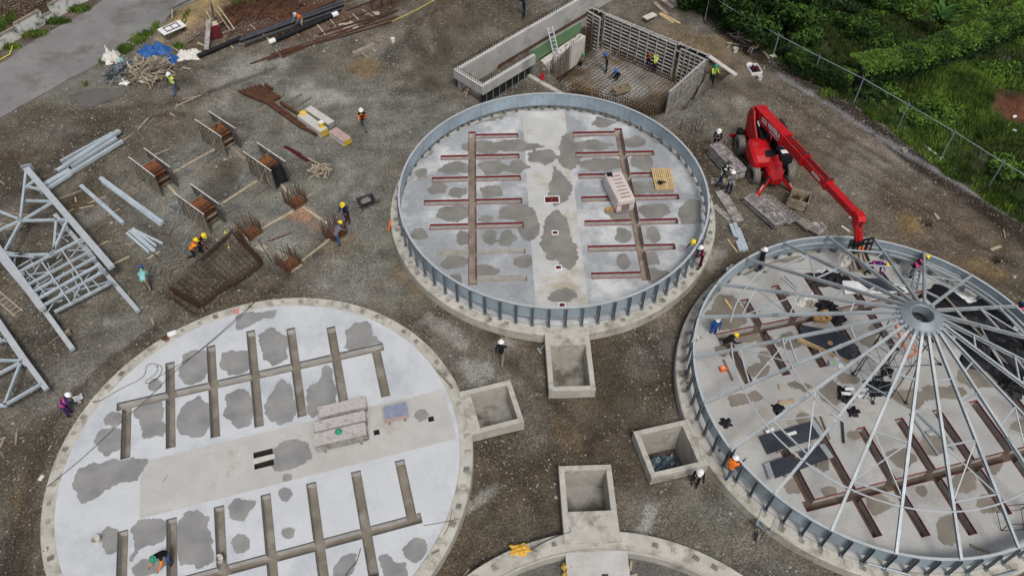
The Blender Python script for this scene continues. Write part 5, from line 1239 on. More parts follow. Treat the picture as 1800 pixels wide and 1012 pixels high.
def truss2():
    t = thing('steel_truss', 'second galvanised truss, only its pointed end in view at the left edge', 'steel truss', on_ground(30, 640)); Z = .6
    for nm, q, w in (('main_chord', (-40, 512, 48, 640), .3), ('main_chord', (44, 632, 82, 684), .24), ('web_member', (-20, 633, 38, 634), .11), ('web_member', (-20, 666, 38, 636), .11), ('web_member', (37, 636, 8, 711), .11), ('web_member', (8, 712, 72, 675), .11), ('web_member', (-20, 714, 12, 712), .16), ('lacing', (-10, 590, 10, 600), .06), ('lacing', (-10, 605, 8, 596), .06)):
        m = MB(); m.bar(site(q[0], q[1], Z), site(q[2], q[3], Z if nm != 'main_chord' else Z - .1), w, .14); m.build(nm, M_truss if w < .2 else M_galv_w, t)
    for px, py in ((60, 660), (6, 712)):
        p = on_ground(px, py); m = MB(); m.box((p.x, p.y, p.z + .2), (.4, .25, .4)); m.build('packing_block', M_woodgrey, t)
truss2()
def ladder(name, label, p0, p1, w, n, m_, group=None):
    t = thing(name, label, 'ladder', p0, group=group); d = (p1 - p0).normalized(); s = d.cross(Vector((0, 0, 1))).normalized()
    for k in (-1, 1):
        m = MB(); m.bar(p0 + s * (k * w / 2), p1 + s * (k * w / 2), .06, .08); m.build('stile', m_, t)
    for i in range(n):
        p = along(p0, p1, (i + .5) / n); m = MB(); m.bar(p - s * (w / 2), p + s * (w / 2), .05, .05); m.build('rung', m_, t)
    return t
ladder('wooden_ladder', 'wooden ladder lying on the mud between the two trusses', on_ground(-10, 515, .08), on_ground(35, 553, .08), .42, 7, M_wood)
ladder('wooden_ladder', 'pale wooden ladder leaning on the end of the concrete channel', on_ground(817, 168, .03), site(831, 127, 1.68), .42, 6, M_wood); ladder('metal_ladder', 'aluminium ladder standing in the strip beside the green water', site(978, 97, -.2), site(966, 47, 1.3), .38, 7, M_galv_w)

# brown steel beams and their sleepers
BS = 'brown steel beams stacked near the block packs'
for k in range(6): gbar('steel_beam', (421 + 7 * k, 163 - 2 * k, 473 + 4 * k, 185 + 0 * k - 2 * k), M_rust, .16, .14, 'brown steel beam of the far pile, ' + ('nearest', 'second nearest', 'third', 'fourth', 'fifth', 'farthest')[k] + ' the column yard', 'steel beam', BS, .08)
for q, lab in (((468, 182, 532, 228), 'long brown beam running on from the far pile'), ((474, 180, 538, 226), 'brown beam beside the long one running on from the pile'), ((494, 183, 528, 206), 'short dark beam lying above the long brown ones'), ((530, 226, 558, 240), 'brown beam end beside the white block pack'), ((467, 152, 480, 160), 'short brown beam at the top of the sleepers')):
    gbar('steel_beam', q, M_rust, .18, .14, lab, 'steel beam', BS, .08)
for k, q in enumerate(((452, 162, 470, 150), (402, 160, 430, 168), (421, 174, 432, 168), (455, 195, 470, 186), (468, 174, 480, 162), (483, 178, 500, 168), (473, 197, 496, 184), (502, 181, 531, 167), (518, 190, 547, 173), (500, 214, 528, 200), (566, 264, 588, 250), (600, 259, 620, 246))):
    gbar('sleeper', q, M_woodgrey, .1, .08, 'weathered timber sleeper under the brown beams, ' + ('top end', 'left end', 'lower left', 'mid lower', 'mid upper', 'upper middle', 'centre', 'long upper', 'beside the grey pack', 'near the white pack', 'left of the pink pack', 'under the pink pack')[k], 'sleeper', 'timber sleepers')
def board_pack(a, b, w, h, n, label, top, side, end):
    p0 = on_ground(*a); p1 = on_ground(*b); t = thing('board_pack', label, 'board pack', p0.lerp(p1, .5), group='packs of form boards'); z = max(p0.z, p1.z) + .06
    p0 = flat(p0, 0); p1 = flat(p1, 0); d = (p1 - p0).normalized()
    for k in range(n):
        m = MB(); e = .012 * ((k * 5) % 3); m.bar(flat(p0 - d * e, z + h * (k + .5) / n), flat(p1 + d * e, z + h * (k + .5) / n), w - .01 * (k % 2), h / n * .9); m.build('board', top if k == n - 1 else side, t)
    m = MB(); m.bar(flat(p1 + d * .035, z + h / 2), flat(p1 + d * .045, z + h / 2), w * .9, h * .9); m.build('painted_end', end, t)
    return t
M_pinkboard = mat('pinkish_form_board', (.42, .31, .28), .8, 0, var=.15, scale=3, fine=.1); M_paleboard = mat('pale_form_board', (.52, .50, .46), .8, 0, var=.1, scale=3, fine=.08); M_ochreend = mat('yellow_painted_end', (.48, .34, .04), .7, 0, var=.2)
board_pack((532, 212), (572, 241), .58, .5, 6, 'white pack of form boards with a yellow end and a bucket on top', M_paleboard, M_paleboard, M_ochreend)
board_pack((544, 200), (584, 226), .5, .42, 5, 'greyer pack of form boards behind the white one', M_paleboard, M_formgrey, M_formgrey); board_pack((587, 238), (612, 256), .62, .42, 5, 'short pinkish pack of form boards with a yellow end', M_pinkboard, M_paleboard, M_ochreend)
def bucket(px, py, z, label, m_, r=.15, h=.3, lid=None):
    c = site(px, py, z); t = thing('bucket', label, 'bucket', c); m = MB()
    m.lathe([(0, .01), (r * .85, .01), (r, h), (r * .93, h), (r * .8, .03), (0, .03)], n=16); m.build('bucket_body', m_, t, False, smooth=False)
    m = MB(); m.lathe([(r * 1.0, h - .03), (r * 1.06, h - .03), (r * 1.06, h + .005), (r * 1.0, h + .005)], n=16); m.build('rim', m_, t, False)
    if lid: m = MB(); m.lathe([(0, h + .02), (r * .95, h + .02), (r * .95, h)], n=16); m.build('lid', lid, t, False)
    return t
zc = G(site(555, 225)) + .57
bucket(566, 223, zc, 'yellow bucket with a white lid standing on the white board pack', M_yellow, .17, .36, M_white); m = MB(); c = site(533, 200, zc)
m.lathe([(.12, 0), (.22, 0), (.22, .09), (.12, .09), (.12, 0)], c, 16); tag(m.build('cable_reel', M_yellow), 'yellow cable coil on the far end of the white board pack', 'cable coil')
# red and pale laths with the little scrap pile beside them
for k, q in enumerate(((498, 258, 540, 285), (502, 258, 544, 284), (506, 259, 530, 272), (542, 280, 583, 301))): gbar('lath', q, M_dkred if k < 3 else M_wood, .09, .06, ('first red', 'second red', 'short red', 'grey') + () and '' or ('first red lath of the bundle above the scrap wood', 'second red lath of the bundle above the scrap wood', 'short red lath on top of the bundle', 'grey board lying along the scrap wood')[k], 'lath', dz=.04 * (k % 2))
def scrap(name, label, cx, cy, rx, ry, n, seed, mats_, lmin=.35, lmax=1.1, h=.35, w=.08, base=None):
    """heap of loose sticks: the larger ones are parts, each its own mesh"""
    q = random.Random(seed); c = site(cx, cy); ex = abs(site(cx + rx, cy).x - c.x); ey = abs(site(cx, cy - ry).y - site(cx, cy + ry).y) / 2
    t = thing(name, label, 'scrap heap', (c.x, c.y, G(c)))
    if base:
        m = MB(); m.blob((c.x, c.y, G(c) - .05), (ex * .8, ey * .8, h * .8), seed, .2, 2); m.build('heap_core', base, t, smooth=True)
    srcs = []
    for k in range(n):
        a = q.uniform(0, 2 * PI); r = math.sqrt(q.random()); x = c.x + ex * r * math.cos(a); y = c.y + ey * r * math.sin(a); z = G(x, y) + h * (1 - r * r) * q.uniform(.5, 1.1) + .05
        L_ = q.uniform(lmin, lmax)
        Mx = Matrix.Translation((x - c.x, y - c.y, z - t.location.z)) @ Matrix.Rotation(q.uniform(0, PI), 4, 'Z') @ Matrix.Rotation(q.uniform(-.35, .35), 4, 'Y') @ Matrix.Diagonal((L_, q.uniform(.7, 1.5), q.uniform(.6, 1.2), 1))
        mi = q.randrange(len(mats_))
        sh = next((s for i, s in srcs if i == mi), None)
        if sh is None:
            m = MB(); m.box((0, 0, 0), (1, w, w * .5)); o = m.build('stick', mats_[mi], t, False); srcs.append((mi, o)); o.matrix_local = Mx
        else: piece('stick', sh, t, Mx)
    return t
scrap('scrap_wood', 'small heap of short wood scraps at the end of the red laths', 563, 296, 18, 11, 34, 5, [M_wood, M_woodgrey, M_wood], .3, .8, .22)

# cleared debris by the road
scrap('metal_parts', 'small grey bundle of form clamps beside the nearest column form', 310, 361, 12, 8, 24, 15, [M_galv, M_prop], .3, .7, .25, .08)
scrap('scrap_wood', 'large heap of broken brown timber by the road', 262, 128, 42, 24, 230, 8, [M_wood, M_woodgrey, M_wood, M_ply, M_woodgrey], .4, 1.5, .7, .065, M_woodgrey); scrap('metal_scrap', 'heap of thin grey metal scrap left of the broken timber', 216, 130, 26, 22, 110, 9, [M_galv, M_galv, M_dksteel, M_dksteel], .4, 1.3, .5, .04)
# ------------------------------------------------------------------ people
M_skin = mat('skin', (.24, .135, .085), .65, 0, var=.08)
def cloth(n, c): return mat('cloth_' + n, c, .9, 0, var=.18, scale=9, fine=.12, fscale=40, spec=.1)
CL = dict(black=cloth('black', (.015, .015, .018)), navy=cloth('navy', (.02, .028, .06)), jeans=cloth('jeans', (.06, .10, .19)), khaki=cloth('khaki', (.24, .19, .13)), white=cloth('white', (.62, .61, .59)), grey=cloth('grey', (.14, .14, .17)),
          tan=cloth('tan', (.36, .19, .07)), teal=cloth('teal', (.22, .48, .47)), orange=cloth('orange', (.85, .19, .02)), lime=cloth('lime', (.55, .72, .06)), purple=cloth('purple', (.05, .02, .12)), wine=cloth('wine', (.07, .015, .03)), pink=cloth('pink', (.75, .09, .25)),
          blue=cloth('blue', (.03, .09, .28)), brown=cloth('brown', (.12, .08, .05)), silver=cloth('silver', (.65, .66, .6)), boot=cloth('boot', (.035, .028, .02)), red=cloth('red', (.5, .03, .03)), dust=cloth('dust', (.30, .26, .21)))
HAT = dict(white=mat('hat_white', (.80, .80, .78), .35, 0, var=.04), yellow=mat('hat_yellow', (.78, .58, .02), .35, 0, var=.04), green=mat('hat_green', (.03, .26, .15), .35, 0, var=.04), blue=mat('hat_blue', (.02, .12, .42), .35, 0, var=.04), grey=mat('hat_grey', (.45, .45, .45), .4, 0, var=.04), dark=mat('hat_dark', (.03, .03, .035), .4, 0, var=.04), orange=mat('hat_orange', (.8, .42, .02), .35, 0, var=.04))
POSES = dict(
  stand=dict(), walk=dict(h=(24, -18), k=(12, 28), s=(-22, 24), e=(20, 30), lean=4), look=dict(lean=14, s=(35, 30), e=(70, 75), nod=25, h=(4, -4)),
  reach=dict(s=(120, 95), e=(20, 30), lean=6, h=(10, -8)), bend=dict(lean=78, h=(12, -4), k=(22, 14), s=(20, 10), e=(15, 20)), stoop=dict(lean=50, h=(22, 8), k=(30, 22), s=(40, 30), e=(25, 30)),
  crouch=dict(lean=48, h=(108, 98), k=(132, 128), s=(45, 40), e=(40, 50)), kneel=dict(lean=40, h=(85, 10), k=(95, 95), s=(50, 45), e=(30, 35)), sit=dict(lean=18, h=(88, 82), k=(80, 60), s=(35, 30), e=(40, 45)), climb=dict(lean=10, h=(55, -5), k=(70, 12), s=(150, 60), e=(15, 40)), push=dict(lean=24, h=(25, -12), k=(25, 16), s=(55, 60), e=(25, 25)))
people = []
def person(pos, face, pose, label, shirt, legs, hat, vest=None, strip='silver', height=1.70, group=None, boots='boot', arms=None, tool=None):
    P = dict(lean=2, nod=12, h=(3, -3), k=(4, 5), s=(6, 6), e=(12, 12), ab=(9, 9)); P.update(POSES[pose]); sc = height / 1.72
    root = thing('person', label, 'person', pos, R(face), group)
    def ang(a): return Vector((0, math.sin(R(a)), math.cos(R(a))))
    td = ang(P['lean']); pel = Vector((0, 0, .95)); J = {'pelvis': pel, 'waist': pel + td * .16, 'chest': pel + td * .34, 'neck': pel + td * .50}
    hd = ang(P['lean'] * .75 + P['nod'] * .5); J['head0'] = J['neck'] + hd * .10; J['head1'] = J['neck'] + hd * .235
    bones = [('pelvis', 'waist', 'torso'), ('waist', 'chest', 'torso'), ('chest', 'neck', 'torso'), ('neck', 'head0', 'head'), ('head0', 'head1', 'head')]
    rad = {'pelvis': (.155, .12), 'waist': (.145, .11), 'chest': (.165, .125), 'neck': (.06, .06), 'head0': (.082, .088), 'head1': (.085, .095)}
    for i, sx in enumerate((-1, 1)):
        n = 'LR'[i]; hf, kf = P['h'][i], P['k'][i]
        J['hip' + n] = pel + Vector((sx * .09, 0, -.06)); d = -ang(-hf); d = Vector((sx * .04, math.sin(R(hf)), -math.cos(R(hf)))).normalized()
        J['knee' + n] = J['hip' + n] + d * .42; d2 = Vector((0, math.sin(R(hf - kf)), -math.cos(R(hf - kf)))); J['ankle' + n] = J['knee' + n] + d2 * .41
        fd = Vector((0, 1, -.12)) if abs(hf - kf) < 50 else Vector((0, .55, -.8)); J['toe' + n] = J['ankle' + n] + fd.normalized() * .17 + Vector((0, 0, -.02))
        rad.update({'hip' + n: (.10, .105), 'knee' + n: (.066, .07), 'ankle' + n: (.048, .052), 'toe' + n: (.045, .035)})
        bones += [('pelvis', 'hip' + n, 'leg'), ('hip' + n, 'knee' + n, 'leg'), ('knee' + n, 'ankle' + n, 'leg'), ('ankle' + n, 'toe' + n, 'foot')]
        sh = J['chest'] + td * .09 + Vector((sx * .185, 0, 0)); J['sh' + n] = sh; sf = P['s'][i]; ab = P['ab'][i]
        a = Vector((sx * math.sin(R(ab)), math.sin(R(sf)) * math.cos(R(ab)), -math.cos(R(sf)) * math.cos(R(ab)))); J['el' + n] = sh + a * .28
        sf2 = sf + P['e'][i]; a2 = Vector((sx * math.sin(R(ab * .2)) - sx * .05, math.sin(R(sf2)), -math.cos(R(sf2)))).normalized(); J['wr' + n] = J['el' + n] + a2 * .25; J['hand' + n] = J['wr' + n] + a2 * .075
        rad.update({'sh' + n: (.068, .07), 'el' + n: (.048, .05), 'wr' + n: (.034, .034), 'hand' + n: (.036, .022)})
        bones += [('chest', 'sh' + n, 'torso'), ('sh' + n, 'el' + n, 'arm'), ('el' + n, 'wr' + n, 'fore'), ('wr' + n, 'hand' + n, 'hand')]
    low = min(J['ankleL'].z - .075, J['ankleR'].z - .075, J['toeL'].z - .03, J['toeR'].z - .03, *( [J['kneeR'].z - .06] if pose == 'kneel' else []))
    for k in J: J[k] = (J[k] - Vector((0, 0, low))) * sc
    names = list(J); me = bpy.data.meshes.new('skeleton'); me.from_pydata([J[k] for k in names], [(names.index(a), names.index(b)) for a, b, _ in bones], [])
    o = bpy.data.objects.new('skeleton', me); COL.objects.link(o)
    md = o.modifiers.new('skin', 'SKIN'); md.use_smooth_shade = True; md.branch_smoothing = .5
    if not me.skin_vertices: me.skin_vertices.new()
    for i, k in enumerate(names): me.skin_vertices[0].data[i].radius = (rad[k][0] * sc, rad[k][1] * sc); me.skin_vertices[0].data[i].use_root = (k == 'pelvis')
    ss = o.modifiers.new('sub', 'SUBSURF'); ss.levels = 1; ss.render_levels = 1
    people.append(dict(root=root, o=o, J=J, bones=bones, shirt=shirt, legs=legs, hat=hat, vest=vest, strip=strip, boots=boots, arms=arms or shirt, hd=hd, sc=sc))
    return root
def finish_people():
    dg = bpy.context.evaluated_depsgraph_get(); dg.update()
    for p in people:
        me = bpy.data.meshes.new_from_object(p['o'].evaluated_get(dg)); J, root, sc = p['J'], p['root'], p['sc']
        COL.objects.unlink(p['o'])
        n = len(me.polygons); cen = np.empty(n * 3); me.polygons.foreach_get('center', cen); cen = cen.reshape(-1, 3)
        best = np.full(n, 9.0); kind = np.zeros(n, int); tt = np.zeros(n); KD = {'torso': 0, 'arm': 1, 'fore': 2, 'hand': 3, 'head': 4, 'leg': 5, 'foot': 6}
        for a, b, k in p['bones']:
            A = np.array(J[a]); B = np.array(J[b]); d = B - A; t = np.clip(((cen - A) @ d) / (d @ d), 0, 1); q = np.linalg.norm(cen - A - t[:, None] * d, axis=1) - (.06 if k == 'torso' else .0)
            m = q < best; best[m] = q[m]; kind[m] = KD[k]
        me.materials.clear()
        for m in (CL[p['shirt']], CL[p['arms']], CL[p['arms']], M_skin, M_skin, CL[p['legs']], CL[p['boots']]): me.materials.append(m)
        me.polygons.foreach_set('material_index', kind.astype(np.int32)); me.polygons.foreach_set('use_smooth', np.ones(n, bool))
        # face and fingers joined into the same body mesh
        bm = bmesh.new(); bm.from_mesh(me)
        def join(mb, mi):
            vs = [bm.verts.new(v) for v in mb.v]
            for f in mb.f:
                try: q = bm.faces.new([vs[i] for i in f]); q.material_index = mi; q.smooth = True
                except ValueError: pass
        hd = p['hd']; fw = Vector((0, hd.z, -hd.y)); hc = J['head0'].lerp(J['head1'], .45)
        f_ = MB(); f_.blob(hc + fw * .10 * sc - hd * .01, (.016 * sc,) * 3, 1, .1); f_.blob(hc + Vector((.085 * sc, 0, 0)), (.012, .02, .03), 2, .1); f_.blob(hc - Vector((.085 * sc, 0, 0)), (.012, .02, .03), 3, .1); join(f_, 3)
        f_ = MB()
        for s in (-1, 1): f_.blob(hc + fw * .083 * sc + hd * .028 + Vector((s * .032, 0, 0)), (.010,) * 3, 4, .05)
        f_.blob(hc + fw * .082 * sc - hd * .05, (.022, .01, .007), 5, .05); join(f_, 6)
        f_ = MB()
        for n_ in 'LR':
            w, h = J['wr' + n_], J['hand' + n_]; d = (h - w).normalized(); sdv = d.cross(Vector((1, 0, 0))).normalized(); s = 1 if n_ == 'R' else -1
            cv = Vector((-s, 0, 0)) * .5
            for i, (o_, L_) in enumerate(((-.024, .06), (-.008, .072), (.008, .07), (.024, .054))):
                b = h + sdv * o_; k1 = b + (d + cv * .25).normalized() * L_ * .5; f_.tube(b, k1, .0095, .0085, 5); f_.tube(k1, k1 + (d + cv).normalized() * L_ * .5, .0085, .006, 5)
            b = w.lerp(h, .5) + sdv * -.03; k1 = b + (d * .5 - sdv * .8).normalized() * .035; f_.tube(b, k1, .011, .009, 5); f_.tube(k1, k1 + (d - sdv * .2).normalized() * .03, .009, .007, 5)
        join(f_, 3)
        bm.to_mesh(me); bm.free(); me.name = 'body'
        body = bpy.data.objects.new('body', me); COL.objects.link(body); body.parent = root
        if p['vest']:
            vm = MB(); vi = {}; A = np.array(J['pelvis']); d = np.array(J['neck']) - A; L_ = d @ d; vs = []; nr = np.empty(len(me.vertices) * 3); me.vertices.foreach_get('normal', nr); nr = nr.reshape(-1, 3)
            for f in list(me.polygons)[:n]:
                if kind[f.index] != 0: continue
                t = ((np.array(f.center) - A) @ d) / L_
                if t < -.02 or t > .98: continue
                ids = []
                for v in f.vertices:
                    if v not in vi: vi[v] = len(vs); vs.append(me.vertices[v].co + Vector(nr[v]) * .014)
                    ids.append(vi[v])
                vm.f.append(tuple(ids)); vm.m.append(1 if (.10 < t < .24 or .62 < t < .74) else 0)
            vm.v = vs; vo = vm.build('safety_vest', [CL[p['vest']], CL[p['strip']]], root, False, smooth=True)
        if p['hat']:
            top = hc + hd * .045 * sc; X = Vector((1, 0, 0)); M = Matrix((X, fw, hd)).transposed().to_4x4(); M.translation = top
            h = MB(); h.T = M; prof = [(.128, -.01), (.124, .045), (.10, .09), (.055, .118), (0, .126)]; h.lathe(prof, n=16); h.lathe([(.127, -.012), (.158, -.02), (.156, -.006), (.126, .002)], n=16)
            h.box((0, 0, .118), (.03, .19, .022)); h.sheet(6, 1, lambda a, b: Vector(((.15) * math.cos(PI * (.2 + .6 * a)) * (1 + .0 * b), .15 * math.sin(PI * (.2 + .6 * a)) + .055 * b * math.sin(PI * a), -.014 - .012 * b)))
            h.build('hard_hat', HAT[p['hat']], root, False, smooth=True)
gp = lambda x, y: on_ground(x, y)
sp = lambda x, y, z: site(x, y, z)
person(gp(311, 165), 150, 'walk', 'person in yellow vest, jeans and white helmet walking by the heap of broken timber', 'navy', 'jeans', 'white', 'lime')
person(gp(641, 228), 185, 'walk', 'person in orange sleeves and dark harness walking alone on the gravel', 'black', 'grey', 'white', 'black', 'orange', arms='orange')
person(gp(533, 50), 150, 'stoop', 'person in orange vest stooping over the long steel bars', 'grey', 'dust', 'grey', 'orange', 'orange')
person(site(921, 32, .3), 120, 'reach', 'person in dark blue with yellow helmet behind the far channel wall', 'navy', 'navy', 'orange')
person(gp(676, 8), 90, 'stand', 'person with an orange vest at the top edge beside the rusty cage', 'brown', 'khaki', 'white', 'orange')
person(sp(1014, 118, F_), -60, 'crouch', 'person with green helmet crouching by the tall rebar grid', 'brown', 'black', 'green')
person(sp(1065, 128, F_), 100, 'look', 'person with blue helmet standing in the middle of the pit', 'grey', 'navy', 'blue', 'black', 'orange')
person(sp(1087, 138, F_), 140, 'crouch', 'person with blue helmet squatting on the pit floor', 'black', 'black', 'blue', 'black', 'red')
person(sp(1139, 122, F_), -15, 'reach', 'person in black with an orange patch reaching up the back form', 'black', 'black', 'dark', 'black', 'orange')
person(sp(1149, 128, F_), -25, 'look', 'person with green helmet and yellow vest facing the back form', 'lime', 'navy', 'green', 'lime')
person(sp(1250, 148, -1.55), 190, 'look', 'person in yellow vest standing outside the plank form in the gap', 'lime', 'navy', 'green', 'lime')
person(gp(1256, 263), 160, 'look', 'person in black and white vest with white helmet beyond the board stacks', 'black', 'black', 'white', 'black')
person(site(1264, 324, .25), -70, 'push', 'person in white shirt and dark helmet leaning on the tall board stack', 'white', 'navy', 'dark', 'black')
person(site(1279, 341, .12), 10, 'stand', 'person in tan shirt and white helmet standing on the plank', 'tan', 'navy', 'white', 'grey')
person(sp(1224, 450, SLAB_Z), 120, 'stoop', 'person in dark clothes with yellow helmet inside the silo wall', 'navy', 'black', 'yellow')
person(sp(1229, 472, SZ), 80, 'look', 'person in wine red overalls with white helmet on the outer rim', 'wine', 'wine', 'white', 'wine', 'pink')
person(gp(881, 636), -10, 'walk', 'person in black shirt and khaki trousers walking between the silos', 'black', 'khaki', 'white')
person(gp(612, 391), 170, 'look', 'person in dark blue with yellow helmet standing behind the rebar stub', 'navy', 'wine', 'yellow')
person(gp(594, 432), -35, 'stoop', 'person in grey shirt and jeans bending over a rebar stub', 'grey', 'jeans', 'yellow')
person(gp(358, 440), -110, 'stoop', 'person with yellow helmet and striped vest stooping above the footing trench', 'brown', 'wine', 'yellow', 'black', 'orange')
person(gp(345, 458), -70, 'kneel', 'person with yellow helmet and orange vest kneeling at the footing', 'black', 'black', 'yellow', 'orange', 'lime')
person(gp(262, 511), 20, 'bend', 'person in teal shirt and blue cap bending by the loose rebar', 'teal', 'khaki', 'blue')
person(gp(122, 730), -60, 'stoop', 'person in purple overalls with pink strap bending at the bare silo rim', 'navy', 'purple', 'white', 'purple', 'pink')
person(sp(303, 984, SLAB_Z - .46), 160, 'stoop', 'person with green helmet and orange gloves working in a trench', 'black', 'jeans', 'green', arms='orange')
person(sp(1333, 476, SLAB_Z), 60, 'stand', 'person in black with white helmet inside the roofed silo, upper left', 'black', 'navy', 'white')
person(sp(1524, 482, SLAB_Z), -120, 'bend', 'person with pink strap bending over the material pallet under the roof', 'purple', 'black', 'yellow', 'purple', 'pink')
person(sp(1597, 487, SLAB_Z), -70, 'stoop', 'person in black climbing steps at the far wall under the roof', 'black', 'black', 'yellow', 'black', 'pink')
person(sp(1770, 568, SLAB_Z), -60, 'push', 'person in blue and black at the right edge of the roofed silo', 'blue', 'black', 'yellow', 'black', 'pink')
person(sp(1250, 594, SLAB_Z - .4), 180, 'stand', 'person in blue with white helmet standing in the trench end', 'blue', 'blue', 'white')
person(sp(1270, 610, SLAB_Z), -80, 'crouch', 'person in black with yellow helmet crouching astride a trench', 'black', 'brown', 'yellow')
person(sp(1276, 838, SZ), -50, 'climb', 'person in orange vest reaching over the silo wall from its rim', 'black', 'jeans', 'white', 'orange', 'orange')
person(gp(1220, 852), 165, 'look', 'person in black with white helmet standing beside the dark pit', 'black', 'black', 'white', 'black')
person(gp(1328, 92), 110, 'sit', 'person with orange scarf sitting at the edge of the bushes', 'black', 'dust', None, 'orange', 'orange')
finish_people()
# ------------------------------------------------------------------ materials and clutter on and around the silos
def soft(name, label, cat, c, sx, sy, h, m_, seed, rz=0.0, nx=14, ny=12, group=None, thick=.0):
    """crumpled sheet or bag lying on a surface"""
    q = random.Random(seed); ph = [q.uniform(0, 7) for _ in range(6)]; ca, sa = math.cos(rz), math.sin(rz); m = MB()
    def fn(a, b):
        u, v = a * 2 - 1, b * 2 - 1; e = 1 + .18 * math.sin(5 * math.atan2(v, u) + ph[0]) + .1 * math.sin(9 * math.atan2(v, u) + ph[1])
        k = max(abs(u), abs(v)); r = math.hypot(u, v) or 1; u2, v2 = u / r * k * e * (.7 + .3 * r), v / r * k * e * (.7 + .3 * r)
        z = h * (1 - k ** 3) * (.55 + .25 * math.sin(6 * u + ph[2] + 3 * v) + .25 * math.sin(7 * v + ph[3] - 4 * u) + .15 * math.sin(15 * u + 11 * v + ph[4]) + q.uniform(-.12, .12)) + .012
        x, y = u2 * sx / 2, v2 * sy / 2; return Vector((c.x + ca * x - sa * y, c.y + sa * x + ca * y, c.z + max(.008, z)))
    m.sheet(nx, ny, fn); return tag(m.build(name, m_, smooth=True), label, cat, group)
# the wrapped stack and pallet on the empty silo
def wrapped_stack():
    c = site(1086, 350, SLAB_Z); t = thing('wrapped_stack', 'tall stack of panels wrapped in pinkish film on the empty silo floor', 'wrapped stack', c, R(14))
    m = MB(); L_, W, H_ = 2.35, 1.02, 1.0
    for x in (-.5, .5):
        for y in (-.9, 0, .9): m.box((x * .8, y, .05), (.12, .3, .1))
    m.build('pallet_block', M_wood, t, False); m = MB(); q = random.Random(3); n = 8; N = 12
    ring = lambda z, s: [(sx * W / 2 * s + q.uniform(-.015, .015), sy * L_ / 2 * s + q.uniform(-.02, .02), z) for sx, sy in ((-1, -1), (-.4, -1.01), (.4, -1.01), (1, -1), (1.02, -.3), (1.02, .3), (1, 1), (.4, 1.01), (-.4, 1.01), (-1, 1), (-1.02, .3), (-1.02, -.3))]
    vs = []
    for z, s in ((.1, .97), (.3, 1.0), (.55, .985), (.8, 1.0), (.98, .99), (1.04, .95)): vs += ring(z, s)
    fs = [(i * N + k, i * N + (k + 1) % N, (i + 1) * N + (k + 1) % N, (i + 1) * N + k) for i in range(5) for k in range(N)] + [tuple(range(5 * N, 6 * N))]
    m.add(vs, fs); m.build('film_wrap', mat('pink_shrink_film', (.58, .50, .47), .35, 0, var=.12, scale=6, fine=.1, spec=.5), t, False)
    M_gap = mat('painted_slot_shade', (.20, .15, .13), .9, 0, var=.3)  # dark colour painted for the shade inside the slots and the opening
    for k in range(7):
        y = -.95 + 1.75 * k / 6; m = MB(); m.box((.02 + .03 * (k % 2), y, 1.05), (.52, .055, .02)); m.build('gap_shade_strip', M_gap, t, False)
    m = MB(); m.box((-.28, .98, 1.10), (.30, .26, .09)); m.box((-.28, .98, 1.15), (.2, .16, .02)); m.build('black_case', M_black, t, False)
    m = MB(); m.box((.0, -1.19, .45), (.45, .012, .5)); m.build('torn_opening', M_gap, t, False)
wrapped_stack()
c = site(1071, 369, SLAB_Z); t = thing('wood_blocks', 'two brown wood blocks at the foot of the wrapped stack', 'wood block', c)
for k in range(2): m = MB(); m.box((c.x - .1 + .25 * k, c.y, c.z + .06), (.3, .2, .12), .3 + k); m.build('block', M_card, t)
c = site(1161, 323, SLAB_Z + .13); m = MB(); m.blob((c.x, c.y, c.z + .1), (.2, .16, .12), 4, .35); m.bar((c.x, c.y, c.z + .1), (c.x + .3, c.y + .1, c.z + .05), .06, .05); tag(m.build('tool_bag', M_black), 'black tool bag on the new yellow pallet', 'tool bag')
m = MB(); a = silo_pt('A', -.1, .22, SLAB_Z + .05); b = silo_pt('A', .12, .55, SLAB_Z + .06); m.bar(a, b, .07, .04); tag(m.build('stick', M_rustor), 'short orange stick lying across the large grate', 'stick')
m = MB(); m.bar(site(733, 316, SLAB_Z + .02), site(756, 308, SLAB_Z + .02), .05, .03); tag(m.build('stick', M_wood), 'thin stick on the left of the empty silo floor', 'stick')
# stacks of boards on the bare silo
def stack_boards(s, a, b, z, w, n, label, tops, sides, h=.3, ends=None):
    p0, p1 = site(a[0], a[1], z), site(b[0], b[1], z); t = thing('board_stack', label, 'board stack', p0.lerp(p1, .5), group='board stacks on the bare silo floor'); d = (p1 - p0).normalized()
    for k in range(n):
        e = .02 * ((k * 3) % 4 - 1.5); zz = z + .1 + h * (k + .5) / n; m = MB(); m.bar(flat(p0 + d * e, zz), flat(p1 + d * e, zz), w + .02 * (k % 2), h / n * .92); m.build('board', tops if k == n - 1 else sides, t)
    for f in (.15, .85):
        p = p0.lerp(p1, f); m = MB(); m.bar(p + Vector((0, 0, .05)) + Vector((d.y, -d.x, 0)) * w * .62, p + Vector((0, 0, .05)) - Vector((d.y, -d.x, 0)) * w * .62, .09, .09); m.build('bearer', M_woodgrey, t)
    return t
M_speck = mat('splashed_pink_board', (.46, .43, .41), .85, 0, var=.2, scale=4, fine=.28, fscale=20, stain=(.25, .22, .21), stain_amt=.4, stain_scale=4); M_blueboard = mat('blue_grey_board', (.22, .25, .33), .8, 0, var=.2, scale=4, fine=.2)
stack_boards('B', (563, 735), (645, 716), SLAB_Z, .55, 6, 'rear board stack of the three side by side on the bare silo', M_speck, M_formgrey, .45)
stack_boards('B', (556, 763), (645, 742), SLAB_Z, .52, 7, 'middle board stack of the three side by side on the bare silo', M_speck, M_formgrey, .55); stack_boards('B', (557, 786), (647, 765), SLAB_Z, .6, 8, 'front board stack with a green helmet on it, on the bare silo', M_speck, M_formgrey, .58)
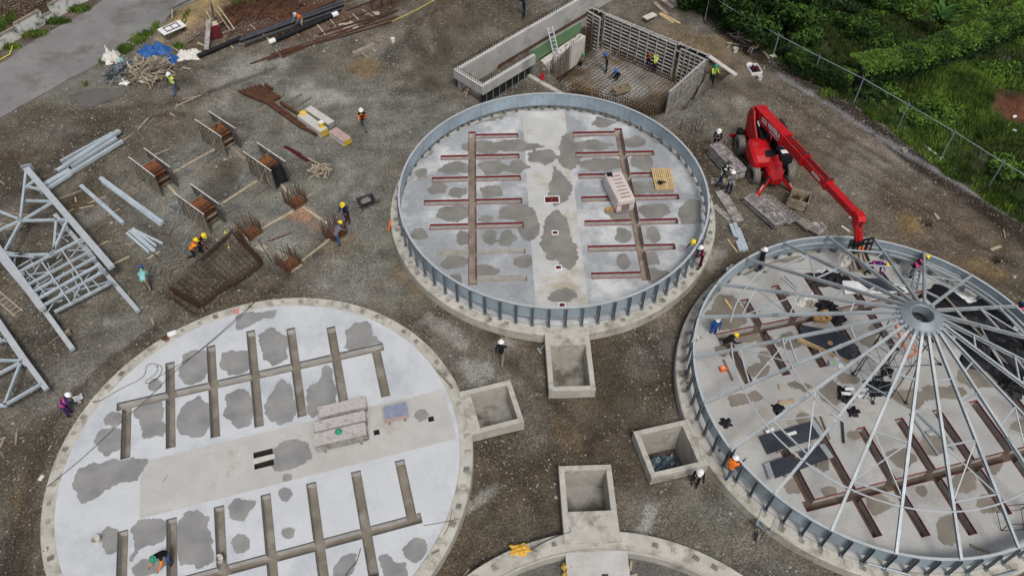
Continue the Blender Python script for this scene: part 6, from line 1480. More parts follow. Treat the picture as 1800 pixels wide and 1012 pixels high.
stack_boards('B', (677, 735), (716, 726), SLAB_Z, .62, 6, 'small blue topped board stack standing apart on the bare silo', M_blueboard, M_pinkboard, .38)
c = site(595, 758, SLAB_Z + .72); m = MB(); m.lathe([(.128, -.01), (.124, .045), (.10, .09), (.055, .118), (0, .126)], c, 16); m.lathe([(.127, -.012), (.165, -.02), (.16, -.004), (.126, .002)], c, 16); tag(m.build('hard_hat', HAT['green'], smooth=True), 'green hard hat left on the front board stack', 'hard hat')
m = MB(); m.bar(site(445, 812, SLAB_Z + .03), site(483, 801, SLAB_Z + .03), .22, .05); tag(m.build('cover_board', M_paleboard), 'pale board laid over the twin floor opening of the bare silo', 'board')
bucket(172, 951, SLAB_Z, 'pale bucket standing on the bare silo floor, left of the trench', M_sack, .17, .3); bucket(388, 985, SLAB_Z - .3, 'bucket standing in a trench of the bare silo, bottom of the picture', M_sack, .16, .3); bucket(81, 968, SZ, 'small pale bucket on the rim of the bare silo', M_sack, .09, .15)
bucket(953, 140, .12, 'red bucket standing on the low kerb at the excavation', mat('red_plastic', (.5, .02, .03), .5, 0, var=.1), .16, .34); bucket(691, 74, G(site(691, 74)), 'white bucket lying alone below the earth heaps', M_white, .15, .3); bucket(1292, 92, G(site(1292, 92)), 'pale bucket standing near the seated person', M_sack, .17, .34)
bucket(1335, 140, G(site(1335, 140)), 'pale bucket below the crate of dark bottles', M_sack, .17, .3); bucket(1227, 598, SLAB_Z, 'pale bucket at the left wall under the roof frame', M_sack, .16, .3)
def cable(label, pts, r=.014, z=SLAB_Z + .02, m_=M_rope, cat='cable', name='cable'):
    q = [site(x, y, z) for x, y in pts]; out = []
    for i in range(len(q) - 1):
        p0, p1, p2, p3 = q[max(0, i - 1)], q[i], q[i + 1], q[min(len(q) - 1, i + 2)]
        for k in range(4):
            t = k / 4; out.append(.5 * ((2 * p1) + (p2 - p0) * t + (2 * p0 - 5 * p1 + 4 * p2 - p3) * t * t + (3 * p1 - p0 - 3 * p2 + p3) * t ** 3))
    out.append(q[-1]); m = MB(); m.path(out, r, 5); return tag(m.build(name, m_), label, cat)
cable('long black cable running across the bare silo from its far rim', ((452, 527), (420, 555), (370, 600), (310, 650), (265, 695), (220, 735), (150, 800), (108, 835), (83, 855)))
cable('second black cable beside the long one on the bare silo', ((448, 528), (430, 550), (390, 585), (340, 625), (290, 655), (270, 668)), .012)
cable('looped black cable lying on the bare silo near its upper left rim', ((256, 646), (262, 640), (275, 640), (277, 650), (270, 660), (258, 668), (256, 673), (268, 671), (280, 660), (285, 648), (280, 641), (274, 645)), .012)
cable('black lead running from the loops to the rim of the bare silo', ((257, 647), (254, 658), (243, 668), (220, 679), (200, 690), (180, 702), (162, 707)), .012)
cable('cable lying over a damp patch near the bottom of the bare silo', ((634, 963), (627, 985), (615, 1000), (607, 1012)), .016); cable('cord from the lower trench end to the rim of the bare silo', ((745, 923), (775, 918), (805, 912)), .01)
cable('small cross of two chalked strings on the rough band', ((285, 848), (291, 840), (296, 834)), .012, m_=M_woodgrey); cable('pale cord laid over the front of the bare silo rim', ((795, 895), (788, 925), (780, 940)), .012, SZ + .02, M_rust)
m = MB(); m.bar(site(769, 651, SZ + .05), site(796, 681, SZ + .05), .1, .08); tag(m.build('timber', M_woodgrey), 'weathered timber lying on the right rim of the bare silo', 'timber')
m = MB(); c = site(745, 0, 0); m.bar(site(758, 973, SZ + .04), site(772, 966, SZ + .04), .07, .05); tag(m.build('timber', M_woodgrey), 'short stick on the lower right rim of the bare silo', 'timber')
for x, y, mm, lab, nm in ((302, 586, M_white, 'white sheet of paper on the upper left rim of the bare silo', 'paper'), (865 / 1.0 - 0 - 0, 0, None, '', ''),):
    if mm: c = site(x, y, SZ + .03); m = MB(); m.box((c.x, c.y, c.z), (.42, .3, .02), .5); tag(m.build(nm, mm), lab, nm)
c = site(290, 594, SZ + .05); m = MB(); m.blob((c.x, c.y, c.z), (.22, .16, .08), 3); tag(m.build('rag', M_rustor), 'brown rag beside the white paper on the rim', 'rag'); c = site(415, 547, SZ + .03); m = MB(); m.box(c, (.25, .3, .03), .2); tag(m.build('rag', mat('pink_rag', (.5, .22, .2), .9, 0)), 'pink rag on the far rim of the bare silo', 'rag')
c = gp(138, 700); m = MB(); m.box((c.x, c.y, c.z + .06), (.4, .3, .03), .6, .15); tag(m.build('paper', M_white), 'white sheet lying on the mud by the bending person', 'paper'); c = gp(140, 708); m = MB(); m.box((c.x, c.y, c.z + .05), (.14, .16, .03), .2); tag(m.build('paper', M_white), 'small white scrap lying below the white sheet on the mud', 'paper')
c = gp(73, 840); m = MB(); m.box((c.x, c.y, c.z + .04), (.18, .26, .03), -.3); tag(m.build('paper', M_sack), 'pale scrap of board left of the bare silo rim', 'paper')

# under the roof frame
Z = SLAB_Z
def dark_panel(label, quad, edge=None, h=.16, m_=None):
    p = [site(x, y, Z + h) for x, y in quad]; t = thing('wall_panel', label, 'wall panel', flat((p[0] + p[2]) / 2, Z), group='dark panels laid on bearers under the roof')
    m = MB(); n = 8; vs = [tuple(p[0].lerp(p[1], i / n)) for i in range(n + 1)] + [tuple(p[3].lerp(p[2], i / n)) for i in range(n + 1)]
    vs = [Vector(v) + Vector((0, 0, .025 * math.sin(i * 1.3))) for i, v in enumerate(vs)]
    m.add(vs + [v - Vector((0, 0, .035)) for v in vs], [(i, i + 1, n + 2 + i, n + 1 + i) for i in range(n)] + [(i + 2 * n + 2, i + 3 * n + 3, i + 3 * n + 4, i + 2 * n + 3) for i in range(n)]
          + [(i + 1, i, i + 2 * n + 2, i + 2 * n + 3) for i in range(n)] + [(n + 1 + i, n + 2 + i, i + 3 * n + 4, i + 3 * n + 3) for i in range(n)])
    m.build('sheet', m_ or M_darkpanel, t)
    for f in (.2, .8):
        a, b = p[0].lerp(p[1], f), p[3].lerp(p[2], f); m = MB(); m.bar(flat(a, Z + h / 2 - .03) + (a - b) * .06, flat(b, Z + h / 2 - .03) + (b - a) * .06, .1, h * .7); m.build('bearer', M_woodgrey, t)
    for e in (edge or ()):
        a, b = (p[0], p[3]) if e == 0 else (p[1], p[2]); o = (p[1] - p[0]).normalized() * (.14 if e else -.14)
        for i in range(12):
            s = a.lerp(b, (i + .5) / 12); m = MB(); m.bar(s + Vector((0, 0, .0)), s + o * 1.8, .07 * (a - b).length / 1.0 * .8, .03); m.build('white_rib', M_galv_w, t)
    return t
M_darkpanel = mat('dark_slate_panel', (.038, .042, .055), .55, 0, var=.2, scale=3, fine=.35, fscale=24, stain=(.22, .21, .2), stain_amt=.0)
dark_panel('dark corrugated panel, the upper of two on the lower left floor under the roof', ((1335, 766), (1424, 741), (1442, 768), (1350, 797)), (1,)); dark_panel('dark corrugated panel with white ribbed ends, lower of two under the roof', ((1352, 812), (1440, 782), (1457, 806), (1362, 840)), (0, 1), .2)
t = thing('foam_board', 'large angular dark board propped on a timber, left of the roof hub', 'board', site(1450, 600, Z)); pts = [site(x, y, Z + .28) for x, y in ((1407, 592), (1412, 571), (1470, 582), (1495, 596), (1509, 610), (1510, 624), (1493, 632))]
m = MB(); n = len(pts); m.add(pts + [p - Vector((0, 0, .05)) for p in pts], [tuple(range(n))[::-1], tuple(range(n, 2 * n))] + [(k, (k + 1) % n, n + (k + 1) % n, n + k) for k in range(n)]); m.build('sheet', M_darkpanel, t); m = MB(); m.bar(site(1402, 596, Z + .14), site(1494, 633, Z + .14), .14, .2); m.build('bearer', M_yellowwood, t); m = MB(); m.bar(site(1440, 580, Z + .1), site(1500, 605, Z + .1), .12, .18); m.build('bearer', M_wood, t)
c = site(1478, 608, Z + .29); m = MB(); m.box(c, (.22, .22, .03), .6); tag(m.build('yellow_pad', M_yellow), 'yellow pad lying on the angular dark board', 'pad'); c = site(1459, 603, Z + .3); m = MB(); m.lathe([(.0, .0), (.13, 0), (.13, .03), (.0, .03)], c, 8); tag(m.build('paper_cup', M_card), 'brown ring left on the angular dark board', 'ring')
dark_panel('white sheet with a dark half below the far rafters under the roof', ((1480, 493), (1590, 500), (1600, 514), (1486, 516)), None, .12, M_white); dark_panel('dark board lying on the white sheet under the far rafters', ((1500, 487), (1560, 490), (1592, 512), (1530, 508)), None, .2)
soft('plastic_sheet', 'black film bundle left of the white sheet under the roof', 'plastic sheet', site(1455, 492, Z), 1.9, 1.1, .5, M_film, 1); soft('plastic_sheet', 'black film heap behind the brown cartons', 'plastic sheet', site(1452, 540, Z), 1.1, .8, .5, M_film, 2); soft('plastic_sheet', 'black film trailing right of the brown cartons', 'plastic sheet', site(1470, 556, Z), 1.0, .9, .3, M_film, 3, .5)
soft('plastic_sheet', 'largest black film spread on the floor at the right, upper part', 'plastic sheet', site(1712, 566, Z), 5.0, 3.4, .4, M_film, 4, -.55, 26, 18); soft('plastic_sheet', 'black film spread on the floor at the right, lower part', 'plastic sheet', site(1748, 625, Z), 4.0, 2.8, .42, M_film, 5, -.95, 24, 18); soft('plastic_sheet', 'black film strip along the far right wall under the roof', 'plastic sheet', site(1775, 600, Z), 3.0, 1.3, .35, M_film, 77, -1.0, 22, 14); soft('plastic_sheet', 'black film lying just right of the hub', 'plastic sheet', site(1690, 545, Z), 2.0, 1.6, .3, M_film, 78, -.4, 18, 14)
soft('plastic_sheet', 'crumpled black film end by the right trench', 'plastic sheet', site(1775, 680, Z), 1.3, 1.0, .4, M_film, 6, -.7)
soft('plastic_sheet', 'black sheet square under the scaffold tower', 'plastic sheet', site(1545, 680, Z), 1.25, 1.1, .1, M_film, 7, .35); soft('plastic_sheet', 'black film bag beside the scaffold leg', 'plastic sheet', site(1558, 652, Z), .6, .7, .4, M_film, 8); soft('plastic_sheet', 'long black film crumpled in the middle of the floor', 'plastic sheet', site(1486, 695, Z), .7, 1.0, .35, M_film, 9); soft('plastic_sheet', 'black film tail below the long crumpled one', 'plastic sheet', site(1500, 724, Z), .6, .5, .2, M_film, 10, .6)
for k, (x, y, rz) in enumerate(((1440, 556, .3), (1446, 565, -.2), (1435, 564, .1), (1453, 562, .5), (1449, 553, .2))):
    c = site(x, y, Z + (.14 if k in (0, 4) else 0)); t = thing('carton', 'brown carton of the little pile behind the angular board, ' + ('top left', 'front middle', 'front left', 'front right', 'top right')[k], 'carton', c, rz, 'pile of brown cartons'); m = MB(); m.box((0, 0, .13), (.34, .26, .24)); m.build('box', M_card, t, False); m = MB(); m.box((0, 0, .252), (.07, .262, .006)); m.build('tape', M_yellowwood, t, False)
scrap('offcut_pile', 'low pile of brown offcuts right of the cartons', 1487, 560, 12, 6, 26, 21, [M_card, M_wood], .12, .3, .22, .12)
soft('rubbish_bag', 'white sacks and rubbish on the floor, left part of the heap', 'rubbish', site(1408, 532, Z), .6, .5, .35, M_sack, 11); soft('rubbish_bag', 'white rubbish bag on top of the heap', 'rubbish', site(1422, 524, Z), .7, .45, .42, M_white, 12); soft('rubbish_bag', 'brown and white bag at the right of the heap', 'rubbish', site(1424, 535, Z), .5, .5, .35, M_ply, 13); soft('white_sack', 'crumpled white sack by the loaded pallet', 'sack', site(1485, 458, Z), .7, 1.0, .5, M_sack, 14); soft('white_sack', 'white cloth on the floor near the upper left rafter', 'sack', site(1450, 478, Z), .8, .5, .3, M_white, 15)
soft('white_sack', 'white sheet on the floor at the far right', 'sack', site(1700, 527, Z), 1.5, .6, .1, M_white, 16, -.4); soft('rubbish_bag', 'small white bag in front of the angular board', 'rubbish', site(1470, 629, Z), .4, .35, .25, M_sack, 17); soft('rubbish_bag', 'white paper sack with a green mark near the angular board', 'rubbish', site(1477, 642, Z), .6, .35, .2, M_white, 18); soft('white_sack', 'pale cloth on the wall base near the left rafters', 'sack', site(1285, 473, Z), .7, .4, .2, M_sack, 19, .8)
c = site(1464, 642, Z); t = thing('case', 'grey case with a green badge by the angular board', 'case', c, -.2); m = MB(); m.box((0, 0, .1), (.42, .26, .2)); m.build('case_body', M_galv_w, t, False); m = MB(); m.box((-.02, 0, .203), (.12, .12, .006)); m.build('badge', mat('green_badge', (.15, .6, .08), .5, 0), t, False)
c = site(1270, 650, Z); t = thing('toolbox', 'bright orange box on the floor beside a grey bar', 'toolbox', c, R(15)); m = MB(); m.box((0, 0, .09), (.3, .24, .18)); m.build('box', M_orange, t, False); m = MB(); m.box((.0, .0, .183), (.09, .09, .006)); m.build('label_plate', M_white, t, False)
SB = [((1272, 632, 1288, 668), M_woodgrey, .09, 'grey bar lying beside the orange box'), ((1274, 526, 1286, 543), M_yellowwood, .12, 'yellow plank on the damp floor at the left'), ((1480, 738, 1483, 778), M_dksteel, .1, 'dark bar standing out on the pale floor'), ((1706, 957, 1742, 972), M_woodgrey, .1, 'dark timber near the wall at the bottom right'),
      ((1369, 706, 1396, 702), M_wood, .1, 'upper of two short boards on the mid floor'), ((1368, 709, 1398, 705), M_yellowwood, .08, 'lower of two short boards on the mid floor'), ((1375, 488, 1400, 510), M_galv_w, .12, 'grey channel end lying by the upper left trench'), ((1380, 485, 1402, 506), M_galv_w, .1, 'second grey channel by the upper left trench'), ((1335, 548, 1365, 528), M_galv_w, .1, 'grey strip lying below the second rafter'), ((1376, 522, 1398, 515), M_rustor, .06, 'short rusty stick under the upper left rafter'),
      ((1600, 727, 1650, 800), M_galv, .09, 'left stile of a small metal frame on the floor'), ((1613, 727, 1677, 790), M_galv, .09, 'right stile of a small metal frame on the floor'), ((1627, 760, 1641, 756), M_galv, .08, 'rung of a small metal frame on the floor'), ((1432, 733, 1457, 772), M_woodgrey, .09, 'left grey timber beside the dark panels'), ((1442, 731, 1458, 771), M_woodgrey, .07, 'right grey timber beside the dark panels'),
      ((1278, 752, 1284, 738), M_dksteel, .1, 'dark stick by the left wall base'), ((1265, 793, 1268, 785), M_dksteel, .08, 'short dark block by the left wall base'), ((1660, 520, 1770, 640), M_woodgrey, .1, 'long dark pole lying over the black film'), ((1728, 590, 1775, 660), M_galv_w, .09, 'pale tube lying on the black film'), ((1423, 682, 1424, 692), M_yellowwood, .08, 'tiny yellow block on the floor'), ((1370, 676, 1371, 683), M_yellowwood, .1, 'small yellow block beside a damp spot')]
for q, m_, w, lab in SB:
    m = MB(); dz = .3 if 'film' in lab else .05; m.bar(site(q[0], q[1], Z + dz), site(q[2], q[3], Z + dz), w, .07); tag(m.build('floor_bar', m_), lab, 'bar')
for x, y, lab in ((1275, 743, 'torn black mat square near the left wall'), (1368, 717, 'crumpled black bag with pale bits on the mid floor')): soft('plastic_sheet', lab, 'plastic sheet', site(x, y, Z), .55, .5, .14 if x > 1300 else .04, M_film, x, .1)
for k, (x, y) in enumerate(((1487, 692), (1493, 684), (1515, 696), (1519, 686), (1392, 762), (1353, 757))):
    c = site(x, y, Z + (.34 if k < 2 else .02 if k < 4 else .2)); m = MB(); m.box((c.x, c.y, c.z + .03), (.42, .14, .05), -.1 + .1 * k); tag(m.build('white_block', M_white), ('white foam strip lying on the long black film', 'second white strip on the long black film', 'white strip right of the long black film', 'white strip between black film and black sheet', 'white paper on the upper dark panel', 'small white scrap on the upper dark panel')[k], 'foam strip')
c = site(1399, 801, Z + .2); m = MB(); m.box((c.x, c.y, c.z + .06), (.16, .16, .13), .1); tag(m.build('brick', M_card), 'brown brick weighing down the lower dark panel', 'brick')
# loaded pallet under the fork
pallet(1510, 462, R(-5), 'pallet loaded with metal clips under the telehandler fork', 1.2, 1.3, 6, M_wood, Z)
scrap('metal_parts', 'pile of white and grey metal parts on the loaded pallet', 1505, 452, 20, 10, 46, 31, [M_galv_w, M_galv, M_white], .3, .8, .55, .09); c = site(1517, 437, Z + .9); m = MB(); m.box(c, (.45, .2, .1), .05); tag(m.build('orange_case', M_orange), 'orange tool on the parts below the fork', 'tool case')
# step ladders and trestles
ladder('step_ladder', 'step ladder with a red cloth at the far wall under the roof', site(1606, 512, Z), site(1614, 470, Z + 1.4), .4, 5, M_galv); ladder('step_ladder', 'short ladder beside the black clad climber', site(1592, 487, Z), site(1606, 470, Z + 1.0), .36, 4, M_galv); c = site(1615, 474, Z + 1.1); m = MB(); m.blob(c, (.1, .06, .2), 3, .25); tag(m.build('red_cloth', mat('red_cloth', (.55, .03, .05), .9, 0)), 'red cloth hung on the step ladder', 'cloth')
ladder('step_ladder', 'small ladder on the upper left floor under the roof', site(1345, 475, Z), site(1337, 455, Z + 1.0), .4, 4, M_galv)
t = thing('metal_trestle', 'thin metal trestle frame at the lower right under the roof', 'trestle', site(1780, 910, Z)); P8 = [site(x, y, Z) for x, y in ((1760, 932), (1800, 930), (1795, 895), (1752, 900))]; T8 = [p + Vector((0, 0, .6)) for p in P8]
for i in range(4): m = MB(); m.tube(P8[i], T8[i], .02, None, 5); m.tube(T8[i], T8[(i + 1) % 4], .02, None, 5); m.tube(P8[i], P8[(i + 1) % 4], .016, None, 5); m.build('trestle_bar', M_rust, t)
t = thing('orange_ladder', 'orange ladder frame leaning inside the scaffold under the hub', 'ladder', site(1600, 622, Z))
for (a, b) in (((1572, 565, 1.6), (1598, 628, .0)), ((1590, 572, 1.6), (1612, 618, .0)), ((1598, 628, .0), (1612, 618, .0)), ((1572, 565, 1.6), (1590, 572, 1.6))): m = MB(); m.bar(site(a[0], a[1], Z + a[2]), site(b[0], b[1], Z + b[2]), .07, .05); m.build('rail', M_orange, t)
# tarpaulin in the dark pit, straps and rope on the rims
c = silo_pt('C', .55, -10.3, -1.45); soft('tarpaulin', 'blue grey tarpaulin crumpled in the dark pit', 'tarpaulin', c, 1.5, 1.2, .9, mat('blue_grey_film', (.11, .16, .20), .25, 0, var=.5, scale=5, spec=.7), 41, .3, 18, 16)
for k, (x, y) in enumerate(((1207, 655), (1210, 665))):
    m = MB(); m.path([site(x - 14, y - 2 + 12 * k, SZ + .04), site(x, y - 4, SZ + .06), site(x + 8, y + 4, SZ + .05), site(x - 2, y + 8, SZ + .06)], .05, 6); tag(m.build('strap', M_woodgrey), ('upper', 'lower')[k] + ' dark webbing strap tied round the rim of the roofed silo', 'strap')
# hand tools, barrows
def barrow(px, py, rz, label):
    c = gp(px, py); t = thing('wheelbarrow', label, 'wheelbarrow', c, rz); tray = MB()
    b_ = [(-.22, -.3), (.22, -.3), (.18, .3), (-.18, .3)]; T_ = [(-.34, -.5), (.34, -.5), (.3, .48), (-.3, .48)]
    tray.add([(x, y, .32) for x, y in b_] + [(x, y, .6) for x, y in T_] + [(x * .94, y * .94, .6) for x, y in T_] + [(x * .9, y * .9, .345) for x, y in b_], [(0, 3, 2, 1)] + [(k, (k + 1) % 4, 4 + (k + 1) % 4, 4 + k) for k in range(4)] + [(4 + k, 4 + (k + 1) % 4, 8 + (k + 1) % 4, 8 + k) for k in range(4)] + [(8 + k, 8 + (k + 1) % 4, 12 + (k + 1) % 4, 12 + k) for k in range(4)] + [(12, 13, 14, 15)]); tray.build('tray', M_dksteel if 'loaded' in label else M_galv, t, False)
    for s in (-1, 1): m = MB(); m.path([(s * .1, .72, .2), (s * .26, -.3, .3), (s * .3, -.95, .55)], .02, 6); m.tube((s * .26, -.35, .3), (s * .26, -.4, .02), .018, None, 6); m.build('handle', M_dksteel, t, False)
    m = MB(); m.lathe([(.11, -.04), (.19, -.04), (.2, 0), (.19, .04), (.11, .04)], (0, .72, .2), 16, 'X'); m.build('wheel', M_rubber, t, False); m = MB(); m.blob((0, -.05, .45), (.26, .36, .14), 5, .2); m.build('load', M_rubber, t, False)
barrow(646, 363, R(-60), 'loaded wheelbarrow standing on the gravel left of the empty silo'); barrow(1341, 922, R(150), 'silver wheelbarrow tipped against the rim of the roofed silo')
m = MB(); m.path([site(948, 617, .05), site(967, 593, .55)], .025, 6); m.bar(site(945, 612, .06), site(951, 622, .06), .1, .08); tag(m.build('sledgehammer', M_galv), 'long handled hammer leaning on the pit corner of the empty silo', 'hammer')
m = MB(); m.bar(site(683, 405, .1), site(687, 386, .7), .12, .04); tag(m.build('spirit_level', M_orange), 'orange level leaning on the left rim of the empty silo', 'level')
soft('work_gloves', 'yellow gloves and cloth on the left rim of the unfinished silo', 'gloves', site(914, 966, SZ), .8, .5, .16, mat('yellow_leather', (.62, .36, .05), .8, 0, var=.25, scale=8), 51); soft('yellow_sack', 'yellow sack beside the concrete band of the unfinished silo', 'sack', site(1000, 1001, .4), .55, .7, .3, mat('yellow_sack', (.62, .38, .08), .7, 0, var=.3, scale=9), 52)
cable('bent rod lying across the rim beside the unfinished silo band', ((932, 966), (960, 950), (990, 938), (1003, 934), (1000, 926)), .02, SZ + .03, M_dksteel, 'rod', 'bent_rod')
for q, lab in (((1108, 1002, 1110, 985), 'pale stick on the gravel inside the unfinished silo'), ((1107, 1013, 1120, 1009), 'short stick at the bottom edge inside the unfinished silo'), ((815, 1012, 825, 1000), 'timber lying beside the left rim of the unfinished silo')): m = MB(); z = .2 if q[0] > 900 else .05; m.bar(site(q[0], q[1], z), site(q[2], q[3], z), .1, .05); tag(m.build('timber', M_wood), lab, 'timber')
for q, lab in (((1523, 989, 1600, 1010), 'long tube lying on the near rim of the roofed silo'), ((1745, 1014, 1790, 1002), 'short tube at the right end of the near rim')): m = MB(); m.tube(site(q[0], q[1], SZ + .06), site(q[2], q[3], SZ + .06), .05, None, 8); tag(m.build('steel_tube', M_galv), lab, 'tube')
for q, lab in (((1290, 396, 1306, 445), 'bright channel in the sheaf left of the roofed silo, first'), ((1283, 398, 1301, 445), 'bright channel in the sheaf left of the roofed silo, second'), ((1296, 405, 1311, 443), 'bright channel in the sheaf left of the roofed silo, third')): steel(q, lab, .2, .14, group='sheaf of bright channels')
gbar('timber', (1279, 421, 1296, 444), M_yellowwood, .08, .05, 'yellow lath beside the sheaf of bright channels', 'timber'); gbar('timber', (1335, 0 + 336, 1346, 330), M_woodgrey, .08, .05, 'stick under the left stabiliser foot of the telehandler', 'timber')

# stacks of forms between the silos
def form_stack(label, a, b, w, h, n, top, side, cells=0):
    p0, p1 = gp(*a), gp(*b); t = thing('form_stack', label, 'form stack', p0.lerp(p1, .5), group='stacks of form panels by the telehandler'); z = max(p0.z, p1.z) + .08; d = flat(p1 - p0, 0).normalized(); s = Vector((d.y, -d.x, 0))
    for k in range(n):
        e = .03 * ((k * 3) % 4 - 1.5); m = MB(); m.bar(flat(p0 + d * e, z + h * (k + .5) / n), flat(p1 + d * e, z + h * (k + .5) / n), w - .03 * (k % 2), h / n * .86); m.build('panel', top if k == n - 1 else side, t)
    zt = z + h
    for o in (-w / 2 + .03, w / 2 - .03): m = MB(); m.bar(flat(p0 + s * o, zt + .02), flat(p1 + s * o, zt + .02), .06, .07); m.build('frame_rail', side, t)
    for i in range(cells + 1):
        p = p0.lerp(p1, i / max(1, cells)); m = MB(); m.bar(flat(p - s * (w / 2 - .06), zt + .015), flat(p + s * (w / 2 - .06), zt + .015), .05, .06); m.build('cross_rail', side, t)
    return t
M_smear = mat('smeared_form_top', (.17, .152, .155), .8, 0, var=.5, scale=3, fine=.4, fscale=16, stain=(.45, .44, .42), stain_amt=.45, stain_scale=3.5)
form_stack('tall stack of cement smeared forms that two workers handle', (1252, 271), (1297, 318), .82, .72, 6, M_smear, M_formgrey, 3); form_stack('long stack of forms with a mottled top before the telehandler', (1314, 353), (1368, 402), .80, .3, 3, M_smear, M_formgrey, 3)
form_stack('narrow form with a violet grey face beside the long stack', (1336, 351), (1389, 396), .55, .16, 2, M_smear, M_formgrey, 1); form_stack('ladder like form with open cells, nearest the wooden crate', (1349, 350), (1402, 392), .42, .12, 2, M_woodgrey, M_formgrey, 10)
form_stack('small slatted form beyond the roofed silo wall', (1405, 390), (1424, 405), .6, .1, 1, M_wood, M_formgrey, 5); form_stack('pale square form leaning at the roofed silo wall', (1424, 398), (1446, 412), .9, .1, 1, M_smear, M_formgrey, 0)
gbar('walk_plank', (1265, 337, 1298, 390), M_formgrey, .62, .1, 'cement smeared plank that the tan shirted worker stands on', 'plank'); gbar('walk_plank', (1255, 362, 1283, 388), M_formgrey, .36, .08, 'broken plank beside the smeared one, a red end under it', 'plank'); gbar('walk_plank', (1250, 318, 1292, 322), M_formgrey, .5, .06, 'wide board lying before the tall stack of forms', 'plank'); gbar('timber', (1479, 398, 1493, 408), M_paleboard, .12, .06, 'pale stick behind the roofed silo wall', 'timber')
def crate(px, py, rz, label, sx, sy, h, fill):
    c = gp(px, py); t = thing('wooden_crate', label, 'crate', c, rz)
    for k in range(3):
        z = .08 + (h - .08) * (k + .5) / 3
        for (x, y, w, d) in ((0, -sy / 2, sx, .035), (0, sy / 2, sx, .035), (-sx / 2, 0, .035, sy), (sx / 2, 0, .035, sy)): m = MB(); m.box((x, y, z), (w, d, (h - .08) / 3 * .93)); m.build('slat', M_wood, t, False)
    for x in (-.5, .5):
        for y in (-.5, .5): m = MB(); m.box((x * (sx + .1), y * (sy + .1), h / 2), (.08, .08, h)); m.build('corner_post', M_woodgrey, t, False)
    m = MB(); m.box((0, 0, .1), (sx, sy, .04)); m.build('bottom', M_woodgrey, t, False); q = random.Random(2); m = MB()
    for k in range(40): m.blob((q.uniform(-.45, .45) * sx * .85, q.uniform(-.45, .45) * sy * .85, .2 + q.uniform(0, .2)), .07, k, .3)
    stuff(m.build('contents', fill, t, False))
crate(1401, 360, R(-25), 'open wooden crate of rusty clamps beside the forms', 1.05, .95, .75, M_rust)
t = thing('bottle_crate', 'shallow dark crate on the dirt below the seated person', 'crate', gp(1325, 125), R(10))
for (x, y, w, d) in ((0, -.5, .75, .05), (0, .5, .75, .05), (-.375, 0, .05, .95), (.375, 0, .05, .95), (0, .1, .7, .04), (.05, 0, .04, .9)): m = MB(); m.box((x, y, .12), (w, d, .22)); m.build('crate_side', M_white if abs(x) > .3 or abs(y) > .4 else M_dkred, t, False)
m = MB(); m.box((0, 0, .03), (.72, .98, .05)); m.build('crate_bottom', mat('dark_violet', (.03, .015, .03), .7, 0), t, False); soft('white_sack', 'small white bag above the dark crate', 'sack', gp(1318, 113), .4, .3, .14, M_white, 61); soft('white_sack', 'white sack at the grass edge by the drain head', 'sack', gp(1359, 100), .5, .4, .2, M_white, 62)
pallet(1284, 42, R(70), 'dark pallet standing against the bushes with a red sign', 1.2, 1.2, 5, M_woodgrey); scrap('scrap_wood', 'timbers and sticks around the seated person', 1305, 75, 30, 14, 22, 71, [M_wood, M_woodgrey], .4, 1.4, .2, .1)
for q, lab, m_, w in (((1132, 41, 1150, 33), 'thick pale board lying across the back form top', M_paleboard, .5), ((1243, 105, 1294, 133), 'long pale plank reaching from the form corner to the dirt', M_paleboard, .32), ((1160, 24, 1195, 42), 'yellow timber of the pair on the dirt, upper', M_yellowwood, .14), ((1159, 26, 1184, 41), 'yellow timber of the pair on the dirt, lower', M_yellowwood, .14), ((1160, -4, 1184, 14), 'wide pale board of the pair at the top edge, left', M_ply, .4), ((1174, -4, 1194, 12), 'wide pale board of the pair at the top edge, right', M_ply, .35),
                      ((1150, 5, 1172, 26), 'dark board under the pale pair at the top edge', M_woodgrey, .3), ((1318, 60, 1340, 85), 'plank at the feet of the seated person', M_wood, .12), ((1342, 92, 1352, 104), 'pale plank end at the bush edge', M_wood, .16), ((1607, 243, 1645, 272), 'pale T-shaped timber in the grass verge, long arm', M_paleboard, .14), ((1608, 250, 1616, 242), 'pale T-shaped timber in the grass verge, short arm', M_paleboard, .12), ((1642, 376, 1650, 386), 'short pale board on the brown track', M_wood, .18), ((1763, 405, 1766, 418), 'thin stick upright on the brown track', M_wood, .06), ((1741, 440, 1746, 452), 'pale block at the second spoil hole', M_wood, .16)):
    gbar('board', q, m_, w, .07, lab, 'board', dz=.35 if 'back form' in lab else .0, lift=.3 if 'reaching' in lab else 0)
for k, (x, y) in enumerate(((1592, 230), (1655, 282), (1680, 300), (1590, 265))):
    c = gp(x, y); m = MB(); m.lathe([(.11, 0), (.16, 0), (.16, .14), (.11, .14), (.11, 0)], c, 14); tag(m.build('concrete_ring', M_concrete), ('concrete ring in the verge, farthest up the drain', 'concrete ring in the verge below the T-shaped timber', 'concrete ring in the verge, nearest the camera', 'broken concrete ring between drain and verge')[k], 'concrete ring', 'concrete rings along the verge')
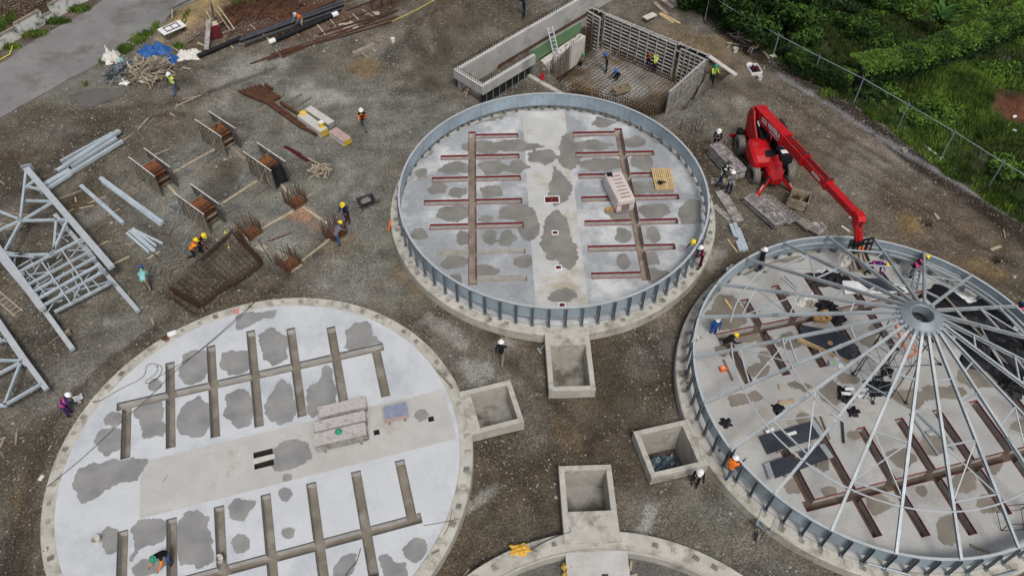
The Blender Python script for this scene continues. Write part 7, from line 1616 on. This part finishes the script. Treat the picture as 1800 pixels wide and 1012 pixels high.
# steel stock at the top
pi = [((350, 104, 425, 72), .16, 'black plastic pipe nearest the white tarpaulin', M_black), ((422, 76, 604, 12), .13, 'long dark pipe of the bundle, outer', M_dksteel), ((430, 70, 600, 8), .13, 'long dark pipe of the bundle, second', M_dksteel), ((432, 81, 600, 20), .1, 'long dark pipe of the bundle, inner', M_dksteel), ((484, 76, 585, 33), .17, 'black pipe with white capped ends beside the orange worker', M_black), ((440, 62, 570, 8), .09, 'thin rusty pipe above the dark bundle', M_rust), ((436, 66, 590, 4), .09, 'thinner rusty pipe beside it above the bundle', M_rust)]
for q, r, lab, m_ in pi:
    a, b = gp(q[0], q[1]), gp(q[2], q[3]); m = MB(); m.tube(a + Vector((0, 0, r + .08)), b + Vector((0, 0, r + .08)), r, None, 12)
    if 'capped' in lab:
        t = thing('pipe', lab, 'pipe', a); m.build('pipe_body', m_, t); d = (b - a).normalized()
        for e, s in ((a, -1), (b, 1)): m = MB(); m.tube(e + Vector((0, 0, r + .08)) - d * .02 * s, e + Vector((0, 0, r + .08)) + d * .45 * s, r * 1.06, None, 12); m.build('white_cap', M_white, t)
    else: tag(m.build('pipe', m_), lab, 'pipe', 'dark pipes stocked at the top')
for k, q in enumerate(((430, 84, 596, 22), (434, 82, 560, 36), (480, 100, 690, 24), (470, 108, 640, 48), (440, 114, 700, 30), (475, 98, 620, 52), (500, 96, 690, 40), (460, 106, 600, 62), (495, 103, 610, 58), (560, 62, 700, 20), (600, 42, 690, 6), (580, 48, 700, 2), (640, 45, 695, 22), (545, 25, 640, -5), (450, 64, 560, 22), (610, 20, 700, -12))):
    gbar('rebar_bundle', q, M_rust if k % 3 else M_rebar, .14 if k in (0, 8, 9) else .06, .06, 'long rusty bars laid at the top of the yard, row ' + ('one', 'two', 'three', 'four', 'five', 'six', 'seven', 'eight', 'nine', 'ten', 'eleven', 'twelve', 'thirteen', 'fourteen', 'fifteen', 'sixteen')[k] + ' counted downhill', 'rebar', 'rows of rusty bars at the top', dz=.05)
for k, q in enumerate(((482, 28, 492, 38), (513, 52, 526, 64), (557, 44, 572, 62), (463, 62, 474, 72), (484, 88, 496, 102), (498, 60, 503, 66), (440, 45, 452, 55), (576, 30, 590, 48), (636, 18, 656, 30), (394, 74, 400, 80), (406, 82, 411, 86), (414, 68, 418, 71), (620, 26, 630, 36))): gbar('sleeper', q, M_wood, .1, .08, 'pale sleeper under the steel at the top, ' + ('above the orange worker', 'below the capped pipe', 'near its right end', 'left of the worker', 'near its left end', 'in the middle', 'at the tangle', 'at the right end', 'by the rusty cage', 'first by the red cabinet', 'second by the red cabinet', 'third by the red cabinet', 'by the flat boards')[k], 'sleeper', 'sleepers under the steel at the top')
gbar('steel_beam', (621, 97, 659, 81), M_woodgrey, .3, .2, 'short brown beam lying on two sticks in the open', 'steel beam'); gbar('sleeper', (632, 92, 646, 101), M_wood, .1, .06, 'stick under the short brown beam, left', 'sleeper'); gbar('sleeper', (652, 84, 660, 92), M_wood, .1, .06, 'stick under the short brown beam, right', 'sleeper'); gbar('sleeper', (656, 71, 668, 77), M_woodgrey, .16, .08, 'short log beside the short brown beam', 'sleeper'); gbar('sleeper', (666, 66, 680, 69), M_woodgrey, .1, .06, 'thin log above the short brown beam', 'sleeper')
gbar('flat_board', (600, 48, 690, 14), M_ply, 1.5, .03, 'wide dusty plywood laid under the rusty bars', 'board', dz=-.04)
scrap('rebar_tangle', 'dark red tangle of rebar offcuts at the top', 470, 16, 70, 22, 170, 81, [M_rust, M_rebar, M_rust], .5, 2.0, .45, .03, M_rust); scrap('rebar_tangle', 'second rusty tangle at the top near the sand', 410, 30, 24, 20, 50, 82, [M_rust, M_rebar], .5, 1.6, .35, .03, M_rust)
t = thing('rebar_cage', 'rusty cage on legs at the top edge with an orange worker', 'rebar cage', gp(672, 12))
c = gp(672, 12)
for x in (-.7, 0, .7):
    for y in (-.5, .5): m = MB(); m.tube(c + Vector((x, y, 0)), c + Vector((x, y, 1.3)), .03, None, 6); m.build('leg', M_rust, t)
for z in (.4, .8, 1.25):
    m = MB()
    for s in (-.5, .5): m.tube(c + Vector((-.8, s, z)), c + Vector((.9, s, z)), .022, None, 5)
    for s in (-.7, .0, .7): m.tube(c + Vector((s, -.5, z)), c + Vector((s, .5, z)), .022, None, 5)
    m.build('bar_layer', M_rust, t)
# red cabinet on a wooden stand
t = thing('mixing_stand', 'red cabinet in a wooden stand with a long grey board leaning on it', 'stand', gp(378, 70)); c = gp(380, 66)
m = MB(); m.box((c.x, c.y, c.z + .55), (.75, .6, .9), .5); m.build('cabinet', mat('dark_red_sheet', (.13, .02, .025), .6, 0, var=.3), t); m = MB(); m.box((c.x, c.y, c.z + 1.02), (.8, .5, .05), .5, .3); m.build('lid', M_ply, t)
m = MB(); m.bar(gp(364, 90) + Vector((0, 0, .1)), site(367, 34, 1.5), .34, .07); m.build('leaning_board', M_formgrey, t); m = MB(); m.bar(site(374, 30, 1.2), site(371, 8, 1.5), .7, .08, (1, 0, 0)); m.build('dark_board', M_woodgrey, t)
for q in ((362, 20, 380, 50), (376, 14, 405, 54), (384, 12, 412, 52), (380, 44, 394, 36), (392, 58, 410, 52), (366, 42, 380, 28)): m = MB(); m.bar(site(q[0], q[1], .9), site(q[2], q[3], .3), .09, .06); m.build('rail', M_wood, t)
# white table upside down on the sand, tarpaulins
t = thing('white_table', 'white table top with a grey underframe lying on the sand heap', 'table', gp(307, 62), R(-46)); m = MB(); m.box((0, 0, .62), (1.0, 1.75, .05)); m.build('table_top', M_white, t, False)
for (x, y, w, d) in ((-.3, 0, .05, 1.1), (.3, 0, .05, 1.1), (0, -.5, .6, .05), (0, .5, .6, .05), (0, 0, .6, .04)): m = MB(); m.box((x, y, .67), (w, d, .05)); m.build('underframe', M_dksteel, t, False)
soft('tarpaulin', 'blue tarpaulin over the timber heap, upper part', 'tarpaulin', gp(275, 92), 2.3, 1.0, .75, M_blue, 91, .25, 18, 12); soft('tarpaulin', 'blue tarpaulin hanging down at the right of the timber heap', 'tarpaulin', gp(301, 107), .9, 1.0, .5, M_blue, 92, -.6); soft('tarpaulin', 'white tarpaulin bundle right of the blue one', 'tarpaulin', gp(333, 99), 1.7, 1.1, .55, M_sack, 93, .2, 18, 14); soft('white_sack', 'large white sack left of the timber heap by the road', 'sack', gp(196, 104), 1.2, 1.3, .9, M_sack, 94, .2, 16, 14)
soft('white_sack', 'small white sack with a teal cloth below the large one', 'sack', gp(211, 113), .6, .5, .35, M_white, 95); soft('white_sack', 'white bag at the foot of the timber heap, right', 'sack', gp(253, 142), .8, .5, .25, M_sack, 96); soft('white_sack', 'white bag at the foot of the timber heap, left', 'sack', gp(220, 146), .7, .5, .3, M_white, 97); soft('cloth', 'teal cloth on the small white sack', 'cloth', gp(214, 110) + Vector((0, 0, .2)), .35, .35, .2, CL['teal'], 98)
for k, (q, lab) in enumerate((((304, 87, 318, 95), 'board leaning out of the blue tarpaulin'), ((330, 78, 338, 72), 'pale plank on the sand by the white tarpaulin'), ((224, 74, 243, 62), 'log at the road edge below the sand'), ((300, 20, 345, -4), 'long thin pole along the road edge'), ((304, 36, 304, 20), 'thin post at the road edge'), ((268, 56, 280, 42), 'thin stick at the grass edge of the road'), ((322, 122, 336, 125), 'white stick on the mud right of the heap'), ((344, 66, 352, 60), 'short plank on the sand by the cabinet'), ((348, 78, 360, 84), 'pale block at the foot of the leaning board'))): gbar('plank', q, M_wood if k % 2 == 0 else M_woodgrey, .14, .07, lab, 'plank', dz=.1)
m = MB(); q = [gp(x, y) + Vector((0, 0, .5)) for x, y in ((690, 50), (735, 28), (787, 0), (830, -25))]; m.path(q, .018, 5); tag(m.build('barrier_tape', mat('yellow_tape', (.75, .65, .05), .6, 0)), 'yellow barrier tape strung over the earth heaps', 'barrier tape')
m = MB(); m.path([gp(0, 108) + Vector((0, 0, .1)), gp(18, 98) + Vector((0, 0, .1)), gp(26, 87) + Vector((0, 0, .3))], .03, 5); tag(m.build('barrier_tape', MATS['yellow_tape']), 'yellow tape end at the foot of the painted wall', 'barrier tape')
c = gp(1240, 225)
for k, (x, y) in enumerate(((1195, 230), (1222, 228), (1232, 235), (1213, 240), (1229, 222))): a = gp(x, y); m = MB(); m.tube(a, a + Vector((0, 0, .9)), .025, None, 5); tag(m.build('rebar_stake', M_rust), 'rusty stake behind the empty silo wall, ' + ('leftmost', 'second tallest', 'rightmost', 'front', 'back')[k], 'stake', 'rusty stakes behind the empty silo')
t = thing('form_box', 'small wooden box form on the near side of the pit', 'form box', site(1092, 160, F_ + .3), R(25))
for y in (-.25, .25): m = MB(); m.box((0, y, .2), (1.3, .06, .4)); m.build('box_side', M_wood, t, False)
for x in (-.6, 0, .6): m = MB(); m.box((x, 0, .2), (.05, .44, .3)); m.build('box_rung', M_wood, t, False)
# ------------------------------------------------------------------ vegetation, fence and the painted wall
def leafm(n, c, v=.35): return mat(n, c, .7, 0, var=v, scale=1.3, spec=.15)
GM = [leafm('grass_dark', (.045, .075, .016)), leafm('grass_mid', (.085, .14, .024)), leafm('grass_bright', (.15, .25, .036)), leafm('grass_dry', (.15, .135, .05))]
LM = [leafm('leaf_dark', (.016, .036, .010)), leafm('leaf_mid', (.04, .083, .016)), leafm('leaf_bright', (.10, .18, .028)), leafm('leaf_yellow', (.17, .16, .025))]
def blades(name, x, y, h, w, mi, seed, z0=None):
    q = np.random.RandomState(seed); n = len(x); z = ground_z(x, y) if z0 is None else z0
    a = q.rand(n) * 2 * PI; lean = h * (.2 + .6 * q.rand(n)); b = q.rand(n) * 2 * PI
    V = np.empty((n, 3, 3)); dx, dy = np.cos(a) * w / 2, np.sin(a) * w / 2
    V[:, 0] = np.stack([x - dx, y - dy, z - .03], -1); V[:, 1] = np.stack([x + dx, y + dy, z - .03], -1); V[:, 2] = np.stack([x + np.cos(b) * lean, y + np.sin(b) * lean, z + h], -1)
    return tri_mesh(name, V.reshape(-1, 3), np.arange(3 * n).reshape(-1, 3), GM, mi)
def leaves(P, size, mi, seed, mats_=None, name='foliage', parent=None, up=.6):
    q = np.random.RandomState(seed); n = len(P); d = q.normal(size=(n, 3)); d[:, 2] += up; d /= np.linalg.norm(d, axis=1)[:, None]
    t = np.cross(d, q.normal(size=(n, 3))); t /= np.linalg.norm(t, axis=1)[:, None]; b = np.cross(d, t); s = size * (.6 + .8 * q.rand(n))[:, None]
    V = np.stack([P - t * s, P - b * s * .45, P + t * s, P + b * s * .45], 1)
    o = tri_mesh(name, V.reshape(-1, 3), np.arange(4 * n).reshape(-1, 4), mats_ or LM, mi)
    if parent is not None:
        for v in (o,): v.data.transform(Matrix.Translation(-parent.location)); v.parent = parent
    return o
def pick(u, cuts): return np.searchsorted(np.array(cuts), u).astype(np.int32)
qg = np.random.RandomState(21); N = 700000
gx = qg.uniform(8, 62, N); gy = qg.uniform(18, 72, N)
k = in_poly(gx, gy, GRASS) & (fbm(gx, gy, .8) > .36); gx, gy = gx[k], gy[k]
# keep what the camera side of the meadow needs; thin it out with distance
dist = np.hypot(gx, gy); k = (np.abs(gx) < .70 * (gy * .64 + 20.4) + 3) & (qg.rand(len(gx)) < np.clip(1.25 - dist / 130, .3, 1)); gx, gy = gx[k], gy[k]
clay = site(1790, 195); k = np.hypot((gx - clay.x) / 2.2, (gy - clay.y) / 1.8) > 1; gx, gy = gx[k], gy[k]
bright = fbm(gx, gy, 4.5, 3); mound = np.exp(-(((gx - site(1680, 170).x) / 3.2) ** 2 + ((gy - site(1680, 170).y) / 3.0) ** 2)); edge = np.exp(-(poly_dist(gx, gy, GRASS) / 1.2) ** 2)
u = bright * .75 + mound * .55 + .25 * qg.rand(len(gx)) - .04 + .10 * edge
for px, py, r in ((1520, 120, 3.2), (1600, 145, 3), (1400, 60, 4.5), (1480, 60, 4.5), (1560, 60, 3)): c = site(px, py); u -= .35 * np.exp(-(np.hypot(gx - c.x, gy - c.y) / r) ** 2)
h = .10 + .22 * qg.rand(len(gx)) + .38 * mound + .10 * (bright > .55)
mi = pick(u, [.34, .52, .80]); mi[(qg.rand(len(mi)) < .05)] = 3
stuff(blades('grass', gx, gy, h, .05 + .04 * qg.rand(len(gx)), mi, 22))
def weed_patch(name, spots, seed, hmax=.35):
    X, Y = [], []; q = np.random.RandomState(seed)
    for px, py, rx, ry, n in spots:
        c = site(px, py); ex = abs(site(px + rx, py).x - c.x); ey = abs(site(px, py - ry).y - site(px, py + ry).y) / 2
        a = q.rand(n) * 2 * PI; r = np.sqrt(q.rand(n)) * (.6 + .4 * q.rand(n)); X.append(c.x + ex * r * np.cos(a)); Y.append(c.y + ey * r * np.sin(a))
    x = np.concatenate(X); y = np.concatenate(Y); return stuff(blades(name, x, y, .08 + hmax * q.rand(len(x)), .06 + .04 * q.rand(len(x)), pick(fbm(x, y, .8) + .3 * q.rand(len(x)) - .15, [.4, .62, .75]), seed + 1))
weed_patch('tall_grass', ((1690, 165, 46, 42, 16000), (1730, 230, 40, 30, 5000), (1650, 140, 40, 22, 5000)), 35, .6)
weed_patch('verge_grass', ((1480, 163, 34, 14, 2600), (1545, 205, 30, 16, 2600), (1610, 245, 30, 18, 2600), (1680, 300, 34, 22, 3000), (1760, 350, 34, 22, 2600)), 37, .3)
weed_patch('weeds', ((220, 88, 14, 10, 700), (245, 70, 16, 10, 500), (262, 62, 12, 6, 250), (275, 52, 8, 8, 200), (315, 84, 8, 5, 250), (180, 110, 6, 4, 80), (60, 62, 30, 7, 900), (100, 40, 30, 6, 900), (140, 18, 24, 7, 700), (20, 84, 20, 5, 400), (10, 40, 14, 20, 500), (450, 2, 40, 10, 500), (420, 5, 14, 20, 400), (790, 5, 20, 10, 150), (1450, 170, 20, 10, 200), (150, 150, 4, 3, 40), (330, 48, 6, 20, 120)), 31)
dl = np.random.RandomState(5); n = 5000; c0 = site(40, 20); lx = dl.normal(size=n) * 6 + c0.x; ly = dl.normal(size=n) * 3.2 + c0.y; k = (signed(lx, ly, ROAD) > 1.2) & (lx < -22); lx, ly = lx[k], ly[k]
stuff(leaves(np.stack([lx, ly, ground_z(lx, ly) + .04], -1), .09, pick(dl.rand(len(lx)), [.5, .8]), 6, [mat('dead_leaf', (.09, .05, .025), .9, 0), mat('dead_leaf_dark', (.05, .03, .018), .9, 0), mat('dead_leaf_pale', (.2, .14, .08), .9, 0)], 'leaf_litter', None, 2.0))

def canopy(name, label, cat, px, py, zc, rx, ry, rz, n, size, cuts, seed, trunk=True, group=None):
    base = site(px, py, zc); g = G(base); t = thing(name, label, cat, (base.x, base.y, g), group=group); q = np.random.RandomState(seed)
    lob = q.normal(size=(14, 3)) * np.array([rx, ry, rz]) * .5; rad = (.35 + .35 * q.rand(14))
    k = q.randint(0, 14, n); d = q.normal(size=(n, 3)); d /= np.linalg.norm(d, axis=1)[:, None]
    P = lob[k] + d * (rad[k] * (1 - .35 * q.rand(n) ** 2))[:, None] * np.array([rx, ry, rz]) * .75; P[:, 2] = np.maximum(P[:, 2] + zc, g + .05 + .2 * q.rand(n)); P[:, 0] += base.x; P[:, 1] += base.y
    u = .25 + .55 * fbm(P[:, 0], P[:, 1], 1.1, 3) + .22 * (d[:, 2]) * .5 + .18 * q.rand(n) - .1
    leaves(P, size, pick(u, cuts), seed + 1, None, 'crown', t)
    if trunk:
        m = MB(); b = Vector((base.x, base.y, g)); top = Vector((base.x + .2, base.y, zc)); m.tube(b - Vector((0, 0, .2)), top, .14 + rz * .03, .07, 8)
        m.build('trunk', M_bark, t)
        for i in range(5):
            e = Vector((base.x + lob[i][0], base.y + lob[i][1], max(g + .4, zc + lob[i][2]))); m = MB(); m.tube(b.lerp(top, .5 + .1 * i), e, .06, .025, 6); m.build('limb', M_bark, t)
    return t
M_bark = mat('bark', (.06, .045, .032), .95, 0, var=.35, scale=5, bump=.4)
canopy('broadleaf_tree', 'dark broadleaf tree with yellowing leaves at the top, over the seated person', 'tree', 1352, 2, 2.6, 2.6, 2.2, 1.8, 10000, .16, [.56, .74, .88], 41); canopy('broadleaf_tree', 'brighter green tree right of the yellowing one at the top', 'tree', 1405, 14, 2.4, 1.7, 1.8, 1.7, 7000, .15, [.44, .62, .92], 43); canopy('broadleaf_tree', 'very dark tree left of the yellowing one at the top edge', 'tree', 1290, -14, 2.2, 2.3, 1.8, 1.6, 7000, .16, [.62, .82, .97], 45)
BU = 'bushes beyond the fence'
for i, (px, py, z, rx, ry, rz, n, cu, lab) in enumerate(((1352, 30, .9, 1.7, 1.2, .9, 5000, [.62, .82, .97], 'dark bush behind the seated person'), (1402, 66, 1.0, 1.6, 1.2, 1.0, 5000, [.55, .74, .95], 'dark green bush where the vine fence begins'), (1455, 20, .9, 2.2, 1.8, .9, 5000, [.55, .74, .9], 'olive scrub at the top behind the vine fence, left'), (1505, 50, .7, 2.0, 1.5, .7, 4200, [.56, .73, .86], 'olive scrub in front of the banana plant'), (1545, 12, .8, 2.0, 1.6, .8, 4200, [.52, .7, .86], 'olive scrub at the top edge, middle'),
    (1600, 6, .7, 2.0, 1.3, .7, 3600, [.36, .54, .74], 'brighter scrub at the top edge left of the banana plant'), (1700, 12, .6, 2.2, 1.2, .6, 3600, [.34, .52, .72], 'brighter scrub at the top edge right of the banana plant'), (1560, 85, .5, 1.6, 1.0, .5, 2600, [.45, .65, .85], 'low brown green scrub behind the vine wall'), (1745, 120, .3, 1.4, 1.0, .4, 2200, [.34, .5, .9], 'low bush at the foot of the vine wall, right'), (1545, 165, .4, 1.5, 1.2, .5, 2600, [.42, .6, .93], 'low dark bush between fence and vine wall'), (1625, 200, .35, 1.6, 1.3, .45, 2600, [.36, .55, .93], 'low bush just behind the fence, middle'), (1770, 300, .4, 1.5, 1.2, .5, 2600, [.36, .55, .9], 'weedy bush at the right edge by the fence end'), (1235, 0, .8, 1.5, 1.0, .8, 3000, [.6, .8, .97], 'dark bush at the left end of the greenery'))):
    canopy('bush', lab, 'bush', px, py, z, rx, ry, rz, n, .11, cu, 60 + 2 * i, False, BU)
# vine covered wall
def vine_run(name, label, pts, top, width, n, seed, cuts, face=True, wallm=None, cat='vine wall'):
    P0 = [site(x, y, .25) for x, y in pts]; t = thing(name, label, cat, flat(P0[0], 0)); q = np.random.RandomState(seed); L = [0]
    for a, b in zip(P0[:-1], P0[1:]): L.append(L[-1] + (b - a).length)
    s = q.rand(n) * L[-1]; pos = np.empty((n, 3)); u = q.rand(n)
    for i in range(len(P0) - 1):
        k = (s >= L[i]) & (s <= L[i + 1]); a, b = np.array(P0[i]), np.array(P0[i + 1]); d = (b - a) / np.linalg.norm(b - a); nn = np.array([-d[1], d[0], 0]); f = ((s[k] - L[i]) / (L[i + 1] - L[i]))[:, None]; c = a + (b - a) * f
        w = q.normal(size=k.sum()) * width * .42; c = c + nn * (.55 if face else 0) * (u[k] >= .42)[:, None]; z = top + .28 * fbm(c[:, 0], c[:, 1], 1.3) - (w / width) ** 2 * .5 - .12 * q.rand(k.sum())
        if face:
            hang = u[k] < .42; drop = q.rand(k.sum()) ** 1.7 * (top - .1) * (.45 + .55 * fbm(c[:, 0] * 1.7, c[:, 1] * 1.7, .6)); z = np.where(hang, top - drop, z); w = np.where(hang, -(.16 + .16 * q.rand(k.sum())) * np.sign(nn[1] if abs(nn[1]) > .2 else 1), w)
        pos[k] = c + nn * w[:, None]; pos[k, 2] = z
        if wallm:
            m = MB(); m.bar(flat(a, top / 2 - .1), flat(b, top / 2 - .1), .2, top); m.build('wall_run', wallm, t)
    uu = .2 + .6 * fbm(pos[:, 0], pos[:, 1], .9, 3) + .25 * q.rand(n) - .1 - .42 * (pos[:, 2] < top - .45)  # leaves low on the face darker: its shade is put into leaf colour
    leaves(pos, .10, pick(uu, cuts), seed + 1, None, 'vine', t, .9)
    return t
M_oldwall = mat('mossy_wall', (.06, .055, .048), .95, 0, var=.4, scale=2, stain=(.02, .025, .015), stain_amt=.6)
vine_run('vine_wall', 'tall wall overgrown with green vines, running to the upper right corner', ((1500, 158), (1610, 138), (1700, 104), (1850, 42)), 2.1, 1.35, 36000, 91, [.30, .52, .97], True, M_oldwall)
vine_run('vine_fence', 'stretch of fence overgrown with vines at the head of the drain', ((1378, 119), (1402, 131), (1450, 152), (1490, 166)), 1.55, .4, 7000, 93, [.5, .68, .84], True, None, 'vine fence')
# banana plant
def banana():
    c = site(1640, 62, .55); t = thing('banana_plant', 'banana plant with long bright leaves behind the vine wall', 'banana plant', c); q = random.Random(6); src = None
    for k in range(30):
        L_ = q.uniform(.9, 1.55); a = q.uniform(0, 2 * PI); el = q.uniform(.45, 1.35)
        Mx = Matrix.Translation((q.uniform(-.45, .45), q.uniform(-.4, .4), q.uniform(.8, 1.5))) @ Matrix.Rotation(a, 4, 'Z') @ Matrix.Rotation(-el, 4, 'Y') @ Matrix.Scale(L_, 4)
        if src is None:
            m = MB(); n = 7
            for i in range(n + 1): f = i / n; w = .13 * math.sin(PI * min(1, f * .9 + .08)) ** .7; z = -.42 * f * f; m.v += [Vector((f, -w, z + .05)), Vector((f, 0, z)), Vector((f, w, z + .05))]
            for i in range(n): m.f += [(3 * i, 3 * i + 3, 3 * i + 4, 3 * i + 1), (3 * i + 1, 3 * i + 4, 3 * i + 5, 3 * i + 2)]; m.m += [0, 0]
            src = m.build('leaf', leafm('banana_leaf', (.045, .115, .024), .3), t, False, smooth=True); src.matrix_local = Mx
        else: piece('leaf', src, t, Mx)
    for k in range(5): m = MB(); x, y = q.uniform(-.3, .3), q.uniform(-.3, .3); m.tube((x, y, -.3), (x * 1.3, y * 1.3, .9), .09, .06, 8); m.build('stem', GM[1], t, False)
banana()
# chain link fence
def fence():
    F0 = [site(x, y, .35) for x, y in ((1240, 30), (1340, 94), (1446, 150), (1570, 214), (1697, 292), (1830, 378))]; t = thing('chain_link_fence', 'chain link fence with a pale top rail along the grass verge', 'fence', F0[0]); H_ = 1.95
    L = [0]
    for a, b in zip(F0[:-1], F0[1:]): L.append(L[-1] + (b - a).length)
    def at(s):
        s = min(max(s, 0), L[-1])
        for i in range(len(F0) - 1):
            if s <= L[i + 1] + 1e-6: p = F0[i].lerp(F0[i + 1], (s - L[i]) / (L[i + 1] - L[i])); return Vector((p.x, p.y, G(p)))
    n = int(L[-1] / 3.1)
    for k in range(n + 1): p = at(L[-1] * k / n); m = MB(); m.tube(p - Vector((0, 0, .2)), p + Vector((0, 0, H_ + .12)), .034, None, 8); m.tube(p + Vector((0, 0, H_ + .1)), p + Vector((-.22, -.18, H_ + .38)), .02, None, 5); m.build('fence_post', M_galv, t)
    for k in range(n): m = MB(); m.tube(at(L[-1] * k / n) + Vector((0, 0, H_)), at(L[-1] * (k + 1) / n) + Vector((0, 0, H_)), .022, None, 6); m.build('top_rail', M_galv, t)
    m = MB(); s = -H_
    while s < L[-1]:
        for d in (1, -1):
            a0, b0 = (s, s + H_) if d > 0 else (s + H_, s); lo, hi = min(max(a0, 0), L[-1]), min(max(b0, 0), L[-1])
            if abs(hi - lo) > .3: m.tube(at(lo) + Vector((0, 0, abs(lo - a0))), at(hi) + Vector((0, 0, H_ - abs(hi - b0))), .0022, None, 3, False)
        s += .14
    stuff(m.build('chain_mesh', M_dksteel, t)); return t
fence()
# painted wall at the upper left
M_oldpaint = mat('mouldy_white_paint', (.60, .60, .56), .9, 0, var=.12, scale=1.2, fine=.1, stain=(.07, .065, .05), stain_amt=.42, stain_scale=1.7)
def painted_wall():
    t = thing('painted_wall', 'old white painted wall with mould stains at the upper left road edge', 'wall', on_ground(60, 55))
    for (x0, y0, x1, y1, h) in ((-40, 112, 36, 66, .85), (36.6, 65.4, 80, 41, 1.05), (80.4, 40.8, 95, 33, .55), (95.5, 32.6, 134, 11, 1.1), (134.5, 10.7, 200, -24, 1.0)):
        a, b = flat(on_ground(x0, y0), 0), flat(on_ground(x1, y1), 0); m = MB(); m.bar(flat(a, h / 2 - .1), flat(b, h / 2 - .1), .2, h + .2); m.build('wall_panel', M_oldpaint, t); m = MB(); m.bar(flat(a, h + .035), flat(b, h + .035), .26, .07); m.build('coping', M_brownconc, t)
M_brownconc = mat('brown_coping', (.22, .19, .15), .95, 0, var=.3, scale=3)
painted_wall()
for k, (x, y) in enumerate(((1724, 192), (1637, 163), (1640, 215))):
    c = gp(x if k == 0 else 1781, y if k == 0 else (207 if k == 1 else 232)); m = MB(); m.blob((c.x, c.y, c.z + .1), (.16, .1, .12), k, .3); tag(m.build('litter', M_white), ('white litter in the tall grass', 'white plastic jug on the red earth', 'pale scrap below the red earth')[k], 'litter')
